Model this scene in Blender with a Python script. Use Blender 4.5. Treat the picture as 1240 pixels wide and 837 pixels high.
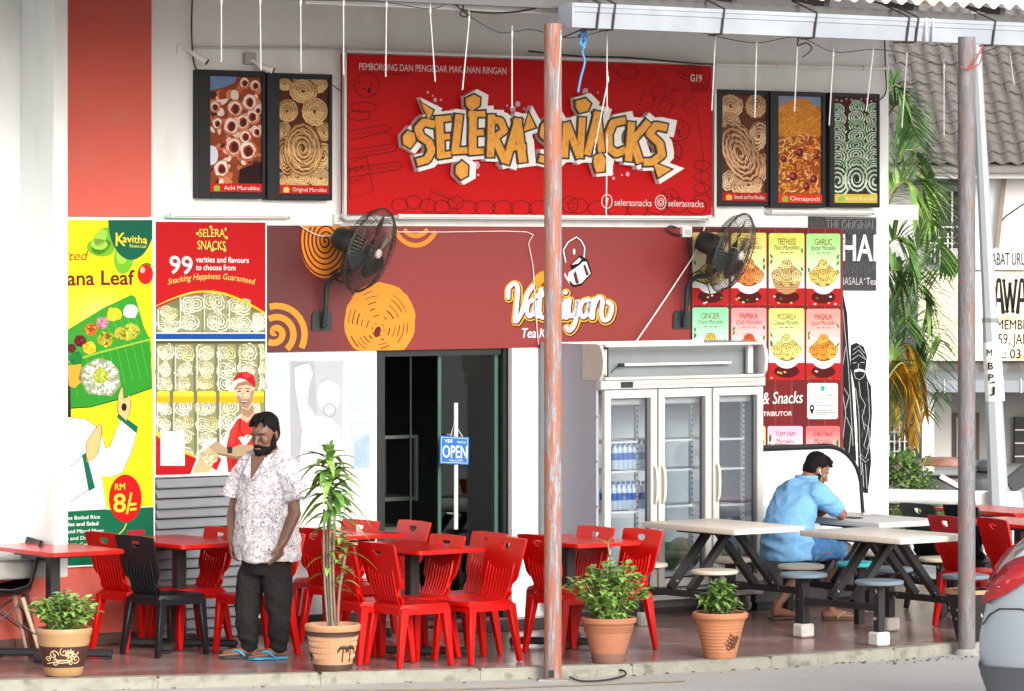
import bpy, bmesh, math, random
from mathutils import Vector, Matrix, noise
for _o in list(bpy.data.objects): bpy.data.objects.remove(_o)
SC = bpy.context.scene
COL = SC.collection
rnd = random.Random(7)
# ------------------------------------------------------------------ camera, world, sun, exposure
F, CX, HY, H = 5000.0, 620.0, 301.0, 2.9          # photograph's focal length / horizon in its pixels, eye height
cam = bpy.data.cameras.new('camera'); camo = bpy.data.objects.new('camera', cam); COL.objects.link(camo)
cam.sensor_width = 36.0; cam.lens = 36.0 * F / 1240.0; cam.shift_y = -(418.5 - HY) / 1240.0
cam.clip_start = 0.5; cam.clip_end = 2000
camo.location = (0, 0, H); camo.rotation_euler = (math.pi / 2, 0, 0)
SC.camera = camo
W = bpy.data.worlds.new('World'); SC.world = W; W.use_nodes = True
SUN_EL, SUN_AZ = math.radians(22), math.radians(150)   # azimuth clockwise from +Y: behind the viewer, to the right
nt = W.node_tree; nt.nodes.clear()
sky = nt.nodes.new('ShaderNodeTexSky'); sky.sky_type = 'NISHITA'; sky.sun_disc = False
sky.sun_elevation = SUN_EL; sky.sun_rotation = SUN_AZ
sky.air_density = 1.0; sky.dust_density = 3.0; sky.ozone_density = 1.0
hs = nt.nodes.new('ShaderNodeHueSaturation'); hs.inputs['Saturation'].default_value = 0.35
bg = nt.nodes.new('ShaderNodeBackground'); bg.inputs[1].default_value = 0.15
wo = nt.nodes.new('ShaderNodeOutputWorld')
nt.links.new(sky.outputs[0], hs.inputs['Color']); nt.links.new(hs.outputs[0], bg.inputs[0]); nt.links.new(bg.outputs[0], wo.inputs[0])
sl = bpy.data.lights.new('sun', 'SUN'); sl.energy = 0.75; sl.angle = math.radians(22); sl.color = (1, .965, .91)
so = bpy.data.objects.new('sun', sl); COL.objects.link(so)
_d = Vector((math.sin(SUN_AZ) * math.cos(SUN_EL), math.cos(SUN_AZ) * math.cos(SUN_EL), math.sin(SUN_EL)))
so.rotation_euler = _d.to_track_quat('Z', 'Y').to_euler(); so.location = (20, -20, 30)
SC.view_settings.view_transform = 'Standard'; SC.view_settings.look = 'None'
SC.view_settings.exposure = 1.06; SC.view_settings.gamma = 1.0
SC.render.engine = 'CYCLES'
cy = SC.cycles
cy.max_bounces = 7; cy.diffuse_bounces = 4; cy.glossy_bounces = 3; cy.transmission_bounces = 4; cy.transparent_max_bounces = 10
cy.use_denoising = True; cy.caustics_reflective = False; cy.caustics_refractive = False
cy.sample_clamp_indirect = 6.0

# ------------------------------------------------------------------ geometry of the place
TH = math.atan2(.6, .8)
U = Vector((.8, .6, 0)); N = Vector((.6, -.8, 0)); O = Vector((0, 32.5, 0))   # shop front: along, outward, origin
def wl(u, z, d=0): return O + U * u + N * d + Vector((0, 0, z))
def wpx(px, py, d=0):
    k = (px - CX) / F
    u = (k * (32.5 - .8 * d) - .6 * d) / (.8 - .6 * k)
    Y = 32.5 + .6 * u - .8 * d
    return u, H - (py - HY) * Y / F
def fl(px, py, z=0):
    Y = (H - z) * F / (py - HY)
    return Vector(((px - CX) / F * Y, Y, z))
def at(px, py, Y): return Vector(((px - CX) / F * Y, Y, H - (py - HY) / F * Y))

# ------------------------------------------------------------------ materials
def lin(c):
    return tuple(((v / 255.) / 12.92 if v / 255. <= .04045 else ((v / 255. + .055) / 1.055) ** 2.4) for v in c)
MATS = {}
def mat(name, col, rough=.5, metal=0, var=.12, scale=6, bump=0, bscale=40, col2=None, c2=(.45, .7), c2scale=4, spec=.5, coat=0, stretch=None):
    """procedural material: base colour (linear), noise variation, optional second colour in patches, optional bump"""
    if name in MATS: return MATS[name]
    m = bpy.data.materials.new(name); m.use_nodes = True; n = m.node_tree; b = n.nodes['Principled BSDF']
    b.inputs['Roughness'].default_value = rough; b.inputs['Metallic'].default_value = metal
    b.inputs['Specular IOR Level'].default_value = spec; b.inputs['Coat Weight'].default_value = coat
    tc = n.nodes.new('ShaderNodeTexCoord'); src = tc.outputs['Object']
    if stretch:
        mp = n.nodes.new('ShaderNodeMapping'); mp.inputs['Scale'].default_value = stretch
        n.links.new(src, mp.inputs[0]); src = mp.outputs[0]
    def nz(s, det=4):
        t = n.nodes.new('ShaderNodeTexNoise'); t.inputs['Scale'].default_value = s; t.inputs['Detail'].default_value = det
        n.links.new(src, t.inputs['Vector']); return t.outputs['Fac']
    def mix(fac, a, c, blend='MIX'):
        x = n.nodes.new('ShaderNodeMix'); x.data_type = 'RGBA'; x.blend_type = blend
        if isinstance(fac, float): x.inputs[0].default_value = fac
        else: n.links.new(fac, x.inputs[0])
        for i, v in ((6, a), (7, c)):
            if isinstance(v, tuple): x.inputs[i].default_value = (*v, 1)
            else: n.links.new(v, x.inputs[i])
        return x.outputs[2]
    lo = tuple(v * (1 - var) for v in col); hi = tuple(min(1, v * (1 + var)) for v in col)
    c = mix(nz(scale), lo, hi)
    if col2:
        r = n.nodes.new('ShaderNodeMapRange'); r.inputs[1].default_value = c2[0]; r.inputs[2].default_value = c2[1]
        n.links.new(nz(c2scale, 8), r.inputs[0]); c = mix(r.outputs[0], c, col2)
    n.links.new(c, b.inputs['Base Color'])
    if bump:
        bp = n.nodes.new('ShaderNodeBump'); bp.inputs['Strength'].default_value = bump; bp.inputs['Distance'].default_value = .01
        n.links.new(nz(bscale, 5), bp.inputs['Height']); n.links.new(bp.outputs[0], b.inputs['Normal'])
    MATS[name] = m; return m
def glass(name, tint=(.9, .95, .95), refl=.12, rough=.02):
    m = bpy.data.materials.new(name); m.use_nodes = True; n = m.node_tree; n.nodes.clear()
    o = n.nodes.new('ShaderNodeOutputMaterial'); t = n.nodes.new('ShaderNodeBsdfTransparent'); g = n.nodes.new('ShaderNodeBsdfGlossy')
    t.inputs[0].default_value = (*tint, 1); g.inputs['Roughness'].default_value = rough
    lw = n.nodes.new('ShaderNodeLayerWeight'); lw.inputs[0].default_value = .15
    ma = n.nodes.new('ShaderNodeMath'); ma.operation = 'ADD'; ma.inputs[1].default_value = refl; ma.use_clamp = True
    mx = n.nodes.new('ShaderNodeMixShader')
    n.links.new(lw.outputs['Fresnel'], ma.inputs[0]); n.links.new(ma.outputs[0], mx.inputs[0])
    n.links.new(t.outputs[0], mx.inputs[1]); n.links.new(g.outputs[0], mx.inputs[2]); n.links.new(mx.outputs[0], o.inputs[0])
    return m
def attr_mat(name, rough=.45, spec=.16, k=.74):
    m = bpy.data.materials.new(name); m.use_nodes = True; n = m.node_tree; b = n.nodes['Principled BSDF']
    a = n.nodes.new('ShaderNodeAttribute'); a.attribute_name = 'Col'
    tc = n.nodes.new('ShaderNodeTexCoord'); t = n.nodes.new('ShaderNodeTexNoise'); t.inputs['Scale'].default_value = 9; t.inputs['Detail'].default_value = 6
    n.links.new(tc.outputs['Object'], t.inputs['Vector'])
    r = n.nodes.new('ShaderNodeMapRange'); r.inputs[3].default_value = k * .92; r.inputs[4].default_value = k * 1.06
    n.links.new(t.outputs['Fac'], r.inputs[0])
    v = n.nodes.new('ShaderNodeVectorMath'); v.operation = 'SCALE'
    n.links.new(a.outputs['Color'], v.inputs[0]); n.links.new(r.outputs[0], v.inputs['Scale'])
    n.links.new(v.outputs[0], b.inputs['Base Color'])
    b.inputs['Roughness'].default_value = rough; b.inputs['Specular IOR Level'].default_value = spec
    return m

# ------------------------------------------------------------------ objects
def tag(o, label=None, cat=None, group=None, kind=None):
    if label: o['label'] = label
    if cat: o['category'] = cat
    if group: o['group'] = group
    if kind: o['kind'] = kind
    return o
def thing(name, label, cat, loc=(0, 0, 0), rotz=0, group=None):
    o = bpy.data.objects.new(name, None); COL.objects.link(o); o.empty_display_size = .1
    o.location = loc; o.rotation_euler = (0, 0, rotz)
    return tag(o, label, cat, group)
def wthing(name, label, cat, px, py, d=0, group=None):
    u, z = wpx(px, py, d)
    t = thing(name, label, cat, wl(u, z, d), TH, group); t['_'] = 0
    del t['_']
    return t, (u, z, d)
class MB:
    """collects shapes, builds ONE mesh object; T is the current transform"""
    def __init__(s): s.bm = bmesh.new(); s.T = Matrix.Identity(4); s.mi = 0
    def _fin(s, vs):
        fs = set()
        for v in vs:
            v.co = s.T @ v.co; fs.update(v.link_faces)
        for f in fs: f.material_index = s.mi
        return s
    def box(s, c, size, rz=0, ry=0, rx=0, bev=0, seg=1):
        r = bmesh.ops.create_cube(s.bm, size=1); vs = r['verts']
        M = Matrix.Translation(c) @ Matrix.Rotation(rz, 4, 'Z') @ Matrix.Rotation(ry, 4, 'Y') @ Matrix.Rotation(rx, 4, 'X') @ Matrix.Diagonal((*size, 1))
        for v in vs: v.co = M @ v.co
        if bev:
            es = list({e for v in vs for e in v.link_edges})
            rr = bmesh.ops.bevel(s.bm, geom=es, offset=bev, segments=seg, affect='EDGES', profile=.5)
            vs = list({v for f in rr['faces'] for v in f.verts} | {v for v in vs if v.is_valid})
            st = set(vs); todo = list(vs)
            while todo:
                v = todo.pop()
                for e in v.link_edges:
                    w = e.other_vert(v)
                    if w not in st: st.add(w); todo.append(w)
            vs = list(st)
        return s._fin(vs)
    def bar(s, a, b, w, h=None, up=(0, 0, 1), w2=None, h2=None):
        """rectangular bar from a to b, tapering to w2,h2"""
        a = Vector(a); b = Vector(b); h = h or w; w2 = w2 or w; h2 = h2 or h
        d = (b - a).normalized(); up = Vector(up)
        if abs(d.dot(up)) > .98: up = Vector((1, 0, 0))
        x = d.cross(up).normalized(); y = x.cross(d)
        vs = [s.bm.verts.new(p + x * sx * ww / 2 + y * sy * hh / 2) for p, ww, hh in ((a, w, h), (b, w2, h2)) for sx, sy in ((-1, -1), (1, -1), (1, 1), (-1, 1))]
        for f in ((3, 2, 1, 0), (4, 5, 6, 7), (0, 1, 5, 4), (1, 2, 6, 5), (2, 3, 7, 6), (3, 0, 4, 7)): s.bm.faces.new([vs[i] for i in f])
        return s._fin(vs)
    def tube(s, pts, r, n=8, cap=True, radii=None):
        pts = [Vector(p) for p in pts]; rings = []; px = None
        for i, p in enumerate(pts):
            d = (pts[min(i + 1, len(pts) - 1)] - pts[max(i - 1, 0)]).normalized()
            if px is None:
                px = d.orthogonal().normalized()
            else:
                px = px - d * px.dot(d)
                px = px.normalized() if px.length > 1e-6 else d.orthogonal().normalized()
            y = d.cross(px); rr = radii[i] if radii else r
            rings.append([s.bm.verts.new(p + (px * math.cos(2 * math.pi * k / n) + y * math.sin(2 * math.pi * k / n)) * rr) for k in range(n)])
        for A, B in zip(rings, rings[1:]):
            for k in range(n): s.bm.faces.new((A[k], A[(k + 1) % n], B[(k + 1) % n], B[k]))
        if cap: s.bm.faces.new(rings[0][::-1]); s.bm.faces.new(rings[-1])
        return s._fin([v for r_ in rings for v in r_])
    def lathe(s, prof, n=24, c=(0, 0, 0), cap=True, sx=1, sy=1):
        rings = [[s.bm.verts.new((c[0] + r * sx * math.cos(2 * math.pi * k / n), c[1] + r * sy * math.sin(2 * math.pi * k / n), c[2] + z)) for k in range(n)] for r, z in prof]
        for A, B in zip(rings, rings[1:]):
            for k in range(n): s.bm.faces.new((A[k], A[(k + 1) % n], B[(k + 1) % n], B[k]))
        if cap: s.bm.faces.new(rings[0][::-1]); s.bm.faces.new(rings[-1])
        return s._fin([v for r_ in rings for v in r_])
    def prism(s, pts, v, holes=()):
        """planar polygon (3-D points) extruded by vector v"""
        v = Vector(v); A = [s.bm.verts.new(p) for p in pts]; B = [s.bm.verts.new(Vector(p) + v) for p in pts]; n = len(pts)
        s.bm.faces.new(A[::-1]); s.bm.faces.new(B)
        for k in range(n): s.bm.faces.new((A[k], A[(k + 1) % n], B[(k + 1) % n], B[k]))
        return s._fin(A + B)
    def poly(s, pts):
        A = [s.bm.verts.new(p) for p in pts]; s.bm.faces.new(A); return s._fin(A)
    def sphere(s, c, r, seg=12, sc=(1, 1, 1)):
        rr = bmesh.ops.create_uvsphere(s.bm, u_segments=seg, v_segments=max(6, seg * 2 // 3), radius=r)
        for v in rr['verts']: v.co = Vector((v.co.x * sc[0], v.co.y * sc[1], v.co.z * sc[2])) + Vector(c)
        return s._fin(rr['verts'])
    def holed(s, outer, hole, fn, t):
        """plate with one hole: 2-D outlines, fn(p)->3-D, t thickness vector"""
        def ring(P):
            vs = [s.bm.verts.new(fn(p)) for p in P]
            return vs, [s.bm.edges.new((vs[i], vs[(i + 1) % len(vs)])) for i in range(len(vs))]
        o, eo = ring(outer); es = list(eo); vs = list(o)
        if hole: h, eh = ring(hole); es += eh; vs += h
        r = bmesh.ops.triangle_fill(s.bm, edges=es, use_beauty=True)
        fs = [g for g in r['geom'] if isinstance(g, bmesh.types.BMFace)]
        e = bmesh.ops.extrude_face_region(s.bm, geom=fs)
        nv = [g for g in e['geom'] if isinstance(g, bmesh.types.BMVert)]
        for v in nv: v.co += Vector(t)
        return s._fin(vs + nv)
    def build(s, name, m, parent=None, smooth=False, label=None):
        bmesh.ops.recalc_face_normals(s.bm, faces=s.bm.faces)
        me = bpy.data.meshes.new(name); s.bm.to_mesh(me); s.bm.free()
        for x in (m if isinstance(m, (list, tuple)) else [m]): me.materials.append(x)
        if smooth:
            me.shade_smooth()
            if smooth == 'auto':
                try: me.set_sharp_from_angle(angle=math.radians(38))
                except Exception: pass
        o = bpy.data.objects.new(name, me); COL.objects.link(o)
        if parent: o.parent = parent
        if label: o['label'] = label
        return o
def dup(root, loc, rotz, label=None, group=None):
    r = root.copy(); COL.objects.link(r); r.location = loc; r.rotation_euler = (0, 0, rotz)
    if label: r['label'] = label
    if group: r['group'] = group
    for ch in list(root.children):
        c = ch.copy(); COL.objects.link(c); c.parent = r
        for g in list(ch.children):
            d = g.copy(); COL.objects.link(d); d.parent = c
    return r
def share(o, parent, loc=None, rot=None, name=None):
    c = o.copy(); COL.objects.link(c); c.parent = parent
    if loc is not None: c.location = loc
    if rot is not None: c.rotation_euler = rot
    return c

# ------------------------------------------------------------------ flat print: lettering and pictures
_tc = {}
def text2d(s, shear=0, off=0, spacing=1.0):
    key = (s, shear, off, spacing)
    if key not in _tc:
        c = bpy.data.curves.new('lettering', 'FONT'); c.body = s; c.shear = shear; c.offset = off; c.resolution_u = 3; c.space_character = spacing
        c.dimensions = '2D'; c.fill_mode = 'BOTH'
        o = bpy.data.objects.new('lettering', c); COL.objects.link(o)
        me = o.to_mesh(); P = [(v.co.x, v.co.y) for v in me.vertices]; fs = [tuple(p.vertices) for p in me.polygons]
        o.to_mesh_clear(); bpy.data.objects.remove(o); bpy.data.curves.remove(c)
        if P:
            x0 = min(p[0] for p in P); x1 = max(p[0] for p in P)
        else: x0, x1 = 0, 1
        _tc[key] = ([((x - x0) / (x1 - x0), y / .72) for x, y in P], fs)   # x 0..1, y in cap heights
    return _tc[key]
class Print:
    """flat print on a wall-mounted panel, drawn in the photograph's pixel grid on the panel's own plane"""
    def __init__(s, frame, d, L=.0008): s.f = frame; s.d = d; s.V = []; s.Fc = []; s.C = []; s.L = L; s.map = None; s.clip = None
    def P(s, p, layer):
        if s.map: return s.map(p, layer)
        u, z = wpx(p[0], p[1], s.d); return (u - s.f[0], -(s.d - s.f[2]) - layer * s.L, z - s.f[1])
    def faces(s, pts, fs, col, layer):
        if s.clip:
            x0, y0, x1, y1 = s.clip; pts = [(min(max(p[0], x0), x1), min(max(p[1], y0), y1)) for p in pts]
        b = len(s.V); s.V += [s.P(p, layer) for p in pts]
        c = (*(v ** 1.12 for v in lin(col)), 1)
        for f in fs: s.Fc.append(tuple(b + i for i in f)); s.C.append(c)
    def poly(s, pts, col, layer=0): s.faces(pts, [tuple(range(len(pts)))], col, layer)
    def rect(s, x0, y0, x1, y1, col, layer=0): s.poly([(x0, y0), (x1, y0), (x1, y1), (x0, y1)], col, layer)
    def rrect(s, x0, y0, x1, y1, r, col, layer=0):
        pts = []
        for cx, cy, a in ((x1 - r, y0 + r, -90), (x1 - r, y1 - r, 0), (x0 + r, y1 - r, 90), (x0 + r, y0 + r, 180)):
            pts += [(cx + r * math.cos(math.radians(a + t)), cy + r * math.sin(math.radians(a + t))) for t in (0, 30, 60, 90)]
        s.poly(pts, col, layer)
    def ell(s, cx, cy, rx, ry=None, col=(0, 0, 0), layer=0, n=20, a0=0, a1=360, rot=0):
        ry = ry or rx; c, q = math.cos(rot), math.sin(rot); full = a1 - a0 >= 360
        pts = []
        for k in range(n if full else n + 1):
            a = math.radians(a0 + (a1 - a0) * k / n); x, y = rx * math.cos(a), ry * math.sin(a)
            pts.append((cx + x * c - y * q, cy + x * q + y * c))
        s.poly(pts, col, layer)
    def stroke(s, pts, w, col, layer=0, closed=False, w2=None, tone=False):
        n = len(pts); L = []; R = []
        for i in range(n):
            a = pts[(i - 1) % n] if (closed or i) else pts[i]; b = pts[(i + 1) % n] if (closed or i < n - 1) else pts[i]
            dx, dy = b[0] - a[0], b[1] - a[1]; l = math.hypot(dx, dy) or 1
            ww = w if w2 is None else w + (w2 - w) * i / max(1, n - 1)
            nx, ny = -dy / l * ww / 2, dx / l * ww / 2
            L.append((pts[i][0] + nx, pts[i][1] + ny)); R.append((pts[i][0] - nx, pts[i][1] - ny))
        m = n if closed else n - 1
        if tone:
            for i in range(m):
                g = max(.55, 1 + .16 * (L[i][1] < R[i][1]) - .10 + rnd.uniform(-.13, .13)); s.faces([L[i], L[(i + 1) % n], R[(i + 1) % n], R[i]], [(0, 1, 2, 3)], tuple(min(255, v * g) for v in col), layer)
            return L, R
        s.faces(L + R, [(i, (i + 1) % n, n + (i + 1) % n, n + i) for i in range(m)], col, layer)
    def coil(s, cx, cy, rx, ry=None, w=1, turns=3, col=(200, 170, 110), layer=1, back=None, rot=0, jit=.04, n=None):
        n = n or (12 if rx < 4 else 18 if rx < 12 else 28)
        ry = ry or rx
        if back: s.ell(cx, cy, rx, ry, back, layer - .5, rot=rot)
        pts = []; N_ = int(turns * n); c, q = math.cos(rot), math.sin(rot); ph = rnd.random() * 6
        for k in range(N_ + 1):
            t = k / N_; r = (1 - .88 * t) * (1 + jit * math.sin(3.1 * k + ph)); a = 2 * math.pi * k / n + ph
            x, y = rx * r * math.cos(a), ry * r * math.sin(a)
            pts.append((cx + x * c - y * q, cy + x * q + y * c))
        s.stroke(pts, w * 1.3, tuple(v * .62 for v in (back or col)), layer - .1)
        L, R = s.stroke(pts, w, col, layer, tone=True)
        s.stroke([(x - w * .12, y - w * .2) for x, y in pts], w * .26, tuple(min(255, v * 1.16 + 8) for v in col), layer + .1, tone=True)
    def text(s, t, x0, x1, y, cap, col, layer=2, y1=None, shear=0, off=0, spacing=1.0, arc=0):
        """t from x0 to x1 on baseline y (y1 at the right end), capital height cap in pixels"""
        y1 = y if y1 is None else y1
        if off > 0 and any(ch in 'MWKmwkRNAZ' for ch in t):      # these glyphs break when thickened: overprint them instead
            e = off * cap * .8
            for i, (ex, ey) in enumerate(((-e, 0), (e, 0), (0, -e), (0, e))): s.text(t, x0 + ex, x1 + ex, y + ey, cap, col, layer + .03 * i, y1 + ey, shear, 0, spacing, arc)
            return
        P, fs = text2d(t, shear, off, spacing)
        s.faces([(x0 + px * (x1 - x0), y + (y1 - y) * px - py * cap + arc * (4 * (px - .5) ** 2 - 1)) for px, py in P], fs, col, layer)
    def build(s, name, parent, m, loc=None):
        me = bpy.data.meshes.new(name); me.from_pydata(s.V, [], s.Fc)
        ca = me.color_attributes.new('Col', 'FLOAT_COLOR', 'CORNER'); i = 0; buf = []
        for p, c in zip(s.Fc, s.C): buf += list(c) * len(p)
        ca.data.foreach_set('color', buf); me.materials.append(m)
        o = bpy.data.objects.new(name, me); COL.objects.link(o); o.parent = parent
        return o
PRINT = attr_mat('printed_vinyl')
PAINT = attr_mat('wall_paint_picture', rough=.8, spec=.2, k=.9)
def lam(c, k=.74): return tuple(v ** 1.1 * k for v in lin(c))
def circ(x, y, r, ry=None, n=18): return [(x + r * math.cos(6.2832 * k / n), y + (ry or r) * math.sin(6.2832 * k / n)) for k in range(n)]
def jag(pts, amp, sub=3):
    out = []
    for i in range(len(pts)):
        a, b = pts[i], pts[(i + 1) % len(pts)]
        for k in range(sub):
            t = k / sub; out.append((a[0] + (b[0] - a[0]) * t + rnd.uniform(-amp, amp), a[1] + (b[1] - a[1]) * t + rnd.uniform(-amp, amp)))
    return out
def spline(pts, n=6):
    P = [Vector(p) for p in pts]; out = []
    for i in range(len(P) - 1):
        p0, p1, p2, p3 = P[max(i - 1, 0)], P[i], P[i + 1], P[min(i + 2, len(P) - 1)]
        for k in range(n):
            t = k / n
            out.append(.5 * ((2 * p1) + (p2 - p0) * t + (2 * p0 - 5 * p1 + 4 * p2 - p3) * t * t + (3 * p1 - p0 - 3 * p2 + p3) * t ** 3))
    out.append(P[-1]); return out
# ================================================================== materials
M = {}
M['white_wall'] = mat('painted_plaster', (.755, .785, .78), .8, var=.04, scale=2, bump=.12, bscale=30, col2=(.60, .595, .57), c2=(.5, .88), c2scale=2.2, stretch=(1.6, 1.6, .45))
M['red_wall'] = mat('red_plaster', (.50, .085, .06), .7, var=.06, scale=3, bump=.12, bscale=30, col2=(.45, .11, .085), c2=(.5, .8))
M['tile_skirt'] = mat('brown_tile', (.10, .055, .045), .45, var=.2)
M['concrete'] = mat('concrete', (.36, .36, .34), .85, var=.18, scale=8, bump=.4, bscale=60, col2=(.2, .2, .19), c2=(.5, .75), c2scale=5)
M['kerb'] = mat('kerb_concrete', (.31, .30, .25), .9, var=.28, scale=7, bump=.8, bscale=40, col2=(.14, .14, .10), c2=(.54, .74), c2scale=9)
M['louvre'] = mat('grey_metal', (.20, .215, .235), .5, var=.12, scale=3, col2=(.13, .13, .135), c2=(.5, .8), c2scale=3)
M['black_metal'] = mat('black_metal', (.016, .016, .018), .45, var=.4, bump=.1, col2=(.10, .10, .10), c2=(.66, .76), c2scale=14)
M['chipped_black'] = mat('chipped_black_paint', (.018, .018, .02), .5, var=.4, bump=.2, col2=(.5, .47, .42), c2=(.66, .70), c2scale=16)
M['dark_frame'] = mat('dark_frame', (.009, .010, .012), .4, var=.3, spec=.3)
M['silver'] = mat('silver_trim', (.62, .62, .62), .35, .3, var=.1)
M['white_metal'] = mat('white_metal', (.74, .74, .73), .4, var=.06)
M['galv'] = mat('galvanised', (.32, .35, .395), .45, .1, var=.08, scale=3, col2=(.42, .45, .49), c2=(.45, .7), c2scale=2)
M['white_plastic'] = mat('white_plastic', (.78, .78, .76), .4, var=.04)
M['tube_white'] = mat('tube_white', (.42, .42, .41), .4)
M['cream_plastic'] = mat('cream_plastic', (.60, .55, .44), .45, var=.08, col2=(.5, .44, .33), c2=(.62, .85), c2scale=9)
M['dark_gap'] = mat('dark_interior', (.012, .014, .015), .6)
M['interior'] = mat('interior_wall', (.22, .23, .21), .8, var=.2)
M['door_metal'] = mat('door_frame', (.016, .022, .021), .4, .2)
M['steel'] = mat('brushed_steel', (.62, .62, .62), .28, .8, var=.05)
M['glass_door'] = glass('tinted_glass', (.30, .46, .40), .07)
M['glass_clear'] = glass('clear_glass', (.92, .95, .97), .12)
M['glass_counter'] = glass('counter_glass', (.75, .8, .8), .55)
M['black_rubber'] = mat('black_cable', (.012, .012, .012), .6)
M['blue_cord'] = mat('blue_cord', (.06, .25, .55), .6)
def rusty(name, base, rust, pale, amount, speck=.57):
    """old painted steel pipe: streaks of rust and pale primer running along it"""
    m = bpy.data.materials.new(name); m.use_nodes = True; n = m.node_tree; b = n.nodes['Principled BSDF']; b.inputs['Roughness'].default_value = .6
    tc = n.nodes.new('ShaderNodeTexCoord')
    def field(sc, lo, hi, det=7):
        mp = n.nodes.new('ShaderNodeMapping'); mp.inputs['Scale'].default_value = sc; n.links.new(tc.outputs['Object'], mp.inputs[0])
        t = n.nodes.new('ShaderNodeTexNoise'); t.inputs['Scale'].default_value = 1; t.inputs['Detail'].default_value = det; t.inputs['Roughness'].default_value = .65
        n.links.new(mp.outputs[0], t.inputs['Vector']); r = n.nodes.new('ShaderNodeMapRange'); r.inputs[1].default_value = lo; r.inputs[2].default_value = hi
        n.links.new(t.outputs['Fac'], r.inputs[0]); return r.outputs[0]
    def mix(f, a, c):
        x = n.nodes.new('ShaderNodeMix'); x.data_type = 'RGBA'; n.links.new(f, x.inputs[0])
        for i, v in ((6, a), (7, c)):
            if isinstance(v, tuple): x.inputs[i].default_value = (*v, 1)
            else: n.links.new(v, x.inputs[i])
        return x.outputs[2]
    c = mix(field((26, 26, 4.2), .47, .56), base, pale)
    c = mix(field((34, 34, 2.6), amount, amount + .06), c, rust)
    c = mix(field((75, 75, 12), .55, .60), c, tuple(v * .8 for v in base))
    c = mix(field((90, 90, 16), speck, speck + .04), c, rust)
    c = mix(field((60, 60, 30), .62, .7), c, (.20, .085, .045))
    n.links.new(c, b.inputs['Base Color']); bp = n.nodes.new('ShaderNodeBump'); bp.inputs['Strength'].default_value = .3; bp.inputs['Distance'].default_value = .004
    n.links.new(field((40, 40, 14), .3, .8), bp.inputs['Height']); n.links.new(bp.outputs[0], b.inputs['Normal'])
    return m
M['rusty_a'] = rusty('rusty_pole_paint', (.20, .215, .235), (.34, .115, .06), (.28, .32, .37), .455)
M['rusty_b'] = rusty('rusty_grey_pole_paint', (.14, .142, .15), (.27, .10, .065), (.19, .195, .215), .565)

# ================================================================== ground, road, terrace
gm = mat('asphalt', (.46, .45, .43), .85, var=.16, scale=1.5, bump=.6, bscale=140, col2=(.50, .49, .46), c2=(.4, .7), c2scale=22)
mb = MB(); ZR = -.08
mb.poly([(-150, -60, ZR), (150, -60, ZR), (150, 300, ZR), (-150, 300, ZR)]); tag(mb.build('road', gm), kind='structure')
tm = mat('red_cement_floor', (.28, .135, .118), .22, var=.25, scale=3, bump=.10, bscale=14, col2=(.36, .275, .255), c2=(.42, .66), c2scale=2.2, spec=.6)
kerb_px = [(-420, 838), (-60, 826.5), (0, 824.5), (210, 819), (420, 814), (545, 811), (660, 808.5), (765, 804), (860, 799.5), (960, 794), (1060, 788), (1110, 782.5), (1160, 778), (1230, 771), (1320, 762), (1450, 748), (1620, 732)]
kp = [fl(x, y) for x, y in kerb_px]
inset = [p + Vector((0, .13, 0)) for p in kp]
mb = MB()
back = [Vector((kp[-1].x, 36.2, 0)), Vector((kp[0].x - 1, 36.2, 0))]
mb.prism([(p.x, p.y, -.004) for p in inset + back], (0, 0, -.09)); tag(mb.build('terrace_floor', tm), kind='structure')
kr = thing('kerb', None, None); tag(kr, kind='structure')
def resample(P, step):
    out = [P[0]]; acc = 0
    for a, b in zip(P, P[1:]):
        L = (b - a).length; t = step - acc
        while t <= L: out.append(a + (b - a) * (t / L)); t += step
        acc = (acc + L) % step
    return out
ks = resample(kp, 1.12)
for a, b in zip(ks, ks[1:]):
    d = (b - a).normalized(); n_ = Vector((-d.y, d.x, 0)); g = d * .0015
    mb = MB(); j = rnd.uniform(-.003, .003)
    mb.prism([(a + g).to_tuple(), (b - g).to_tuple(), (b - g + n_ * .132).to_tuple(), (a + g + n_ * .132).to_tuple()], (0, 0, -.14))
    for v in mb.bm.verts: v.co.z += j if v.co.z > -.02 else 0
    bmesh.ops.bevel(mb.bm, geom=[e for e in mb.bm.edges if all(v.co.z > -.05 for v in e.verts)], offset=.012, segments=2, affect='EDGES')
    mb.build('kerb_stone', M['kerb'], kr)
# worn yellow line along the road edge
yl = mat('worn_yellow_paint', (.50, .42, .20), .8, var=.2, col2=(.34, .33, .29), c2=(.42, .56), c2scale=9)
mb = MB(); A = [fl(x, y, ZR) for x, y in ((330, 839), (560, 836), (680, 832), (830, 826))]
for a, b in zip(A, A[1:]):
    mb.poly([(a.x, a.y, ZR + .004), (b.x, b.y, ZR + .004), (b.x, b.y + .1, ZR + .004), (a.x, a.y + .1, ZR + .004)])
tag(mb.build('road_line', yl), kind='structure')
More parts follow.
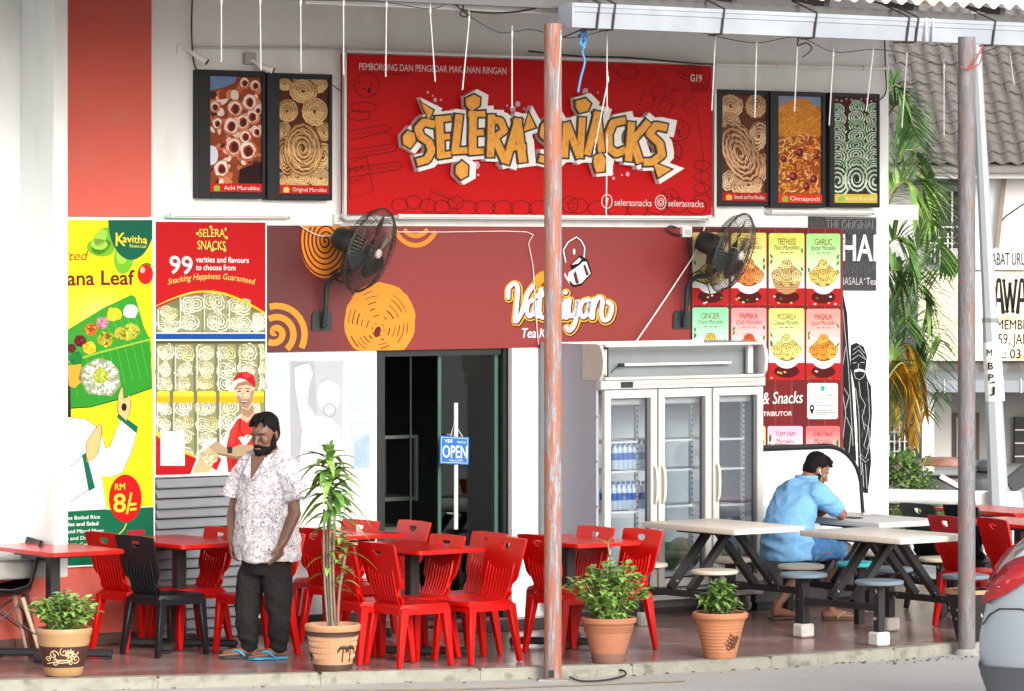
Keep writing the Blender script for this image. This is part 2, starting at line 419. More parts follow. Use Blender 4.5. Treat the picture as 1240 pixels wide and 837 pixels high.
# weeds and grit in the gutter of the road
mb = MB(); grass = mat('weed', (.10, .16, .04), .7, var=.4)
for i in range(420):
    x = rnd.choice((rnd.uniform(0, 430), rnd.uniform(360, 460), rnd.uniform(20, 120))); y = 829.5 - x * .0262 + rnd.uniform(-.5, 2.0)
    p = fl(x, y + 1, ZR); h = rnd.uniform(.008, .035); a = rnd.uniform(0, 6.28)
    q = Vector((math.cos(a), math.sin(a), 0)) * .008
    mb.poly([p - q, p + q, p + Vector((rnd.uniform(-.02, .02), rnd.uniform(-.02, .02), h))])
tag(mb.build('roadside_weeds', grass), kind='stuff')
mb = MB(); grit = mat('grit', (.13, .12, .10), .9, var=.5)
for i in range(240):
    x = rnd.uniform(-10, 1190); y = (832 - x * .026 if x < 700 else 815 - (x - 700) * .05) + abs(rnd.gauss(0, 3)); p = fl(x, y + 3, ZR); r = rnd.uniform(.003, .012)
    mb.box((p.x, p.y, ZR + r * .4), (r * 2, r * 1.5, r), rz=rnd.uniform(0, 3))
tag(mb.build('road_grit', grit), kind='stuff')

# ================================================================== the shop building
bl = thing('shop_building', 'white two storey corner shop building with a red pier and a glazed doorway', 'building', O, TH)
def lu(px, d=0): return wpx(px, 400, d)[0]
def lz(py, px, d=0): return wpx(px, py, d)[1]
uL, uR = -7.5, lu(1076)
ud0, ud1, zd = lu(456), lu(618), lz(423, 540)
mb = MB(); t = .25
mb.box(((uL + ud0) / 2, t / 2, 3), (ud0 - uL, t, 6.4)); mb.box(((ud1 + uR) / 2, t / 2, 3), (uR - ud1, t, 6.4))
mb.box(((ud0 + ud1) / 2, t / 2, (zd + 6.2) / 2), (ud1 - ud0, t, 6.2 - zd))
mb.build('wall', M['white_wall'], bl)
mb = MB(); mb.box((uR - .12, 3.3, 3), (.24, 6, 6.4)); mb.box((-2, 6.2, 3), (13, .2, 6.4)); mb.build('wall', M['white_wall'], bl)
# red pier and dado on the left
r0, r1 = lu(60, .03), lu(183.5, .03)
mb = MB(); mb.box(((r0 + r1) / 2, -.015, (lz(262, 120) + 6.2) / 2), (r1 - r0, .03, 6.2 - lz(262, 120))); mb.build('pier', mat('coral_plaster', (.54, .09, .062), .7, var=.06, scale=3, bump=.12, bscale=30, col2=(.48, .11, .08), c2=(.5, .8)), bl)
r1 = lu(187, .03); zt = lz(684, 120); zs = .085
mb = MB(); mb.box(((uL + r1) / 2, -.012, (zs + zt) / 2), (r1 - uL, .024, zt - zs)); mb.build('dado', M['red_wall'], bl)
u = uL
while u < r1 - .01:
    w = min(.3, r1 - u); mb = MB(); mb.box((u + w / 2, -.016, zs / 2), (w - .004, .032, zs), bev=.002); mb.build('skirting_tile', M['tile_skirt'], bl); u += .3
# white fin wall standing out on the far left, and the concrete ledge beside it
fd = .47; f1 = lu(82.5, fd); f0 = f1 - .118; zb = lz(699.5, 70, fd)
mb = MB(); mb.box(((f0 + f1) / 2, -fd / 2, (zb + 6.2) / 2), (f1 - f0, fd, 6.2 - zb), bev=.006); mb.build('fin_wall', M['white_wall'], bl)
mb = MB(); zl = lz(680, 30, .42); mb.box(((uL + f0) / 2 - .003, -.215, (zl + zb) / 2), (f0 - uL - .006, .43, zl - zb), bev=.01); mb.build('ledge', M['concrete'], bl)
# white jamb right of the doorway, black reveal, floor joint
j0, j1 = lu(620, .05), lu(648, .05)
mb = MB(); zj = lz(596, 634, .05)
mb.box(((j0 + j1) / 2, -.025, zj / 2 - .002), (j1 - j0, .05, zj - .004)); mb.box(((j0 + j1) / 2, -.025, (zj + zd) / 2), (j1 - j0, .05, zd - zj)); mb.build('door_jamb', M['white_wall'], bl)
mb = MB(); mb.box((lu(364), -.02, .06), (lu(455) - lu(305), .04, .12)); mb.build('skirting', M['black_metal'], bl)
# projecting concrete ledge beyond the right corner
a = wpx(1076, 250, .0); mb = MB(); zc = lz(248, 1080, 0), lz(266, 1080, 0)
mb.box((uR + .17, .7, sum(zc) / 2), (.34, 1.4, zc[0] - zc[1])); mb.build('canopy_slab', M['white_wall'], bl)
# dark room behind the door
mb = MB(); uc = (ud0 + ud1) / 2
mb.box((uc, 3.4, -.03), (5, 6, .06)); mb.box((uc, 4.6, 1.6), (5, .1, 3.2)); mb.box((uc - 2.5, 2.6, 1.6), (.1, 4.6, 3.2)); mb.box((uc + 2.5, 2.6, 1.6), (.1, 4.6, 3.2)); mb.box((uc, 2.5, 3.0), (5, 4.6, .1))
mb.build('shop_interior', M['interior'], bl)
# doorway: fixed frame, sliding door leaf with a tall handle
dr = thing('glass_door', 'dark green tinted glass door leaf with a tall white pull handle', 'door', wl(ud0, 0, 0), TH)
W_ = ud1 - ud0
def dx(px, d=-.06): return wpx(px, 500, d)[0] - ud0
mb = MB()
for a, b in ((.0, dx(463)), (dx(606), W_)): mb.box(((a + b) / 2, .07, zd / 2), (b - a - .002, .1, zd - .004), bev=.004)
mb.box((W_ / 2, .07, zd - .025), (dx(606) - dx(463) - .004, .1, .05)); mb.build('frame', M['door_metal'], dr)
mb = MB(); a, b = dx(531), dx(604.5)
mb.box(((a + b) / 2, .085, zd / 2 - .01), (b - a, .012, zd - .08)); mb.build('pane', M['glass_door'], dr)
mb = MB(); mb.box((a + .02, .085, zd / 2 - .01), (.03, .026, zd - .08)); mb.box((b - .02, .085, zd / 2 - .01), (.035, .026, zd - .08)); mb.build('stile', mat('green_glass_edge', (.05, .11, .09), .3), dr)
hx = dx(552, .03); z0, z1 = lz(641, 552, .03), lz(488, 552, .03)
mb = MB(); mb.tube([(hx, -.03, z0), (hx, -.03, z1)], .017, 10)
for z in (z0 + .12, z1 - .25): mb.tube([(hx, -.03, z), (hx, .082, z)], .008, 6)
mb.build('handle', M['white_metal'], dr)
mb = MB(); mb.box((dx(497), .06, zd / 2), (.012, .012, zd - .06)); mb.build('stile', M['door_metal'], dr)
# things dimly seen inside: a glass showcase and shelving
sc_ = thing('showcase', 'dim glass showcase with shelves seen through the open doorway', 'showcase', wl(lu(495), 0, -.9), TH)
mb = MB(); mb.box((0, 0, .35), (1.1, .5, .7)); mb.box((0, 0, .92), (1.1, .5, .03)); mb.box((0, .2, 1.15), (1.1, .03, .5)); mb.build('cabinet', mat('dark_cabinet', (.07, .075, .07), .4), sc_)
mb = MB()
for x in (-.54, -.1, .54): mb.box((x, -.24, 1.15), (.025, .025, .5))
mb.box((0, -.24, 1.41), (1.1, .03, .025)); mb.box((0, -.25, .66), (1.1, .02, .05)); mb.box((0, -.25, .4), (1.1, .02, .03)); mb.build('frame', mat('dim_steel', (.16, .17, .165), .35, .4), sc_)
for i, x in enumerate((-.4, -.2, .05, .3)):
    for z, w in ((.5, .12), (.2, .1)): mb = MB(); mb.box((x + .12 - w, -.26, z), (w, .02, .11)); mb.build('tray', mat('food_tray', (.30, .20, .10), .6, var=.4), sc_)
sv = thing('shop_shelving', 'dim wall shelving with packets far inside the dark doorway', 'shelves', wl(lu(500), 0, -2.6), TH)
mb = MB()
for z in (.5, .9, 1.3, 1.7): mb.box((.1, 0, z), (2.2, .3, .025))
for x in (-1, .1, 1.2): mb.box((x, .1, 1.0), (.04, .1, 2.0))
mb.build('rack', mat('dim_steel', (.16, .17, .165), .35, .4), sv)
for z in (.5, .9, 1.3, 1.7):
    for k in range(9):
        if rnd.random() < .75:
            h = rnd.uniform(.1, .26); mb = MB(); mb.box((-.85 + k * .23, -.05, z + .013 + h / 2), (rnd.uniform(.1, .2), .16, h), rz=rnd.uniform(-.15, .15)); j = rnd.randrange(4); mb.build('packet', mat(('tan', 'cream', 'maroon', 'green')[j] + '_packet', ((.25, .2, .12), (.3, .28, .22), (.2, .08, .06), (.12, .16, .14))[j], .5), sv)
mt = thing('door_mat', 'dark ribbed rubber mat on the floor before the doorway', 'mat', fl(625, 758, .0), TH)
mb = MB(); mb.box((0, 0, .006), (1.25, .6, .012)); mb.build('base', M['black_rubber'], mt)
mb = MB()
for k in range(26): mb.box((-.6 + k * .048, 0, .016), (.022, .56, .008))
mb.build('ribs', mat('mat_rib', (.06, .06, .06), .7), mt)

# grey louvre shutter: slats one by one
s0, s1 = lu(188, .03), lu(303, .03)
sh = thing('louvre_shutter', 'grey slatted metal shutter under the red snack poster', 'shutter', wl((s0 + s1) / 2, 0, 0), TH)
zt = lz(577, 250); n_ = 16; p = zt / n_
mb = MB(); mb.box((0, -.01, zt / 2), (s1 - s0, .02, zt)); mb.build('back_plate', M['dark_gap'], sh)
mb = MB(); w = s1 - s0
mb.prism([(-w / 2, -.022, p * .06), (-w / 2, -.062, p * .05), (-w / 2, -.066, p * .16), (-w / 2, -.05, p * .5), (-w / 2, -.026, p * .92)], (w, 0, 0))
s = mb.build('slat', M['louvre'], sh); s.location = (0, 0, 0)
for k in range(1, n_): share(s, sh, (0, 0, k * p), (rnd.uniform(-.05, .05), rnd.uniform(-.003, .003), 0))

# ================================================================== awning: corrugated sheet, gutter, beam and two rusty poles
aw = thing('awning', 'corrugated roof awning with a pale grey metal gutter above the terrace', 'awning', O, TH)
GD = 3.45
g0, gz0 = wpx(692, 33, GD); g1, gz1 = wpx(1240, 54, GD); zg = (gz0 + gz1) / 2; uE = 4.6
mb = MB()
prof = [(-GD + .13, zg + .16), (-GD + .13, zg), (-GD + .005, zg - .004), (-GD - .012, zg + .10), (-GD - .02, zg + .105), (-GD - .024, zg + .135), (-GD - .03, zg + .14), (-GD - .032, zg + .165), (-GD - .02, zg + .165), (-GD + .0, zg + .11), (-GD + .01, zg + .02), (-GD + .12, zg + .02), (-GD + .12, zg + .16)]
mb.prism([(g0, a, b) for a, b in prof], (uE - g0, 0, 0)); mb.box((g0 - .006, -GD + .055, zg + .08), (.012, .16, .17)); mb.build('gutter', M['galv'], aw)
for px in (722, 741, 873, 985, 1097, 1108, 1201, 1290):
    u = wpx(px, 40, GD)[0]; mb = MB(); dl = .055
    mb.bar((u, -GD - .035, zg + .17), (u, -GD - .002, zg - .012), .022, .01); mb.bar((u, -GD - .002, zg - .012), (u, -GD + .13, zg - .012), .022, .01); mb.bar((u, -GD - .035, zg + .17), (u + dl * .3, -GD + .25, zg + .27), .022, .008)
    mb.build('gutter_bracket', mat('dark_bracket', (.05, .04, .035), .6, var=.3), aw)
u = wpx(1118, 40, GD)[0]
mb = MB()
for k in range(2): mb.box((u + k * .07, -GD - .02, zg + .085), (.02, .03, .17))
mb.build('gutter_joint', M['galv'], aw)
roof = mat('corrugated_sheet', (.66, .50, .42), .55, var=.2, scale=2, col2=(.78, .76, .73), c2=(.4, .6), c2scale=3)
mb = MB(); ze = zg + .285; NU = 560; pr = 2 * math.pi / .155; u0, u1 = -7, uE + .4
top = []; 
for d, z in ((GD - .06, ze), (1.7, ze + .42), (.0, ze + .78)):
    top.append([mb.bm.verts.new((u0 + (u1 - u0) * k / NU, -d, z + .022 * math.sin(pr * (u0 + (u1 - u0) * k / NU)))) for k in range(NU + 1)])
for A, B in zip(top, top[1:]):
    for k in range(NU): mb.bm.faces.new((A[k], A[k + 1], B[k + 1], B[k]))
ob = mb.build('roof_sheet', roof, aw, smooth=True); md = ob.modifiers.new('thick', 'SOLIDIFY'); md.thickness = .008; md.offset = 1
mb = MB()
for k in range(14):
    u = -6.6 + k * .88; mb.bar((u, -GD + .2, ze - .02), (u, -.02, ze + .68), .05, .09)
mb.bar((-7, -GD + .22, ze - .10), (uE + .3, -GD + .22, ze - .10), .06, .1); mb.bar((-7, -1.7, ze + .27), (uE + .3, -1.7, ze + .27), .05, .08)
mb.build('rafter', mat('dark_steel', (.10, .10, .10), .6, var=.2), aw)
bd = 3.05; b0, bz0 = wpx(372, 4, bd); b1, bz1 = wpx(712, 19.5, bd); zb_ = (bz0 + bz1) / 2
mb = MB(); mb.box(((b0 + b1) / 2, -bd, zb_ + .09), (b1 - b0, .05, .18), bev=.004); mb.build('fascia_beam', M['white_metal'], aw)
def pole(px, py, zbase, label, m, Y, r):
    X = (px - CX) / F * Y
    t = thing('awning_pole', label, 'pole', (X, Y, zbase), 0, 'poles holding up the awning')
    mb = MB(); mb.lathe([(r, 0), (r, 1.0), (r * 1.01, 2.4), (r, zg + .02 - zbase)], 20); mb.build('post', m, t, smooth='auto')
    return t
P1 = pole(669.5, 826, ZR, 'orange and grey rusted awning pole rising in front of the big red sign', M['rusty_a'], 28.50, .061)
mb = MB(); mb.box((-.01, -.061, .05), (.035, .012, .05)); mb.build('base_slot', M['dark_gap'], P1)
mb = MB(); mb.box((0, 0, .004), (.2, .15, .012)); mb.build('base_plate', M['concrete'], P1)
P2 = pole(1170.5, 790, ZR, 'grey awning pole with orange rust beside the black planter', M['rusty_b'], 30.28, .064)
mb = MB(); mb.lathe([(.09, 0), (.085, .02), (.066, .045)], 16); mb.build('base_collar', M['concrete'], P2)
cd = MB(); ra = [at(1181, y, 30.22) for y in (56, 62, 70, 78)]
cd.tube([at(1190, 55, 30.2), at(1184, 68, 30.18), at(1176, 80, 30.2), at(1172, 84, 30.2)], .006, 5); cd.tube([at(1163, 81, 30.2), at(1172, 84, 30.19), at(1186, 78, 30.2), at(1190, 66, 30.2)], .005, 5)
tag(cd.build('tied_cord', mat('red_cord', (.4, .06, .05), .7)), 'red cord tied round the top of the right awning pole', 'cord')

# ================================================================== hanging LED tubes and their wire
tubes = [((268, 0), (268, 75)), ((315, 0), (316, 85)), ((364, 2), (364.5, 87)), ((416, 3), (416, 91)), ((468, 5), (467, 93)), ((521, 12), (527, 99)), ((568, 22), (560, 109)), ((620, 40), (620, 131)),
         ((735, 38), (735, 135)), ((736, 95), (719, 185)), ((735, 170), (734, 263)), ((866, 46), (862, 134)), ((916, 53), (914, 142)), ((966, 47), (962, 135)), ((1009, 65), (1004, 152)), ((1057, 62), (1049, 135)), ((1098, 66), (1092, 155)), ((1143, 80), (1143, 165)), ((1222, 55), (1228, 103)), ((679, 45), (674, 131))]
TD = 3.25
names = ['leftmost white light tube hanging at the top left, left of the framed pictures', 'white light tube hanging above the first framed picture of fried rings', 'white light tube hanging above the framed picture of brown coils', 'white light tube hanging past the top left corner of the big red sign',
         'white light tube hanging over the word PEMBORONG', 'slanting white light tube hanging over the word PENGEDAR', 'slanting white light tube hanging just above the hexagon of the sign lettering', 'white light tube hanging above the last A of the sign lettering',
         'upper white light tube of the tangled strand right of the orange pole', 'tilted broken white light tube crossing the golden lettering', 'lowest white light tube in front of the golden letter C', 'white light tube hanging at the right edge of the big red sign', 'white light tube hanging in front of the pale swirl framed picture', 'white light tube hanging in front of the orange crumbs framed picture', 'white light tube hanging between the two rightmost framed pictures', 'white light tube hanging in front of the green swirl framed picture',
         'white light tube hanging before the palm and the tiled roof', 'white light tube hanging left of the grey rusted pole before the tiled roof', 'white light tube hanging right of the leaning lamp post', 'white light tube hanging beside the head of the orange pole']
for (a, b), nm in zip(tubes, names):
    tY = 28.75 if a[0] == 679 else None
    pa = wl(*wpx(*a, TD), TD) if not tY else at(*a, 28.38); pb = wl(*wpx(*b, TD), TD) if not tY else at(*b, 28.38)
    t = thing('light_tube', nm, 'light tube', pa, 0, 'hanging light tubes under the awning')
    mb = MB(); mb.tube([(0, 0, -.02), pb - pa], .0047, 8); mb.build('tube', M['tube_white'], t, smooth='auto')
    mb = MB(); mb.tube([(0, 0, .012), (0, 0, -.022)], .008, 8); mb.tube([(0, 0, .012), (0, 0, .05)], .003, 5); mb.build('cap', M['tube_white'], t, smooth='auto')
def wire(name, pts, d, r, m, label, cat='cable', sm=5):
    P_ = [wl(*wpx(p[0], p[1], d), d) if len(p) == 2 else wl(*wpx(p[0], p[1], p[2]), p[2]) for p in pts]
    mb = MB(); mb.tube(spline(P_, sm), r, 6); return tag(mb.build(name, m, smooth=True), label, cat)
wire('string_wire', [(250, -6), (315, -2), (364, 0), (416, 1), (468, 3), (521, 11), (545, 4), (566, 18), (600, 38), (620, 39), (645, 36), (690, 46), (735, 36)], TD, .003, M['black_rubber'], 'thin black wire the light tubes hang from above the sign')
wire('string_wire', [(735, 36), (800, 30), (852, 40), (866, 44), (916, 52), (966, 45), (1009, 63), (1057, 60), (1098, 65), (1143, 79), (1172, 70), (1222, 53), (1250, 50)], TD, .003, M['black_rubber'], 'thin black wire the light tubes hang from under the gutter')
wire('power_cable', [(500, -8), (548, 3), (560, 12), (600, 16), (640, 12), (664, 4)], 3.12, .006, M['black_rubber'], 'sagging black power cable along the white fascia beam')
wire('loose_cable', [(553, -4), (561, 8), (557, 18), (566, 20), (561, 12), (570, 22)], 3.14, .006, M['black_rubber'], 'knot of black cable hanging under the fascia beam')
wire('loose_cable', [(968, 44), (966, 55), (976, 52), (983, 58), (979, 64), (972, 69)], TD + .03, .005, M['black_rubber'], 'loose black cable ends dangling under the gutter')
wire('tie_string', [(679, 46), (690, 42), (704, 36), (712, 34)], TD, .005, M['black_rubber'], 'black tie from the orange pole to the gutter')
bs = [(703, 37), (710, 40), (700, 44), (711, 46), (704, 52), (709, 55), (705, 62), (708, 75), (703, 95), (700, 112)]
wire('blue_cord', bs, TD - .02, .008, M['blue_cord'], 'frayed blue cord hanging from the gutter above the letter N', 'cord')
wire('blue_cord', [(703, 38), (709, 50), (702, 54), (706, 40), (711, 44), (706, 57), (703, 48)], TD + .02, .007, M['blue_cord'], 'tangled knot of blue cord tied to the gutter', 'cord')
mb = MB(); mb.tube(spline([fl(690, 822, ZR) + Vector((0, 0, .012)), fl(705, 827, ZR) + Vector((0, 0, .012)), fl(735, 826, ZR) + Vector((0, 0, .015)), fl(757, 821, ZR) + Vector((0, 0, .02)), fl(752, 818.5, ZR) + Vector((0, 0, .04)), fl(730, 818, ZR) + Vector((0, 0, .02))], 5), .007, 6)
tag(mb.build('road_cable', M['black_rubber'], smooth=True), 'loose black cable lying on the road by the orange pole', 'cable')
# ================================================================== framed pictures
def frame_box(px0, py0, px1, py1, inner, label, dep=.09):
    """light box: black frame round a recessed picture; corners in the photograph's pixels on the wall side"""
    t, f = wthing('framed_picture', label, 'picture', (px0 + px1) / 2, (py0 + py1) / 2, dep, 'framed snack pictures on the wall')
    a, z1 = wpx(px0, py0, dep); b, z0 = wpx(px1, py1, dep); z1 = (z1 + wpx(px1, py0, dep)[1]) / 2 if False else z1
    ia, iz1 = wpx(inner[0], inner[1], dep - .02); ib, iz0 = wpx(inner[2], inner[3], dep - .02)
    x0, x1, y0, y1 = a - f[0], b - f[0], z0 - f[1], z1 - f[1]; i0, i1, j0, j1 = ia - f[0], ib - f[0], iz0 - f[1], iz1 - f[1]
    mb = MB(); D = dep
    mb.box(((x0 + i0) / 2, D / 2, (y0 + y1) / 2), (i0 - x0, D, y1 - y0), bev=.006); mb.box(((x1 + i1) / 2, D / 2, (y0 + y1) / 2), (x1 - i1, D, y1 - y0), bev=.006)
    mb.box(((i0 + i1) / 2, D / 2, (y1 + j1) / 2), (i1 - i0, D, y1 - j1), bev=.006); mb.box(((i0 + i1) / 2, D / 2, (y0 + j0) / 2), (i1 - i0, D, j0 - y0), bev=.006)
    mb.build('frame', M['dark_frame'], t)
    mb = MB(); mb.box(((i0 + i1) / 2, D / 2 + .02, (j0 + j1) / 2), (i1 - i0 + .01, D - .04, j1 - j0 + .01)); mb.build('picture_board', M['dark_frame'], t)
    return t, Print(f, dep - .018, .0006)
FW = frame_box
def caption(pr, x0, y0, x1, y1, txt, bgc, fc=(245, 240, 235), dk=(60, 10, 10), ico=(150, 200, 60), sl=0):
    pr.poly([(x0, y0), (x1, y0 + sl), (x1, y1 + sl), (x0, y1)], bgc, 20); h = y1 - y0
    pr.ell(x0 + h * .75, (y0 + y1) / 2, h * .34, h * .3, ico, 21, 10); pr.rect(x0 + h * .45, (y0 + y1) / 2 + h * .1, x0 + h * 1.05, (y0 + y1) / 2 + h * .3, ico, 21.5)
    w = x1 - x0; tx0 = x0 + w * .27; tx1 = x1 - w * .06
    pr.text(txt, tx0, tx1, y1 - h * .30, h * .46, dk, 21, y1=y1 - h * .30 + sl, off=.01); pr.text(txt, tx0, tx1, y1 - h * .32, h * .44, fc, 22, y1=y1 - h * .32 + sl)
# 1 fried rings
t, p = FW(241, 84, 322, 241, (253.5, 92, 316, 233), 'black framed picture of fried rings captioned Achi Murukku')
x0, y0, x1, y1 = 253, 91.5, 316.5, 233
p.clip = (x0, y0, x1, y1); p.rect(x0, y0, x1, y1, (150, 75, 45), 0); p.poly([(x0, y0), (288, y0), (284, 100), (270, 106), (x0, 110)], (120, 150, 190), 1)
for k in range(150):
    c = rnd.choice(((205, 120, 80), (235, 205, 185), (170, 80, 45), (90, 35, 25), (240, 225, 215), (220, 140, 100)))
    x, y = rnd.uniform(x0 + 2, x1 - 2), rnd.uniform(103, 228)
    if x < 286 and y < 112: continue
    p.ell(x, y, rnd.uniform(2.5, 7), rnd.uniform(2, 5.5), c, 2 + k * .02, 9, rot=rnd.uniform(0, 3))
for cx, cy, r in ((284.5, 132, 9), (302, 124, 8.5), (280, 153, 9), (294, 148, 8.5), (305.5, 142, 8), (283, 178, 10), (300, 183, 10.5), (312, 134, 5), (297, 166, 7), (311, 160, 6), (268, 205, 9), (260, 130, 6), (309, 104, 6), (296, 101, 6), (263, 150, 6)):
    p.poly(jag(circ(cx, cy, r * 1.1, r * 1.2, 11), r * .12, 1), rnd.choice(((214, 140, 105), (196, 110, 74))), 6); p.poly(jag(circ(cx - .5, cy - .8, r * .92, r, 11), r * .12, 1), rnd.choice(((246, 226, 212), (238, 206, 186))), 7); p.poly(jag(circ(cx, cy, r * .6, r * .72, 10), r * .08, 1), (170, 70, 50), 8); p.poly(jag(circ(cx + .4, cy + .4, r * .4, r * .55, 9), r * .07, 1), (95, 30, 22), 9); p.stroke([(cx - r * .7, cy - r * .5), (cx, cy - r * .85), (cx + r * .6, cy - r * .5)], 1.2, (255, 244, 236), 8.5)
p.poly([(290, 205), (316, 196), (316, 224), (288, 224)], (45, 20, 20), 5); p.ell(256, 188, 8, 12, (225, 228, 240), 5.5, 12)
caption(p, x0, 222, x1, 233.5, 'Achi Murukku', (205, 35, 30), sl=.6)
p.build('picture', t, PRINT)
# 2 brown coils
t, p = FW(324, 88, 403, 243, (337.5, 95, 397, 235), 'black framed picture of brown coils captioned Original Murukku')
x0, y0, x1, y1 = 337, 94.5, 397.5, 235
p.clip = (x0, y0, x1, y1); p.rect(x0, y0, x1, y1, (95, 55, 35), 0); p.rect(355, y0, 385, 98, (130, 160, 190), .5); p.rect(x0, 210, 350, 224, (120, 130, 165), .5)
cc = ((198, 158, 108), (210, 170, 118), (186, 142, 92))
for i, (cx, cy, rx, ry) in enumerate(((345, 102, 9, 8), (385, 104, 12, 9), (348, 135, 13, 14), (344, 160, 9, 14), (390, 190, 14, 18), (392, 160, 10, 12), (360, 215, 22, 12), (388, 216, 14, 12), (345, 190, 10, 24), (366, 110, 17, 15), (381, 135, 16, 17), (366, 180, 23, 32))):
    p.coil(cx, cy, rx, ry, rx * .12 + .6, 3.6 + rx * .09, cc[i % 3], 2 + i * 1.2, (112, 68, 40), rot=rnd.uniform(-.4, .4), jit=.03)
    p.coil(cx, cy, rx * .9, ry * .9, rx * .03 + .3, 3.4, (232, 200, 150), 2.3 + i * 1.2, None, rot=rnd.uniform(-.4, .4), jit=.03)
caption(p, x0, 224, x1, 235.5, 'Original Murukku', (205, 40, 30), ico=(235, 215, 120), sl=.8)
p.build('picture', t, PRINT)
# 3 smooth pale coils
t, p = FW(867, 108, 931, 250, (873.5, 114, 927, 244), 'black framed picture of pale loose swirls, first of three right of the big sign')
x0, y0, x1, y1 = 873, 114, 927.5, 244
p.clip = (x0, y0, x1, y1); p.rect(x0, y0, x1, y1, (110, 65, 40), 0)
for i, (cx, cy, rx, ry) in enumerate(((885, 128, 14, 15), (915, 128, 13, 15), (918, 165, 12, 20), (884, 150, 13, 14), (917, 205, 12, 22), (882, 218, 10, 14), (905, 225, 20, 12), (895, 185, 21, 38))):
    p.coil(cx, cy, rx, ry, rx * .13 + .7, 3.2 + rx * .07, ((214, 172, 132), (200, 156, 116), (222, 184, 146))[i % 3], 2 + i * 1.2, (120, 72, 46), rot=rnd.uniform(-.5, .5), jit=.05)
    p.coil(cx, cy, rx * .92, ry * .92, .5, 3, (240, 208, 175), 2.3 + i * 1.2, None, jit=.05)
caption(p, x0, 233, x1, 244.5, 'Smooth and Fine Murukku', (190, 40, 30), ico=(235, 190, 80), sl=.8)
p.build('picture', t, PRINT)
# 4 orange crumbs
t, p = FW(933, 110, 1000, 252, (941.5, 116, 994, 246), 'black framed picture of orange crumbly mix captioned Omapodi')
x0, y0, x1, y1 = 941, 116, 994.5, 246
p.clip = (x0, y0, x1, y1); p.rect(x0, y0, x1, y1, (170, 90, 35), 0); p.poly([(x0, y0), (x1, y0), (x1, 134), (975, 119), (955, 122), (x0, 132)], (150, 165, 190), .6); p.poly([(x0, 132), (958, 121), (975, 119), (x1, 136), (x1, 165), (x0, 165)], (225, 150, 55), 1)
for k in range(420):
    x, y = rnd.uniform(x0 + 2, x1 - 2), rnd.uniform(128, 233); a = rnd.uniform(0, 3.14); l = rnd.uniform(1.5, 5)
    c = rnd.choice(((232, 160, 70), (245, 190, 100), (205, 110, 40), (150, 55, 30), (240, 140, 60), (250, 215, 150)))
    if y < 165: c = rnd.choice(((232, 160, 60), (240, 180, 80), (215, 135, 45)))
    p.stroke([(x - l * math.cos(a), y - l * math.sin(a)), (x + 1, y - .6), (x + l * math.cos(a + .5), y + l * math.sin(a + .5))], rnd.uniform(1, 1.8), c, 2 + (k % 40) * .12)
for cx, cy, r in ((968, 185, 4.5), (960, 214, 5), (985, 217, 4.5), (949, 193, 3.5), (976, 226, 4.5), (988, 190, 3)): p.ell(cx, cy, r, r * 1.1, (110, 28, 40), 8, 10); p.ell(cx - 1, cy - 1, r * .5, r * .5, (190, 90, 100), 8.5, 8)
caption(p, x0, 235, x1, 246.5, 'Omapodi', (225, 70, 35), ico=(160, 190, 70), sl=.8)
p.build('picture', t, PRINT)
# 5 green spirals
t, p = FW(1005, 112, 1066, 251.5, (1009.5, 118, 1061, 246), 'black framed picture of pale green spirals on dark red, rightmost on the wall')
x0, y0, x1, y1 = 1009, 118, 1061.5, 246
p.clip = (x0, y0, x1, y1); p.rect(x0, y0, x1, y1, (95, 18, 25), 0)
for k in range(9): p.ell(1013 + k * 6, 121 + 1.5 * math.sin(k * 2), 1.1, 1.1, (230, 210, 200), 1, 7)
for col, cx in enumerate((1014, 1059, 1037)):
    for i in range(8):
        cy = 130 + i * 11.5 + (0 if cx == 1037 else 3); r = 11 + i * .5
        if i == 7: cy += 6; r = 15.5
        p.coil(cx, cy, r * .95, r * (.75 if i < 7 else 1.25), 1.9 if i < 7 else 2.4, 3.2, ((176, 205, 178), (196, 216, 196))[i % 2], 2 + i * 1.1 + col * .2, (60, 66, 46), jit=.03)
p.ell(1037, 217, 3, 4, (40, 50, 40), 12, 10)
caption(p, x0, 235, x1, 246.5, 'Butter Murukku', (225, 205, 75), ico=(150, 205, 110), dk=(80, 60, 20), fc=(250, 245, 220), sl=.4)
p.build('picture', t, PRINT)

# ================================================================== the big red sign
SD = .10
sg, f = wthing('shop_sign', 'large red sign board with raised golden lettering on white blocks', 'sign', 641, 166, SD)
def quad(p4, d):
    out = []
    for x, y in p4: u, z = wpx(x, y, d); out.append((u - f[0], -(d - f[2]), z - f[1]))
    return out
q = quad([(421, 65), (862, 80), (862, 260.5), (421, 259)], SD - .005)
mb = MB(); mb.prism(q, (0, SD - .006, 0)); mb.build('board', mat('red_vinyl', lam((208, 12, 17)), .5, var=.05, scale=2, spec=.18), sg)
mb = MB(); Q = quad([(417, 62), (865, 77.5), (865, 264), (417, 264)], SD)
for i in range(4): mb.bar(Q[i], Q[(i + 1) % 4], .022, .03, up=(0, 1, 0))
mb.build('frame', M['silver'], sg)
p = Print(f, SD - .0035, .0003); dr_ = (104, 14, 18); W2 = (240, 232, 230)
def loop(pts, w=1.0, closed=True): p.stroke(pts, w, dr_, 0, closed)
for cx, cy, r in ((444, 103, 15), (822, 158, 13), (812, 184, 14), (871 - 60, 240, 11), (690, 248, 10)):
    loop(circ(cx, cy, r))
    for k in range(7): p.ell(cx + rnd.uniform(-.6, .6) * r, cy + rnd.uniform(-.6, .6) * r, r * .12, r * .1, dr_, 0, 7)
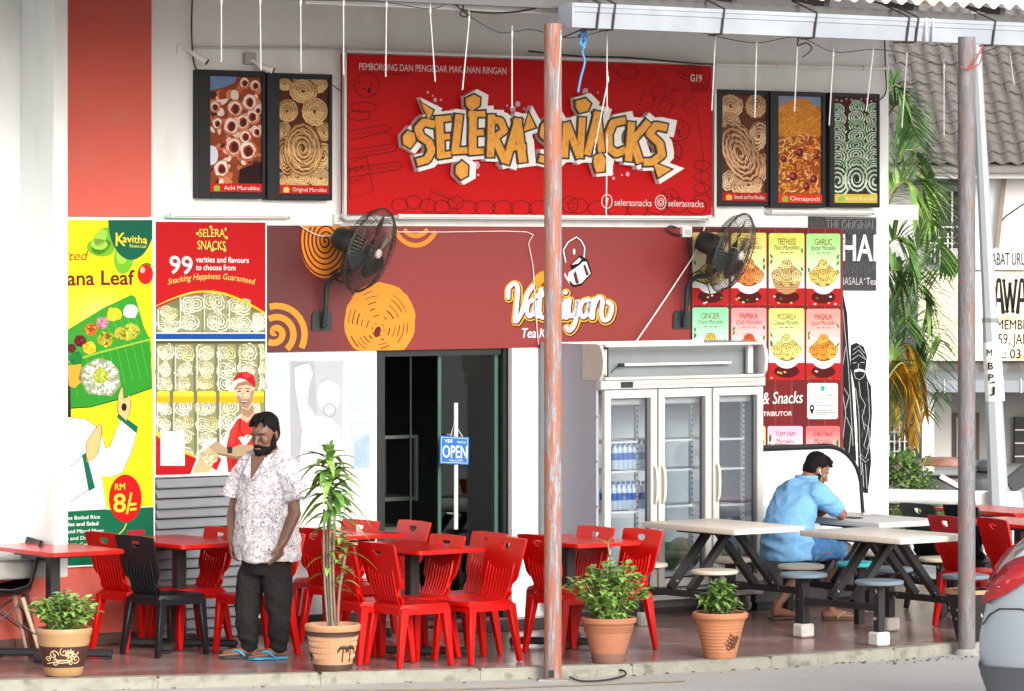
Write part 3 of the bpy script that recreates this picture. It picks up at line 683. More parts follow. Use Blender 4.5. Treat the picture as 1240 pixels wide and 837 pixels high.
for y, x1 in ((160, 468), (183, 478), (205, 484)):
    a, b = (423, y + 4), (x1, y - 5)
    loop([(a[0], a[1] - 5), (b[0], b[1] - 4), (b[0] + 4, b[1]), (b[0], b[1] + 5), (a[0], a[1] + 6)])
    for k in range(5): p.stroke([(430 + k * 9, y + 4 - k), (436 + k * 9, y - k), (440 + k * 9, y + 2 - k)], .6, dr_, 0)
loop([(422, 198), (444, 190), (452, 232), (424, 240)]); p.text('MILK', 424, 441, 210, 6, dr_, 0, y1=205); p.text('CHOC', 424, 443, 224, 6, dr_, 0, y1=217)
for cx, cy, s_, a in ((783, 122, 8, .3), (798, 112, 8, -.2), (805, 130, 8, .5), (820, 118, 9, .1), (836, 130, 8, .7)):
    loop([(cx + s_ * 1.3 * math.cos(a + k * 1.5708 + .785), cy + s_ * 1.3 * math.sin(a + k * 1.5708 + .785)) for k in range(4)]); loop([(cx + s_ * 1.3 * math.cos(a + k * 1.5708 + .785) + 3, cy + s_ * 1.3 * math.sin(a + k * 1.5708 + .785) - 4) for k in range(4)], .5)
loop(circ(760, 88, 12, 8)); loop(circ(835, 88, 14, 9)); loop(circ(835, 88, 8, 5)); loop(circ(440, 130, 16, 6)); loop(circ(435, 140, 14, 6)); loop(circ(480, 85, 20, 5))
p.stroke([(790, 90), (815, 110), (850, 95), (800, 82), (780, 100)], .7, dr_, 0); p.stroke([(845, 140), (852, 190), (848, 215), (858, 240)], .7, dr_, 0)
for x in range(484, 560, 17): loop(circ(x, 248 + 3 * math.sin(x), 10, 8, 12))
loop([(522, 232), (552, 245), (545, 259), (515, 259)])
for k in range(9): p.stroke([(522 + k * 3.3, 232 + k * 1.4), (524 + k * 3.3, 228 + k * 1.4)], .7, dr_, 0)
for x in range(565, 660, 22): loop(circ(x, 252, 13, 9, 14))
for x in range(700, 860, 24): loop(circ(x, 252 + 3 * math.cos(x), 12, 9, 14))
for y in range(200, 250, 14): loop(circ(850, y, 10, 6, 12))
for k in range(14): p.stroke([(838 + k * 1.6, 100 + 3 * math.sin(k)), (836 + k * 1.6, 112)], .5, dr_, 0)
p.text('PEMBORONG DAN PENGEDAR MAKANAN RINGAN', 435, 613, 84.5, 8.5, W2, 1, y1=90)
p.text('G19', 836, 850, 98.5, 8.6, W2, 1, y1=99, off=.02)
p.text('selerasnacks', 744, 789, 249, 8.5, W2, 1, y1=250); p.text('selerasnacks', 809, 852, 250, 8.5, W2, 1, y1=251)
for cx, cy in ((735, 244), (800, 245)):
    p.stroke(circ(cx, cy, 6.3, 8.4, 22), 1, W2, 1, True)
p.text('f', 733, 737, 248, 8, W2, 1, off=.03); p.stroke(circ(800, 245, 2, 2.6, 14), .9, W2, 1, True); p.stroke(circ(800, 245, 3.9, 5, 8), .9, W2, 1, True)
for cx, cy, r in ((527, 121, 2.2), (518, 112, 1.3), (534, 121, 1.2), (529, 129, 1.6), (524, 116, .9), (627, 126, 3), (621, 132, 3.4), (635, 132, 1.4), (614, 128, 1), (577, 200, 4), (572, 206, 2.2), (574, 214, 1.6), (579, 212, 1.3), (709, 111, 3.6), (719, 124, 2), (724, 112, 1), (740, 210, 3), (743, 216, 1.6), (760, 211, 2.4), (753, 212, 1)):
    p.ell(cx, cy, r, r * 1.2, (226, 196, 214), 1, 12)
p.build('print', sg, PRINT)
# raised letters: white block, black outline, golden face
gold = mat('golden_face', lam((228, 164, 60), 1.0), .45, var=.12, scale=14, col2=lam((206, 138, 44), .95), c2=(.55, .7), c2scale=30)
lw = mat('letter_white', (.80, .79, .77), .45, var=.05); lb = mat('letter_black', (.02, .02, .02), .5)
def c1(P): return [(420 + x / 4.183, 60 + y / 4.183) for x, y in P]
def c2_(P): return [(640 + x / 4.187, 60 + y / 4.187) for x, y in P]
LET = [
 ('S', c1, [([(442, 380), (385, 368), (356, 402), (370, 442), (412, 470), (425, 512), (402, 558), (352, 572)], 40)]),
 ('E', c1, [([(464, 338), (474, 548)], 42), ([(445, 358), (524, 347)], 32), ([(460, 446), (518, 440)], 32), ([(460, 540), (522, 530)], 32)]),
 ('L', c1, [([(565, 330), (543, 528)], 40), ([(530, 516), (606, 510)], 34)]),
 ('E', c1, [([(636, 312), (632, 532)], 42), ([(612, 330), (697, 326)], 32), ([(630, 424), (688, 420)], 32), ([(618, 520), (688, 514)], 32)]),
 ('R', c1, [([(728, 330), (722, 545)], 38), ([(715, 352), (775, 362), (795, 410), (745, 448)], 36), ([(745, 450), (800, 568)], 42)]),
 ('A', c1, [([(866, 350), (800, 578)], 40), ([(858, 352), (888, 572)], 44), ([(815, 500), (902, 494)], 30)]),
 ('S', c2_, [([(140, 352), (78, 388), (70, 432), (130, 480), (150, 530), (110, 568), (50, 552)], 38)]),
 ('N', c2_, [([(188, 372), (178, 548)], 36), ([(188, 372), (256, 548)], 38), ([(268, 345), (256, 550)], 36)]),
 ('A', c2_, [([(350, 315), (292, 535)], 38), ([(342, 318), (366, 520)], 38), ([(305, 462), (372, 456)], 28)]),
 ('C', c2_, [([(488, 360), (425, 372), (402, 430), (405, 500), (440, 528), (492, 508)], 40)]),
 ('K', c2_, [([(518, 368), (502, 566)], 38), ([(604, 366), (525, 460)], 38), ([(525, 458), (562, 575)], 40)]),
 ('S', c2_, [([(698, 398), (640, 386), (608, 428), (662, 478), (672, 535), (625, 570), (578, 572)], 40)]),
]
SHP = [('apostrophe', c1([(918, 322), (952, 395), (892, 415)])), ('spike', c1([(372, 268), (434, 308), (412, 358)])), ('nugget', c1([(600, 250), (640, 228), (672, 245), (668, 285), (630, 312), (602, 285)])),
       ('nugget', c1([(280, 440), (305, 412), (338, 425), (345, 465), (318, 500), (284, 480)])), ('nugget', c1([(550, 590), (580, 565), (610, 590), (608, 640), (575, 658), (548, 630)])),
       ('nugget', c2_([(235, 262), (285, 248), (312, 275), (296, 312), (255, 322), (238, 295)])), ('nugget', c2_([(330, 540), (365, 522), (388, 560), (380, 618), (340, 622), (326, 580)])), ('spike', c2_([(628, 572), (718, 608), (655, 648)]))]
cnt = [0]
def lay(polys, d0, d1, mi, mb):
    for P_ in polys:
        cnt[0] += 1; e = (cnt[0] % 37) * .00012; d = d1 + e
        q = []
        for x, y in P_: u, z = wpx(x, y, SD + d0); q.append((u - f[0], -(d0), z - f[1]))
        mb.mi = mi; mb.prism(q, (0, -(d - d0), 0))
def thick(pts, w, ext):
    out = []; n = len(pts)
    for i in range(n - 1):
        a, b = Vector(pts[i]), Vector(pts[i + 1]); d = (b - a).normalized(); nn = Vector((-d.y, d.x)); h = w / 2 + ext
        a2 = a - d * (ext if i == 0 else 0); b2 = b + d * (ext if i == n - 2 else 0)
        out.append([tuple(a2 + nn * h), tuple(b2 + nn * h), tuple(b2 - nn * h), tuple(a2 - nn * h)])
        if i: out.append([(a.x + h * math.cos(k * .7854 + .39), a.y + h * math.sin(k * .7854 + .39)) for k in range(8)])
    return out
def grow(P_, e):
    c = Vector((sum(x for x, y in P_) / len(P_), sum(y for x, y in P_) / len(P_))); out = []
    n = len(P_)
    for i in range(n):
        a, b, c_ = Vector(P_[i - 1]), Vector(P_[i]), Vector(P_[(i + 1) % n])
        d1, d2 = (b - a).normalized(), (c_ - b).normalized(); n1, n2 = Vector((d1.y, -d1.x)), Vector((d2.y, -d2.x))
        if n1.dot(b - c) < 0: n1.negate()
        if n2.dot(b - c) < 0: n2.negate()
        m = n1 + n2; m = m / max(.42, m.length_squared / 2) if m.length > .01 else n1
        out.append(tuple(b + m * e))
    return out
for ch, cf, strokes in LET:
    mb = MB()
    for P_, w in strokes:
        k = cf(P_); w = w / 4.185
        lay(thick(k, w, 5.6), 0, .06, 0, mb); lay(thick(k, w, 2.0), .06, .068, 1, mb); lay(thick(k, w * .92, 0), .066, .076, 2, mb)
    mb.build('letter', [lw, lb, gold], sg)
for nm, P_ in SHP:
    mb = MB(); lay([grow(P_, 5.4)], 0, .056, 0, mb); lay([grow(P_, 2)], .056, .066, 1, mb); lay([P_], .066, .075, 2, mb); mb.build(nm, [lw, lb, gold], sg)

# ================================================================== tea banner under the sign
bn, f = wthing('tea_banner', 'maroon tea banner with orange spiral drawings and a kettle, above the doorway', 'banner', 578, 348, .02)
def quadd(p4, d, ff):
    out = []
    for x, y in p4: u, z = wpx(x, y, d); out.append((u - ff[0], -(d - ff[2]), z - ff[1]))
    return out
BQ = [(323, 273), (836, 275.5), (836, 417), (650, 421), (323, 427)]
def vinyl2(name, ca, cb, x0, x1):
    m = mat(name, ca, .42, var=.06, scale=3); n = m.node_tree; b = n.nodes['Principled BSDF']; old = b.inputs['Base Color'].links[0].from_socket
    tc = n.nodes.new('ShaderNodeTexCoord'); sx = n.nodes.new('ShaderNodeSeparateXYZ'); r = n.nodes.new('ShaderNodeMapRange'); r.inputs[1].default_value = x0; r.inputs[2].default_value = x1; r.interpolation_type = 'SMOOTHSTEP'
    x = n.nodes.new('ShaderNodeMix'); x.data_type = 'RGBA'; x.inputs[7].default_value = (*cb, 1)
    n.links.new(tc.outputs['Object'], sx.inputs[0]); n.links.new(sx.outputs[0], r.inputs[0]); n.links.new(r.outputs[0], x.inputs[0]); n.links.new(old, x.inputs[6]); n.links.new(x.outputs[2], b.inputs['Base Color'])
    return m
mb = MB(); mb.prism(quadd(BQ, .018, f), (0, .017, 0)); mb.build('sheet', vinyl2('maroon_vinyl', lam((100, 40, 40)), lam((150, 52, 50)), -1.9, -.6), bn)
p = Print(f, .019, .0004); OR = (240, 158, 62); MR = (118, 48, 46)
def clip(pts): return [(min(max(x, 323), 836), min(max(y, 273.4), 427 - (x - 323) * .0185)) for x, y in pts]
def ringspiral(cx, cy, r, turns, w, col, ph=0, sx=1, layer=1):
    pts = []; n = int(turns * 30)
    for k in range(n + 1):
        a = ph + 6.2832 * turns * k / n; rr = r * k / n; pts.append((cx + sx * rr * math.cos(a), cy + rr * math.sin(a)))
    seg = []
    for q_ in pts:
        ok = 323 <= q_[0] and 274 <= q_[1] <= 426 - (q_[0] - 323) * .0185
        if ok: seg.append(q_)
        elif len(seg) > 2: p.stroke(seg, w, col, layer); seg = []
        else: seg = []
    if len(seg) > 2: p.stroke(seg, w, col, layer)
p.poly(clip(circ(394, 292, 31, 45, 40)), OR, .5); ringspiral(394, 292, 44, 6.5, 2, MR, .6, .7, 1.5)
ringspiral(333, 403, 46, 3.4, 7.6, OR, 2.2, 1.0, 1); ringspiral(505, 262, 38, 3.3, 5.5, OR, 1.2, .8, 1)
p.poly(clip(jag(circ(460, 389, 43, 47, 44), .9, 1)), OR, .5)
for r in (8, 15, 22, 28, 34, 39):
    for a0 in range(0, 360, 60):
        s_ = rnd.uniform(10, 35); pts = [(458 + r * .92 * math.cos(math.radians(a0 + t)), 401 + r * 1.0 * math.sin(math.radians(a0 + t)) - (r * .25)) for t in range(0, int(s_) + 12, 6)]
        pts = [q_ for q_ in pts if q_[1] < 422]
        if len(pts) > 2: p.stroke(pts, rnd.uniform(.8, 1.6), MR, 1.5)
p.ell(457, 402, 4, 7, MR, 1.6, 12, rot=.3)
YL = (226, 178, 72); BW = (222, 224, 236)
p.ell(660, 352, 18, 24, (214, 164, 52), .6, 20); p.ell(664, 358, 13, 18, (140, 48, 46), .8, 18)
SCR = [[(85, 505), (88, 445), (122, 412), (150, 440), (142, 560), (135, 668), (178, 600), (212, 490), (252, 428)], [(252, 520), (222, 540), (210, 590), (226, 630), (255, 605), (272, 528), (268, 600), (282, 632), (302, 610)], [(308, 452), (296, 560), (298, 622), (318, 640)], [(276, 496), (332, 474)],
       [(352, 452), (342, 560), (346, 622), (362, 636)], [(330, 490), (372, 474)], [(404, 440), (394, 640)], [(396, 580), (420, 524), (438, 540), (432, 620), (450, 638)], [(474, 528), (462, 600), (476, 640), (496, 618)],
       [(500, 520), (492, 596), (514, 630), (542, 600), (554, 520), (548, 620), (530, 692), (498, 728), (480, 706)], [(622, 520), (586, 536), (570, 590), (590, 636), (620, 606), (637, 522), (632, 606), (650, 640)], [(664, 520), (656, 640)], [(660, 580), (690, 508), (722, 524), (714, 606), (730, 656), (768, 640), (786, 566), (758, 536)]]
SCR = [[(v.x, v.y) for v in spline([(600 + x / 5.58, 270 + y / 5.58, 0) for x, y in q_], 6)] for q_ in SCR]
for w, c, dx_, dy_, ly in ((11.6, (40, 22, 22), 1.4, 1.8, 1), (10.8, YL, .8, 1.0, 2), (7.4, (122, 40, 42), .6, .9, 3), (5.4, BW, 0, 0, 4)):
    for i, q_ in enumerate(SCR):
        q2 = [(x + dx_, y + dy_) for x, y in q_]; p.stroke(q2, w, c, ly + i * .04)
        for e_ in (q2[0], q2[-1]): p.ell(e_[0], e_[1], w / 2, w / 2, c, ly + i * .04 + .02, 14)
    p.ell(684.6 + dx_, 354.2 + dy_, w * .52, w * .52, c, ly + .6, 12)
p.text('Tea Kadai', 632, 680, 409, 12, BW, 6, shear=.2, off=.025)
for w, c, ly in ((3.4, (35, 22, 22), 5), (1.8, (230, 230, 236), 6)):
    p.stroke([(685, 318), (682, 303), (688, 293), (698, 287), (704, 292), (708, 300), (707, 312)], w, c, ly)
p.poly([(690, 329), (704, 311), (711, 314), (717, 331), (704, 346), (694, 348), (686, 340)], (35, 22, 22), 5); p.poly([(688.5, 330), (706, 317), (710, 317), (715, 331), (704, 343), (695, 345), (687, 338)], (228, 230, 238), 6)
p.poly([(694, 332), (697, 328), (701, 343), (697, 344)], MR, 7); p.poly([(706, 322), (708, 320), (713, 332), (710, 335)], MR, 7); p.poly([(690, 322), (702, 309), (707, 312), (703, 320), (693, 327)], (35, 22, 22), 6.5); p.poly([(692, 321), (701, 312), (704, 314), (700, 319)], (228, 230, 238), 7)
p.ell(695, 305, 1.6, 4, (228, 230, 238), 7, 8); p.poly([(688, 338), (684, 330), (683, 334), (690, 345)], (228, 230, 238), 6.2)
p.build('print', bn, PRINT)
# string of small bulbs taped on the banner
wire('bulb_string', [(478, 281), (540, 281), (638, 281), (640, 295), (644, 315), (646, 330), (649, 380), (652, 418)], .03, .0035, M['white_plastic'], 'thin white string of small bulbs taped across the maroon banner', 'cable', 3)
# ================================================================== yellow banana-leaf poster (its left edge runs behind the fin wall)
def panel(name, label, cat, quadpx, d, m, th=.012, group=None):
    cx = sum(q_[0] for q_ in quadpx) / len(quadpx); cy_ = sum(q_[1] for q_ in quadpx) / len(quadpx)
    t, f = wthing(name, label, cat, cx, cy_, d, group)
    mb = MB(); mb.prism(quadd(quadpx, d, f), (0, th, 0)); mb.build('sheet', m, t)
    return t, f, Print(f, d + .001, .0004)
white_vinyl = mat('white_vinyl', (.74, .74, .73), .4, var=.03)
t, f, p = panel('banana_leaf_poster', 'tall yellow poster of a banana leaf meal with a red RM 8 price disc', 'poster', [(46, 265), (186.5, 265), (188, 682), (46, 689)], .05, white_vinyl)
YW = (250, 226, 32); GR = (10, 112, 82)
p.poly([(46, 266.5), (184.5, 266.5), (186, 613), (46, 621)], YW, 0)
for k in range(6): p.ell(120, 385, 60 - k * 9, 46 - k * 6, (250, 228 + k * 3, 36 + k * 16), .2 + k * .15, 26)
p.poly([(46, 622), (186, 614), (186.4, 680.5), (46, 687)], GR, 1)
for cx, cy, rx, ry, a in ((124, 292, 11, 18, .5), (122, 300, 17, 11, .1), (150, 312, 12, 20, .1)): p.ell(cx, cy, rx, ry, (120, 190, 50), 1, 20, rot=a); p.ell(cx - 2, cy - 4, rx * .6, ry * .6, (165, 215, 90), 1.4, 16, rot=a)
p.poly([(131, 266.5)] + [(159 - 28 * math.cos(math.radians(k * 9.5)), 267 + 48 * math.sin(math.radians(k * 9.5))) for k in range(0, 17)] + [(184.5, 304), (184.5, 266.5)], (6, 104, 80), 2)
p.text('Kavitha', 141, 178, 293, 9.5, (250, 226, 60), 3, y1=295, off=.02); p.text('K', 140, 152, 298, 17, (250, 226, 60), 3.4, off=.0); p.text('Banana Leaf', 157, 177, 299.5, 4.2, (235, 230, 120), 3, y1=300.5)
p.ell(176, 332, 9.5, 12.5, (215, 30, 22), 2, 20); p.ell(172.5, 327, 3, 4, (250, 190, 180), 3, 10); p.stroke([(172, 321), (178, 319), (183, 321)], 2, (60, 130, 40), 3)
p.text('Unlimited', 38, 107, 317, 12, (190, 30, 24), 3, y1=315, shear=.25); p.text('Banana Leaf', 46, 163, 346, 18, (112, 44, 30), 3, y1=344.5, off=.02)
LG = (52, 150, 46)
p.poly([(46, 428), (84, 398), (125, 373), (159, 357), (164, 360), (174, 395), (181, 410), (120, 425), (46, 448)], (62, 158, 52), 2); p.poly([(46, 448), (120, 425), (182, 408), (184.5, 470), (150, 482), (110, 493), (60, 496), (46, 492)], LG, 2.1)
for k in range(15): p.stroke([(46 + k * 9.5, 440 - k * 2.2), (56 + k * 9.5, 488 - k * 2.4)], .8, (84, 178, 66), 2.3); p.stroke([(48 + k * 8, 432 - k * 4.2), (60 + k * 7.8, 440 - k * 2.6)], .7, (92, 182, 78), 2.3)
p.stroke([(46, 450), (120, 427), (182, 411)], 2.4, (150, 190, 70), 2.5); p.stroke([(46, 492), (60, 496), (110, 493), (150, 482), (184, 470)], 1.5, (30, 100, 34), 2.5)
def blob(cx, cy, r, cols, n=26, l=3, sz=.28):
    p.poly(jag(circ(cx, cy, r, r * .95, 12), r * .12, 1), cols[0], l)
    for k in range(n):
        a = rnd.uniform(0, 6.28); q_ = rnd.uniform(0, r * .85); p.ell(cx + q_ * math.cos(a), cy + q_ * math.sin(a), r * rnd.uniform(.08, sz), r * rnd.uniform(.06, sz * .7), rnd.choice(cols), l + .3 + (k % 60) * .02, 7, rot=a)
blob(158, 377, 9, [(226, 230, 245), (240, 242, 250), (200, 208, 232)]); blob(138, 381, 9, [(235, 200, 40), (250, 224, 90), (205, 160, 20)]); blob(124, 391, 7.5, [(196, 128, 150), (225, 170, 185), (150, 70, 100)])
blob(110, 399, 8, [(190, 110, 40), (225, 150, 60), (130, 60, 25)]); blob(97, 413, 7.5, [(112, 34, 28), (150, 52, 40), (80, 20, 20)]); blob(108, 421, 8, [(238, 190, 40), (250, 215, 90), (200, 140, 20)]); blob(86, 422, 6, [(90, 40, 36), (120, 50, 40)])
blob(128, 411, 10, [(176, 170, 40), (210, 196, 70), (84, 120, 30), (130, 90, 30)], 50); blob(158, 402, 11, [(170, 186, 60), (204, 210, 100), (120, 140, 40), (220, 190, 80)], 50); blob(146, 404, 8, [(190, 180, 60), (90, 130, 40)], 30); blob(92, 435, 9, [(30, 130, 60), (20, 100, 50)], 10)
blob(122, 457, 25, [(150, 160, 128), (226, 228, 220), (176, 184, 162), (232, 233, 226), (214, 218, 206)], 330, 4, .085); blob(122, 455, 10, [(170, 184, 70), (206, 210, 110), (140, 160, 56)], 60, 5.8, .2)
p.poly([(80, 443), (98, 441), (99, 462), (90, 470), (80, 466)], (236, 170, 60), 4)
# cartoon cook: white jacket, hands, green cuffs
WH = (246, 246, 246); SK = (238, 190, 130); DK = (70, 70, 70)
def outl(P_, col, l): p.poly(P_, col, l); p.stroke(P_, .8, DK, l + .2, True)
p.poly([(60, 430), (78, 434), (85, 470), (86, 505), (60, 512)], (50, 34, 30), 4)
outl([(46, 512), (84, 505), (104, 508), (121, 520), (128, 543), (132, 542), (146, 508), (165, 524), (160, 545), (148, 572), (135, 578), (123, 576), (129, 617), (46, 621)], WH, 6)
p.poly([(141, 505), (144, 500), (167, 517), (165, 525)], GR, 7); outl([(142, 500), (143, 478), (148, 468), (150, 486), (156, 478), (158, 486), (157, 500), (153, 510)], SK, 7.4)
outl([(104, 536), (116, 518), (122, 512), (123, 518), (121, 536), (119, 548), (113, 556), (104, 560)], SK, 8); p.poly([(99, 551), (104, 548), (115, 591), (107, 595)], GR, 8); p.stroke([(84, 566), (96, 556), (100, 552)], .9, DK, 7); p.stroke([(84, 608), (106, 594)], .9, DK, 7); p.stroke([(134, 543), (132, 560), (138, 577)], .6, DK, 7)
p.text('Kavitha', 84, 99, 530, 4, (20, 120, 90), 7.6, y1=521, shear=.2); p.ell(150, 493, 3.4, 5, (40, 34, 30), 8, 10)
p.ell(151.5, 603.5, 19.8, 29, (205, 24, 26), 9, 30); p.text('RM', 139, 151, 594, 8.3, (250, 224, 70), 10, y1=593, off=.012); p.text('8', 137, 152, 620, 23, (250, 224, 70), 10, off=.012); p.text('/', 152, 160, 622, 26, (250, 224, 70), 10, off=.012); p.text('=', 157, 165, 624, 20, (250, 224, 70), 10, y1=623, off=.012)
for tx, x1, y in (('White Boiled Rice', 121, 630), ('Vegetables and Salad', 119, 638), ('Papadi and Mixed Moor', 126, 646.5), ('Mutton and Dry Fish', 120, 655), ('Spoon with Curry', 112, 663)):
    p.text(tx, x1 - len(tx) * 3.0, x1, y, 4.6, (235, 245, 238), 3, y1=y - 2, off=.02)
p.poly([(154, 643), (175, 641.5), (175, 647), (154, 648)], (190, 30, 60), 3); p.stroke([(153, 634), (150, 641), (144, 647)], 1.2, (230, 220, 90), 3)
p.build('print', t, PRINT)

# ================================================================== red snack poster
t, f, p = panel('snack_poster', 'red poster of murukku jars and a man in a red cap, reading 99 varities', 'poster', [(186.5, 266.5), (323, 267.5), (323, 574), (186.5, 578)], .045, white_vinyl)
RD = (190, 16, 26)
p.poly([(188.5, 268.5), (321.5, 269.5), (321.5, 572), (188.5, 575.5)], RD, 0)
JB = (120, 126, 92)
p.poly([(188.5, 377)] + [(188.5 + 133 * k / 20, 377 - 25 * math.sin(math.pi * min(1, (k / 20) * .96 + .02)) + k * .45 - 1) for k in range(21)] + [(321.5, 571), (188.5, 574)], JB, 1)
arc = [(188.5 + 133 * k / 24, 374 - 25 * math.sin(math.pi * min(1, (k / 24) * .93 + .04)) + k * .35) for k in range(25)]
p.stroke(arc[9:], 2.6, (245, 196, 40), 4); p.stroke(arc[:10], .8, (245, 210, 90), 4, w2=2.4)
def jar(x0, y0, x1, y1, n, lid=None):
    p.rrect(x0, y0, x1, y1, 3, (150, 152, 112), 2)
    w = (x1 - x0) / 2
    for k in range(n):
        cy = y0 + (k + .5) * (y1 - y0) / n
        for j in range(2):
            cx = (x0 + x1) / 2 + rnd.uniform(-.25, .25) * w + (j - .5) * w * .5
            p.coil(cx, cy + rnd.uniform(-2, 2), min(w * rnd.uniform(.62, .85), 12), (y1 - y0) / n * rnd.uniform(.42, .6), 1.5, rnd.uniform(2.4, 3.4), rnd.choice(((224, 222, 182), (236, 234, 204), (206, 202, 150), (214, 220, 190))), 2.3 + .2 * j + k * .1, (168, 164, 116) if j == 0 else None, rot=rnd.uniform(-.6, .6), jit=.06)
    for k in range(5):
        a = rnd.uniform(0, 3); cx, cy = rnd.uniform(x0 + 3, x1 - 3), rnd.uniform(y0 + 4, y1 - 4); p.stroke([(cx - 4, cy - 3 * math.sin(a)), (cx, cy), (cx + 4, cy + 3 * math.sin(a))], 1.1, (240, 238, 214), 3)
    p.stroke([(x0 + 1.5, y0 + 3), (x0 + 1.5, y1 - 3)], 1, (225, 235, 235), 3.2)
    if lid: p.rrect(x0 + .5, lid - 9, x1 - .5, lid + 5, 2.5, (216, 178, 34), 4.4); p.rrect(x0 + .5, lid - 9, x1 - .5, lid - 3, 2.5, (244, 214, 70), 4.6)
for x0, x1, y0 in ((190, 216, 372), (217, 245, 358), (246, 275, 354), (276, 304, 362), (305, 321, 378)): jar(x0, y0, x1, 402, 2)
p.rect(188.5, 404, 321.5, 411, (20, 84, 160), 5); p.rect(188.5, 402.5, 321.5, 404.5, (210, 220, 225), 5); p.rect(188.5, 411, 321.5, 413, (225, 228, 228), 5); p.rect(188.5, 413, 321.5, 416, (84, 76, 52), 2)
for x0, x1 in ((190, 208), (211, 234), (237, 260), (263, 286), (289, 312), (314, 321)): jar(x0, 417, x1, 475, 3)
for x0, x1 in ((189, 206), (209, 235), (238, 262), (265, 291), (296, 320)): jar(x0, 484, x1, 560, 4, 483)
p.poly([(188.5, 521), (205, 535), (224, 545), (236, 552), (236, 572), (188.5, 575)], (245, 196, 40), 6); p.poly([(188.5, 527), (205, 540), (225, 550), (240, 556), (240, 574), (188.5, 575.5)], RD, 6.3)
p.rect(194, 522.5, 223.5, 564, (236, 236, 234), 7); p.text('Scan for Address', 197, 220, 561.5, 2.6, (60, 60, 60), 8)
# man in the red cap
for P_, c, l in (([(262, 545), (276, 520), (284, 508), (296, 497), (310, 498), (321.5, 505), (321.5, 572), (230, 575), (240, 550), (250, 534), (262, 530)], (242, 240, 232), 7),
                 ([(273, 545), (278, 522), (287, 508), (298, 501), (312, 500), (321.5, 507), (321.5, 570), (276, 572)], (196, 44, 42), 8), ([(292, 505), (300, 512), (309, 502), (312, 508), (306, 545), (294, 548), (289, 520)], (214, 60, 54), 8.3),
                 ([(291, 507), (292, 492), (306, 490), (308, 502), (299, 512)], (206, 178, 150), 8.6), ([(284, 472), (285, 460), (296, 455), (306, 459), (308, 474), (305, 488), (298, 496), (291, 492), (286, 482)], (214, 188, 162), 9),
                 ([(281, 466), (283, 458), (290, 451), (299, 450), (306, 454), (309, 462), (309, 470), (305, 466), (297, 460), (288, 461), (280, 468)], (190, 26, 34), 10), ([(279, 470), (282, 462), (290, 458), (297, 460), (288, 463), (281, 472)], (238, 238, 236), 10.4),
                 ([(296, 528), (288, 530), (292, 536), (296, 541), (300, 536), (305, 529), (301, 526)], (238, 236, 230), 9),
                 ([(276, 545), (290, 538), (310, 540), (308, 552), (286, 556), (262, 550), (252, 541), (262, 534), (272, 541)], (178, 160, 128), 9.4), ([(233, 573), (243, 549), (256, 538), (266, 548), (258, 566), (252, 572)], (206, 186, 140), 9), ([(256, 566), (262, 552), (268, 556), (262, 570)], (206, 26, 30), 9.8)):
    p.poly(P_, c, l)
for k in range(5): p.coil(246 + k * 3, 556 + (k % 3) * 4 - 4, 5, 5, 1, 2.4, (232, 220, 180), 10, (150, 130, 90))
for x in (289.5, 299.5): p.ell(x, 474, 2.2, .9, (46, 36, 32), 10, 8); p.stroke([(x - 3, 471), (x + 3, 470.6)], 1, (60, 46, 40), 10)
p.stroke([(295, 474), (293, 481), (296, 482)], .8, (150, 116, 92), 10); p.stroke([(291, 486), (295, 487), (300, 485.5)], 1.1, (130, 70, 66), 10); p.poly([(303, 474), (308, 472), (305, 488), (301, 493)], (176, 148, 120), 9.6); p.rect(275, 541, 281, 549, (52, 56, 60), 10)
p.stroke([(291, 508), (290, 522), (296, 530)], 1.6, (150, 26, 30), 9.2); p.stroke([(309, 503), (307, 520), (299, 530)], 1.6, (150, 26, 30), 9.2)
# shading of the printed figure: stubble, neck, brim shadow, folds
for P_, c, l in (([(286, 482), (288, 478), (293, 483), (300, 483), (305, 478), (306, 484), (299, 495.5), (291, 492)], (168, 142, 122), 9.5), ([(284, 470), (288, 464), (298, 461.5), (308, 466), (309, 470), (298, 466), (288, 468), (285, 473)], (160, 130, 106), 9.4), ([(292, 494), (300, 497), (306, 490), (307, 500), (300, 506), (293, 502)], (168, 138, 114), 8.8),
                 ([(306, 508), (316, 505), (321, 510), (321, 540), (312, 536), (308, 522)], (160, 30, 32), 8.4), ([(276, 530), (282, 516), (287, 512), (285, 530), (280, 545)], (214, 66, 60), 8.4), ([(280, 556), (300, 552), (312, 556), (312, 571), (282, 571)], (168, 34, 34), 8.4), ([(262, 548), (286, 553), (308, 549), (308, 552), (286, 556), (264, 551)], (140, 120, 92), 9.7), ([(293, 452), (300, 451), (304, 456), (297, 458)], (222, 70, 74), 10.2)):
    p.poly(P_, c, l)
p.ell(296, 478, 1.6, 2.2, (226, 202, 178), 9.8, 8); p.stroke([(290, 486.5), (295, 488.4), (301, 486)], 1.4, (120, 70, 64), 10.2); p.stroke([(291.5, 486.6), (300, 486.2)], .7, (236, 230, 224), 10.3)
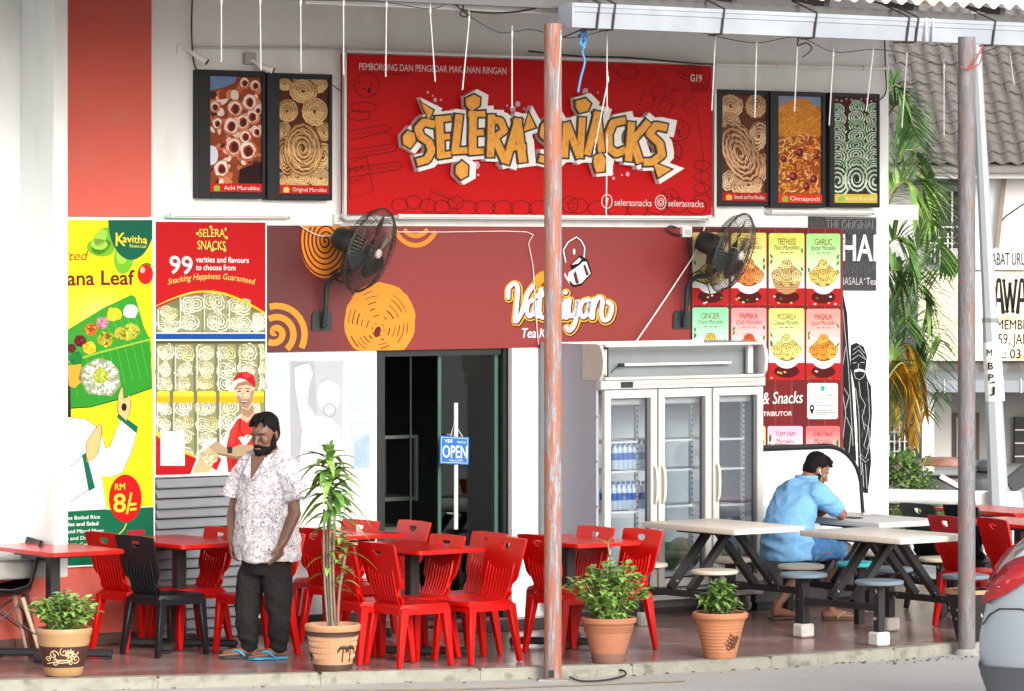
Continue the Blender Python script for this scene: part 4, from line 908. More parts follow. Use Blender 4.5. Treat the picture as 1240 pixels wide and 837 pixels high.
# headings
for o_, c, l in ((1.0, (40, 20, 14), 6), (0, (246, 216, 110), 7)):
    p.text('SELERA', 241 + o_, 272 + o_, 287 + o_, 10, c, l, off=.012); p.text("'", 272 + o_, 274 + o_, 287 + o_, 11, c, l, off=.012); p.text('SNACKS', 239 + o_, 273 + o_, 302 + o_, 11, c, l, y1=303 + o_, off=.012)
for cx, cy in ((239, 283), (255, 275), (274, 288), (257, 303), (272, 303)): p.ell(cx, cy, 1.9, 1.9, (246, 216, 110), 7, 8)
p.text('99', 205, 233, 331, 22, (246, 244, 240), 6, y1=332, off=.012); p.text('varities and flavours', 237, 301, 317.5, 7, (246, 244, 240), 6, y1=318.5, off=.012); p.text('to choose from', 237, 285, 327, 7, (246, 244, 240), 6, y1=327.6, off=.012)
p.text('Snacking Happiness Guaranteed', 203, 309, 345, 7.6, (238, 214, 120), 6, y1=345, shear=.25, arc=7)
p.build('print', t, PRINT)

# ================================================================== menu poster with cards
t, f, p = panel('menu_poster', 'maroon menu poster with cards of murukku bowls beside the white corner', 'poster', [(838, 274.5), (1021, 276), (1021, 574), (838, 577)], .035, mat('menu_maroon', lam((122, 44, 46)), .45, var=.16, scale=5))
for k in range(9): p.rect(840 + k * 20, 277, 858 + k * 20, 573, (116 + (k % 3) * 7, 42, 44), 0)
cols = [(838.5, 882), (885.5, 928), (931, 974), (976.5, 1017.5)]
tops = {0: [(232, 214, 140), (240, 220, 120), (214, 226, 110), (176, 236, 150)], 1: [(150, 236, 178), (250, 160, 160), (214, 228, 130), (250, 160, 150)]}
nm = [['CLASSIC', 'SPICE', 'TEETHLESS', 'GARLIC'], ['GINGER', 'PAPRIKA', 'MOZZARELLA', 'MASALA']]; n2 = [['Mini Murukku', 'Ring Murukku', 'Thin Murukku', 'Butter Murukku'], ['Onion Murukku', 'Chilli Murukku', 'Cheese Murukku', 'Spice Murukku']]
TX = (130, 34, 34)
def cardbg(x0, y0, x1, y1, tc, red=True):
    p.rrect(x0, y0, x1, y1, 2.5, tc, 1); h = y1 - y0
    for k in range(7):
        b = .12 + k * .09; c = tuple(int(v + (238 - v) * (k + 1) / 7) for v in tc); p.rect(x0, y0 + h * b, x1, y0 + h * (b + .1), c, 1.3 + k * .05)
    p.rect(x0, y0 + h * .7, x1, y0 + h * (.78 if red else .98), (236, 234, 240), 1.7)
    if red: p.poly([(x0, y0 + h * .76), (x1, y0 + h * .76), (x1, y1 - 2), (x1 - 2, y1), (x0 + 2, y1), (x0, y1 - 2)], (186, 34, 34), 2)
    for k in range(4): p.ell(rnd.choice((x0 + 3, x1 - 3)), rnd.uniform(y0 + h * .2, y0 + h * .55), 1.4, 3, (70, 150, 70), 2.2, 8, rot=rnd.uniform(-.6, .6))
food = [[(226, 186, 110), (236, 140, 80), (218, 190, 130), (236, 196, 110)], [(232, 176, 80), (200, 90, 40), (240, 214, 120), (238, 150, 60)]]
for r, (y0, y1) in enumerate(((282, 370), (373, 460))):
    for c, (x0, x1) in enumerate(cols):
        s_ = .5 * (c - 1); a, b = y0 + s_, y1 + s_ * .4; w = x1 - x0; cx = (x0 + x1) / 2; h = b - a; fc = food[r][c]
        cardbg(x0, a, x1, b, tops[r][c])
        p.text(nm[r][c], cx - w * .26, cx + w * .26, a + h * .155, h * .085, TX, 3, off=-.0, spacing=.85); p.text(n2[r][c], cx - w * .36, cx + w * .36, a + h * .235, h * .07, (90, 40, 40), 3.2, y1=a + h * .225, shear=.3)
        for k in (-1, 0, 1): p.rect(cx + k * 6 - 2, a + h * .262, cx + k * 6 + 2, a + h * .272, (70, 60, 60), 3)
        by = a + h * .70; bw = (200, 160, 110) if (r, c) == (0, 2) else (236, 234, 242)
        p.ell(cx, b - h * .12, w * .36, h * .09, (90, 14, 18), 2.4, 18)
        p.poly([(cx + w * .40 * math.cos(math.radians(k)), by - 6 + (h * .21) * math.sin(math.radians(k))) for k in range(0, 181, 12)], bw, 4)
        hl = tuple(min(255, int(v * 1.1 + 12)) for v in fc); dk_ = tuple(int(v * .62) for v in fc)
        p.ell(cx, by - h * .12, w * .36, h * .16, dk_, 4.3, 18)
        for k, (ox, oy) in enumerate(((-.22, -.05), (.22, -.05), (0, -.02), (-.14, -.16), (.14, -.16), (0, -.25), (-.28, -.1), (.28, -.1), (0, -.12))):
            p.coil(cx + ox * w, by + oy * h - 2, w * .15, w * .15, 1.5, 2.4, hl if k % 2 else fc, 4.6 + k * .2, dk_)
        if (r, c) == (0, 2):
            for k in range(5): p.stroke([(cx - w * .36 + k, by - 2 + k * 3), (cx + w * .36 - k, by - 2 + k * 3)], .7, (150, 110, 66), 7)
        for k in range(5): p.ell(x0 + rnd.uniform(3, w - 3), b - rnd.uniform(2, 12), 1.6, 1.2, rnd.choice(((70, 140, 60), (225, 190, 120), (236, 230, 220))), 7.5, 7)
p.text('Sweets & Snacks', 880, 972, 491, 15, (60, 20, 24), 3, y1=489, shear=.2, off=.03); p.text('Sweets & Snacks', 880, 972, 491, 15, (238, 228, 224), 4, y1=488, shear=.2, off=.015)
p.text('WHOLESALE AND DISTRIBUTOR', 850, 959, 505, 5.6, (236, 228, 224), 3, y1=503.5, off=.02)
p.rrect(977.5, 464, 1014.5, 507.5, 3, (242, 240, 240), 3); p.rrect(993.5, 467.5, 998.5, 473.5, 1.5, (60, 180, 140), 4); p.text('+6012-269 4842', 983, 1010, 480.5, 4, (60, 60, 64), 4); p.rect(980, 482.3, 1012, 482.9, (110, 110, 110), 4); p.text('ADDRESS', 990, 1002, 488.5, 2.6, (70, 70, 70), 4)
for k, (a, b) in enumerate(((987, 1010), (987, 1004), (987, 1008), (987, 1011), (987, 1000))): p.rect(a, 491 + k * 2.7, b, 492 + k * 2.7, (120, 120, 122), 4)
p.ell(983, 494, 3, 4, (30, 30, 30), 4, 12); p.poly([(980.5, 496), (985.5, 496), (983, 503)], (30, 30, 30), 4); p.ell(983, 494, 1.2, 1.5, (242, 240, 240), 5, 8)
for (x0, x1), tc, a, b in (((929.5, 972), (240, 190, 214), 'TOM YAM', 'Murukku'), ((976, 1017), (246, 120, 120), 'CHILLI MALA', 'Murukku'), ((884, 927), (236, 224, 140), 'CURRY', 'Murukku')):
    cardbg(x0, 516, x1, 572, tc, False); cx = (x0 + x1) / 2; p.text(a, cx - 12, cx + 12, 528.5, 6, TX, 3, spacing=.85); p.text(b, cx - 11, cx + 11, 537, 6, (90, 40, 40), 3, shear=.3)
p.build('print', t, PRINT)

# ================================================================== black chalk sign, black figure mural, faint mural
t, f, p = panel('chalk_sign', 'black chalk lettered tea sign half hidden behind the maroon menu poster', 'sign', [(980, 262), (1061.5, 263.5), (1061.5, 352), (980, 351)], .02, mat('chalk_black', (.028, .028, .03), .7, var=.6, scale=12, col2=(.09, .09, .09), c2=(.55, .8), c2scale=30))
def chalk(tx, x0, x1, y, cap, col, n=1, **k):
    p.text(tx, x0, x1, y, cap, col, 1, **k)
for o_ in (-.35, .35): chalk('THE ORIGINAL', 1001 + o_, 1060 + o_, 277.5 + o_, 11, (150, 152, 156), off=-.005)
p.text('THE ORIGINAL', 1001.4, 1060.4, 277.4, 10.2, (26, 26, 28), 2, off=.012); p.text('THE ORIGINAL', 1001.2, 1060.2, 277, 9, (120, 122, 126), 3, off=-.022)
p.text('CHAI', 1000, 1061, 315, 33, (232, 232, 234), 1, y1=316, off=.02)
for k in range(60): p.ell(rnd.uniform(1000, 1061), rnd.uniform(282, 316), rnd.uniform(.3, .8), rnd.uniform(.3, 1.3), (34, 34, 36), 2, 6)
p.text('KAVITHA', 1015, 1061, 330, 12, (96, 98, 102), 1, y1=331, off=-.02); p.text('MASALA', 1017, 1045, 345, 9.5, (190, 190, 194), 1, off=-.005); p.text('Tea', 1049, 1061, 345, 9, (210, 210, 214), 1, off=-.005); p.ell(1047, 338, .9, .9, (200, 200, 204), 1, 7)
p.stroke([(1000, 264), (1061, 265), (1061, 351)], .7, (150, 150, 152), 1)
p.build('lettering', t, PAINT)
t, f = wthing('turban_mural', 'black painted mural of a moustached man in a turban on the white corner', 'mural', 1037, 480, .004)
p = Print(f, .003, .0004); BK = (34, 35, 38); LN = (190, 192, 194)
p.poly([(1010, 352), (1021, 355), (1026, 380), (1028, 420), (1032, 470), (1035, 520), (1037, 556), (1034, 575), (1010, 575)], BK, 0)
p.poly([(1030, 418), (1037, 415), (1046, 420), (1050, 432), (1048, 450), (1050, 458), (1055, 468), (1056, 500), (1054, 540), (1055, 560), (1051, 598), (1044, 596), (1040, 580), (1038, 520), (1035, 470), (1030, 445)], BK, .2)
for P_ in ([(1033, 424), (1040, 419), (1047, 428)], [(1032, 430), (1040, 424), (1048, 434)], [(1031, 436), (1040, 430), (1049, 436)], [(1033, 440), (1037, 439)], [(1042, 439), (1047, 439)], [(1040, 440), (1039, 446), (1041, 447)], [(1034, 452), (1036, 458), (1041, 460), (1046, 456), (1048, 450)],
           [(1040, 462), (1042, 480), (1048, 490), (1044, 505), (1047, 520)], [(1050, 462), (1052, 480), (1053, 505), (1050, 525), (1046, 540), (1050, 545), (1054, 530)], [(1036, 470), (1040, 500), (1041, 540), (1043, 575)], [(1045, 512), (1052, 518), (1053, 540), (1048, 556), (1042, 550)], [(1040, 552), (1048, 560), (1052, 556)], [(1044, 560), (1046, 590)], [(1048, 562), (1050, 592)],
           [(1020, 365), (1023, 400), (1027, 440), (1030, 490), (1033, 540)], [(1024, 420), (1018, 460), (1024, 500), (1020, 540), (1030, 560)], [(1022, 470), (1028, 480), (1024, 495)], [(1025, 505), (1031, 520), (1028, 548)]): p.stroke(P_, .6, LN, 1)
p.poly([(1035, 448), (1040, 446.5), (1046, 448), (1048, 451), (1041, 449.5), (1034, 451)], (225, 225, 226), 1.3)
for k in range(26): x, y = rnd.uniform(1036, 1052), rnd.uniform(470, 590); p.stroke([(x, y), (x + rnd.uniform(-2, 2), y + rnd.uniform(3, 9))], .35, (120, 122, 126), 1)
p.build('painting', t, PAINT)
t, f = wthing('faded_mural', 'faint whitewashed mural of a man raising his arm between pale blue shutters', 'mural', 390, 520, .004)
p = Print(f, .003, .0003)
p.poly([(350, 437), (416, 437), (414, 560), (352, 575)], (180, 184, 191), 0); p.poly([(352, 437), (380, 437), (384, 500), (364, 560), (352, 560)], (169, 172, 179), .3)
p.poly([(323, 445), (346, 445), (346, 508), (323, 508)], (186, 195, 205), 0); p.poly([(323, 512), (345, 512), (345, 575), (323, 575)], (188, 195, 205), 0)
p.poly([(423, 446), (448, 446), (448, 500), (423, 501)], (186, 195, 206), 0); p.poly([(424, 509), (448, 508), (448, 568), (425, 569)], (184, 194, 206), 0); p.poly([(430, 535), (448, 526), (448, 566), (428, 567)], (165, 186, 203), .4)
for k in range(40): x = rnd.uniform(430, 447); y = rnd.uniform(525, 560); p.stroke([(x, y), (x, y + rnd.uniform(3, 9))], .4, (143, 170, 194), .8)
p.poly([(357, 445), (374, 440), (379, 452), (374, 468), (372, 490), (384, 505), (398, 503), (412, 520), (416, 577), (362, 580), (366, 520), (358, 470)], (222, 223, 225), 1); p.ell(398, 480, 14, 20, (225, 226, 227), 1.4, 24)
p.stroke(circ(399, 497, 7, 8), 2.4, (167, 169, 174), 2, True)
for P_, w in (([(388, 475), (393, 473), (397, 476)], .7), ([(402, 476), (406, 474), (410, 477)], .7), ([(390, 480), (396, 481)], .6), ([(403, 481), (408, 481)], .6), ([(399, 480), (398, 488), (401, 489)], .5), ([(357, 445), (364, 440), (374, 441), (378, 452)], .6), ([(360, 462), (374, 463)], .5), ([(388, 462), (398, 459), (408, 464)], .5)): p.stroke(P_, w, (135, 138, 145), 2)
for P_ in ([(349, 436), (349, 575)], [(418, 436), (417, 570)], [(323, 444), (347, 444), (347, 509), (323, 509)], [(421, 444), (450, 444), (450, 502), (422, 503)], [(422, 507), (450, 507), (450, 572), (424, 573)], [(349, 436), (452, 436), (453, 576)]): p.stroke(P_, .45, (157, 160, 167), 2)
p.build('painting', t, PAINT)

# ================================================================== open sign on the door handle
t, f = wthing('open_sign', 'small blue OPEN sign hanging from the white door handle', 'sign', 550, 545, .06)
mb = MB(); mb.prism(quadd([(533, 527.5), (568, 529.5), (567.5, 563), (532.5, 561.5)], .06, f), (0, .008, 0)); mb.build('board', mat('blue_sign', lam((30, 120, 196)), .35, var=.04), t)
p = Print(f, .061, .0006)
p.stroke([(534.5, 529.5), (566.3, 531.2), (565.8, 561), (534.2, 559.8)], .7, (226, 236, 244), 0, True)
p.text('YES', 538, 548, 536, 3.8, (236, 242, 246), 1, off=.02); p.text("We're", 553, 564, 537, 3.2, (236, 242, 246), 1); p.text('OPEN', 536, 565.5, 554, 15.5, (244, 246, 248), 1, y1=555, off=.012); p.text('WELCOME', 544, 560, 559, 2.6, (236, 242, 246), 1)
p.build('lettering', t, PRINT)
mb = MB(); q = quadd([(546, 528), (550, 512), (560, 529)], .055, f); mb.tube(q, .003, 5); mb.build('string', M['white_plastic'], t)

# ================================================================== wall fans
fan_m = mat('fan_black_green', (.012, .022, .022), .4, var=.3); cage_m = mat('fan_cage', (.05, .045, .04), .45, .4, var=.3)
def make_fan(label, plate, hub, loc_d=.0):
    """plate px centre on the wall; hub = cage centre in pixels"""
    t, f = wthing('wall_fan', label, 'fan', plate[0], plate[1], 0.02, 'wall fans beside the tea banner')
    R = t.matrix_basis.to_3x3() if False else Matrix.Rotation(TH, 3, 'Z')
    def loc(px, py, d): u, z = wpx(px, py, d); return Vector((u - f[0], -(d - f[2]), z - f[1]))
    mb = MB(); c = loc(plate[0], plate[1], .02); mb.prism([(c.x - .09, 0, c.z - .07), (c.x + .09, 0, c.z - .07), (c.x + .09, 0, c.z + .05), (c.x + .06, 0, c.z + .08), (c.x - .06, 0, c.z + .08), (c.x - .09, 0, c.z + .05)], (0, -.012, 0))
    for sx in (-1, 1):
        for z in (-.03, .02): mb.sphere((c.x + sx * .045, -.014, c.z + z), .008, 8)
    mb.build('bracket_plate', fan_m, t)
    hc = loc(hub[0], hub[1], .42)
    nv = Vector((.84, -.41, -.34)).normalized()                       # world direction the fan blows
    nl = Matrix.Rotation(-TH, 3, 'Z') @ nv
    mot = hc - nl * .17
    top = Vector((c.x, -.10, c.z + .30))
    mb = MB(); mb.tube(spline([(c.x, -.03, c.z - .05), (c.x, -.06, c.z + .1), (c.x, -.08, c.z + .27), (c.x + .04, -.14, c.z + .35), (mot.x - .03, mot.y + .02, c.z + .37), (mot.x + nl.x * .03, mot.y + nl.y * .03, mot.z - .19)], 6), .019, 10); mb.build('arm', fan_m, t, smooth=True)
    z = nl; x = z.cross(Vector((0, 0, 1))).normalized(); y = z.cross(x)
    Mx = Matrix(((x.x, y.x, z.x, hc.x), (x.y, y.y, z.y, hc.y), (x.z, y.z, z.z, hc.z), (0, 0, 0, 1)))
    mb = MB(); mb.T = Mx; mb.lathe([(.03, -.31), (.075, -.30), (.09, -.27), (.092, -.17), (.08, -.12), (.05, -.10)], 18); mb.tube([(0, .0, -.2), (0, .16, -.16)], .022, 8); mb.build('motor', fan_m, t, smooth='auto')
    mb = MB(); mb.T = Mx; R_ = .335
    for k in range(72):
        a = 6.2832 * k / 72; cx, sx = math.cos(a), math.sin(a)
        pts = [(r * cx, r * sx, z_) for r, z_ in ((.05, .085), (.18, .088), (.28, .065), (R_, 0))]; mb.tube(pts, .0021, 3, cap=False)
        pts = [(r * cx, r * sx, z_) for r, z_ in ((.06, -.10), (.17, -.105), (.29, -.07), (R_, 0))]; mb.tube(pts, .0021, 3, cap=False)
    def ring(r, z_, w, n=48): mb.tube([(r * math.cos(6.2832 * k / n), r * math.sin(6.2832 * k / n), z_) for k in range(n + 1)], w, 5, cap=False)
    ring(R_, 0, .006); ring(R_, .012, .003); ring(.25, .075, .0022); ring(.15, .088, .0022); ring(.25, -.086, .0022); ring(.15, -.104, .0022); ring(.30, .05, .002); ring(.07, -.10, .004)
    mb.build('cage', cage_m, t)
    mb = MB(); mb.T = Mx; mb.lathe([(.0, .10), (.03, .098), (.036, .09), (.036, .07)], 16); mb.build('badge', mat('fan_badge', (.5, .45, .42), .4), t)
    for k in range(3):
        mb = MB(); mb.T = Mx @ Matrix.Rotation(k * 2.0944 + .3, 4, 'Z'); g = []
        n_ = 8; rows = []
        for i in range(n_ + 1):
            r = .05 + .235 * i / n_; wA = .18 + .38 * math.sin(math.pi * min(1, i / n_ * .8 + .12)); rows.append([mb.bm.verts.new((r * math.cos(s2 * wA), r * math.sin(s2 * wA), .03 * s2 * 1.0)) for s2 in (-1, -.5, 0, .5, 1)])
        fs = []
        for A, B in zip(rows, rows[1:]):
            for i in range(4): mb.bm.faces.new((A[i], A[i + 1], B[i + 1], B[i]))
        mb._fin([v for r in rows for v in r]); ob = mb.build('blade', fan_m, t, smooth=True); md = ob.modifiers.new('thick', 'SOLIDIFY'); md.thickness = .004
    mb = MB(); mb.T = Mx; mb.lathe([(.04, -.02), (.045, .02), (.03, .05)], 14); mb.build('hub', fan_m, t, smooth='auto')
    a = mot + Vector((0, 0, -.08)); mb = MB()
    mb.tube(spline([a, a + Vector((-.09, -.02, -.12)), a + Vector((-.06, 0, -.22)), (c.x + .05, -.09, c.z + .33)], 5), .006, 5); mb.tube(spline([(c.x + .02, -.08, c.z + .36), (c.x + .10, -.12, c.z + .40), (c.x + .16, -.13, c.z + .30), (c.x + .2, -.13, c.z + .2)], 5), .005, 5); mb.build('cord', M['black_rubber'], t, smooth=True)
    return t
make_fan('black wall fan mounted among the orange spirals left of the doorway', (389, 389), (447, 303))
make_fan('black wall fan mounted above the fridge over the murukku menu cards', (825, 388), (886, 306))

# ================================================================== cameras, tube lights, boxes and pipes on the wall
def cctv(px, py, label, box, dirw):
    t, f = wthing('security_camera', label, 'security camera', px, py, .0, 'security cameras over the framed pictures'); t.scale = (.8, .8, .8)
    mb = MB()
    if box: mb.box((-.03, -.03, .02), (.12, .06, .11), bev=.008)
    else: mb.box((-.06, -.012, 0), (.075, .024, .085), bev=.004)
    mb.build('wall_box', mat('cctv_box', (.36, .36, .34), .5) if box else M['white_plastic'], t)
    a = Vector((-.02, -.07, 0)); b = a + Vector((.06, -.05, -.05)); d = Vector(dirw).normalized()
    mb = MB(); mb.tube([(-.04, -.02, .0), a, b], .014, 8); mb.build('arm', M['white_plastic'], t, smooth='auto')
    mb = MB(); mb.tube([b - d * .02, b + d * .10], .027, 14); mb.tube([b + d * .03, b + d * .125], .031, 14); mb.build('body', M['white_plastic'], t, smooth='auto')
    mb = MB(); mb.tube([b + d * .12, b + d * .134], .03, 14); mb.build('lens', M['dark_gap'], t, smooth='auto')
cctv(224, 60, 'white security camera on the bare wall left of the framed pictures', False, (.55, -.5, -.5))
cctv(303, 74, 'security camera on a grey box above the fried rings picture', True, (.6, -.5, -.3))
def tubelight(x0, y0, x1, y1, d, label, dbl=False):
    u0, z0 = wpx(x0, y0, d); u1, z1 = wpx(x1, y1, d); zc = (z0 + z1) / 2; L = u1 - u0
    t = thing('tube_light', label, 'light', wl((u0 + u1) / 2, zc, 0), TH, 'unlit tube lights under the signs')
    mb = MB(); mb.box((0, -d / 2, -.006), (L, d - .02, .026), bev=.003); mb.build('batten', M['white_metal'], t)
    n = 2 if dbl else 1
    for k in range(n):
        a, b = -L / 2 + L * k / n + .02, -L / 2 + L * (k + 1) / n - .02
        mb = MB(); mb.tube([(a, -d, .004), (b, -d, .004)], .013, 10); mb.build('tube', M['white_plastic'], t, smooth='auto')
        mb = MB(); mb.box((a, -d, .0), (.03, .03, .034)); mb.box((b, -d, .0), (.03, .03, .034)); mb.build('end_cap', M['silver'], t)
tubelight(205, 260.5, 354, 262, .08, 'white tube light below the two left framed pictures')
tubelight(481, 261.5, 860, 264.5, .16, 'long pair of tube lights along the bottom of the big red sign', True)
tubelight(933, 256, 1061, 258, .08, 'white tube light below the three right framed pictures')
def wbox(name, px, py, w, h, dp, m, label, cat):
    t, f = wthing(name, label, cat, px, py, 0); mb = MB(); mb.box((0, -dp / 2, 0), (w, dp, h), bev=.005); mb.build('cover', m, t)
    mb = MB(); mb.box((0, -dp - .004, 0), (w * .6, .01, h * .5), bev=.003); mb.build('plate', M['silver'], t); return t
wbox('junction_box', 407, 265.5, .075, .08, .04, M['white_plastic'], 'white junction box at the lower left corner of the big red sign', 'electric box')
wbox('junction_box', 828, 281, .10, .085, .05, M['white_plastic'], 'white junction box under the lower right corner of the big red sign', 'electric box')
def pipe(pts, d, r, m, label):
    P_ = [wl(*wpx(x, y, d), d) for x, y in pts]; mb = MB(); mb.tube(P_, r, 8)
    for a, b in zip(P_, P_[1:]):
        n = max(1, int((b - a).length / .9))
        for k in range(1, n + 1): q_ = a + (b - a) * (k - .3) / n; dd = (b - a).normalized(); mb.tube([q_ - dd * .012, q_ + dd * .012], r * 1.5, 8)
    tag(mb.build('conduit_pipe', m, smooth='auto'), label, 'pipe')
pipe([(235, 57.5), (419, 59)], .03, .011, mat('grey_conduit', (.5, .5, .5), .5), 'grey conduit pipe running above the left framed pictures')
pipe([(866, 78), (1077, 83)], .03, .014, M['white_plastic'], 'white conduit pipe running above the right framed pictures')
wire('wall_cable', [(233, -5), (232, 30), (233, 62), (236, 80), (242, 90)], .03, .006, M['black_rubber'], 'black cable dropping from the top past the left security camera')
wire('wall_cable', [(1071, 40), (1072, 80), (1073, 110), (1066, 121)], .03, .006, M['black_rubber'], 'black cable running down the white right corner')
wire('wall_cable', [(403, 103), (412, 110), (419, 112)], .05, .004, M['black_rubber'], 'short black cable between the brown coils picture and the red sign')
wire('wall_cable', [(352, 262), (362, 272), (385, 285), (408, 285)], .04, .004, M['white_plastic'], 'white cable from the left tube light to the left fan')
wire('wall_cable', [(856, 264), (845, 300), (820, 340), (790, 385), (768, 417)], .08, .006, M['white_plastic'], 'pale cable running diagonally down the maroon banner to the fridge')
wire('wall_cable', [(820, 276), (812, 274), (808, 278), (818, 284), (826, 285)], .05, .007, M['black_rubber'], 'short black cable looping into the right junction box')
wire('wall_cable', [(833, 285), (834, 300), (838, 330), (836, 352), (834, 370)], .04, .006, M['black_rubber'], 'black cable from the junction box down to the right fan')
wire('wall_cable', [(640, 62), (700, 68), (760, 70), (830, 76), (866, 78)], .14, .007, M['black_rubber'], 'black cable lying along the top edge of the big red sign')
# ================================================================== fridge
FDp = .80
fa = wpx(726, 600, FDp)[0]; fb = wpx(925, 600, FDp)[0]; FWd = fb - fa
zT = wpx(726, 417, FDp)[1]
fr = thing('drinks_fridge', 'tall white three door display fridge with bottles and melons behind glass', 'fridge', wl(fa, 0, FDp), TH)   # x along the wall, y into it
def fpx(px, py, d=FDp): u, z = wpx(px, py, d); return u - fa, z
fw_ = mat('fridge_white', (.52, .51, .48), .35, var=.04); fg_ = mat('fridge_side_grey', lam((172, 174, 186), .95), .4, var=.04, scale=1.5); fi = mat('fridge_inside', (.80, .84, .87), .4, var=.04)
Dp = FDp - .04; zB = .13
mb = MB(); mb.box((.012, Dp / 2 + .02, (zB + zT) / 2), (.024, Dp - .04, zT - zB), bev=.004)
for z in (.55, .9, 1.25, 1.6): mb.box((-.002, .03, z), (.008, .05, .01))
mb.build('side_panel', fg_, fr)
mb = MB(); mb.box((FWd - .012, Dp / 2 + .02, (zB + zT) / 2), (.024, Dp - .04, zT - zB), bev=.004); mb.build('side_panel', fg_, fr)
zh0 = fpx(726, 461)[1]; zd1 = fpx(800, 471.5)[1]; zd0 = fpx(800, 709)[1] if False else .36
mb = MB(); mb.box((FWd / 2, Dp - .02, (zd0 + zT) / 2), (FWd - .05, .03, zT - zd0)); mb.box((FWd / 2, Dp / 2, zd0 - .02), (FWd - .05, Dp - .06, .04)); mb.box((FWd / 2, Dp / 2 + .05, zd1 + .035), (FWd - .05, Dp - .12, .05)); mb.build('inner_lining', fi, fr)
mb = MB(); mb.box((FWd / 2, Dp / 2, (zB + zd0) / 2 - .02), (FWd - .052, Dp - .05, zd0 - zB - .05)); mb.build('machine_base', M['dark_gap'], fr)
# canopy over the doors: curved side cheeks, recessed panel, tube
mb = MB(); zc0, zc1 = zh0, zT
ch = [(Dp * .28, zc1 - .004), (.0, zc1 - .004), (-.035, zc1 - .06), (-.05, (zc0 + zc1) / 2 + .01), (-.035, zc0 + .05), (.0, zc0), (Dp * .28, zc0)]
mb.prism([(-.003, a, b) for a, b in ch], (.03, 0, 0)); mb.build('canopy_cheek', mat('cheek_beige', (.50, .47, .42), .45), fr)
mb = MB(); mb.prism([(FWd - .024, a, b) for a, b in ch], (.03, 0, 0)); mb.build('canopy_cheek', M['silver'], fr)
mb = MB(); mb.box((FWd / 2, -.02, zc1 - .012), (FWd - .06, .05, .024), bev=.004); mb.box((FWd / 2, -.012, zc0 + .012), (FWd - .06, .05, .024), bev=.004)
for y in (-.045,): mb.box((.03, y + .006, (zc0 + zc1) / 2), (.012, .012, zc1 - zc0 - .08))
mb.build('canopy_trim', fw_, fr)
mb = MB(); mb.box((FWd / 2, .13, (zc0 + zc1) / 2), (FWd - .06, .02, zc1 - zc0 - .03)); mb.build('canopy_panel', mat('canopy_grey', (.19, .215, .22), .4), fr)
mb = MB(); mb.box((.075, .08, (zc0 + zc1) / 2), (.09, .08, zc1 - zc0 - .05)); mb.build('canopy_gap', M['dark_gap'], fr)
mb = MB(); mb.box((FWd - .1, .06, (zc0 + zc1) / 2), (.05, .03, zc1 - zc0 - .06)); mb.build('canopy_strip', M['silver'], fr)
xa, za = fpx(752, 442, FDp - .08); xb, _ = fpx(884, 438, FDp - .08)
mb = MB(); mb.tube([(xa, .07, za), (xb, .07, za)], .011, 10); mb.build('tube', M['white_plastic'], fr, smooth='auto')
mb = MB(); mb.tube([(xa - .03, .07, za), (xa + .02, .07, za)], .014, 8); mb.tube(spline([(xa, .07, za), (xa - .08, .06, za - .03), (xa - .12, .05, za - .06)], 4), .004, 5); mb.build('tube_socket', M['black_rubber'], fr)
# control strip with vents
zs0 = fpx(800, 470)[1]; zs1 = zh0 - .003
mb = MB(); mb.box((FWd / 2, .01, (zs0 + zs1) / 2), (FWd, .06, zs1 - zs0), bev=.003); mb.build('control_strip', fw_, fr)
mb = MB(); mb.box((fpx(757, 465)[0], -.022, (zs0 + zs1) / 2), (.12, .008, (zs1 - zs0) * .7)); mb.build('display', M['dark_gap'], fr)
mb = MB()
def vents(x0, x1, z, n, y, w, h):
    for k in range(n): mb.tube([(x0 + (x1 - x0) * (k + .5) / n + w / 2 * math.cos(6.2832 * j / 8), y, z + h / 2 * math.sin(6.2832 * j / 8)) for j in range(9)], .0022, 4, cap=False)
vents(fpx(768, 465)[0], fpx(918, 465)[0], (zs0 + zs1) / 2, 34, -.021, .026, .018); mb.build('vent_holes', mat('vent_grey', (.2, .2, .2), .5), fr)
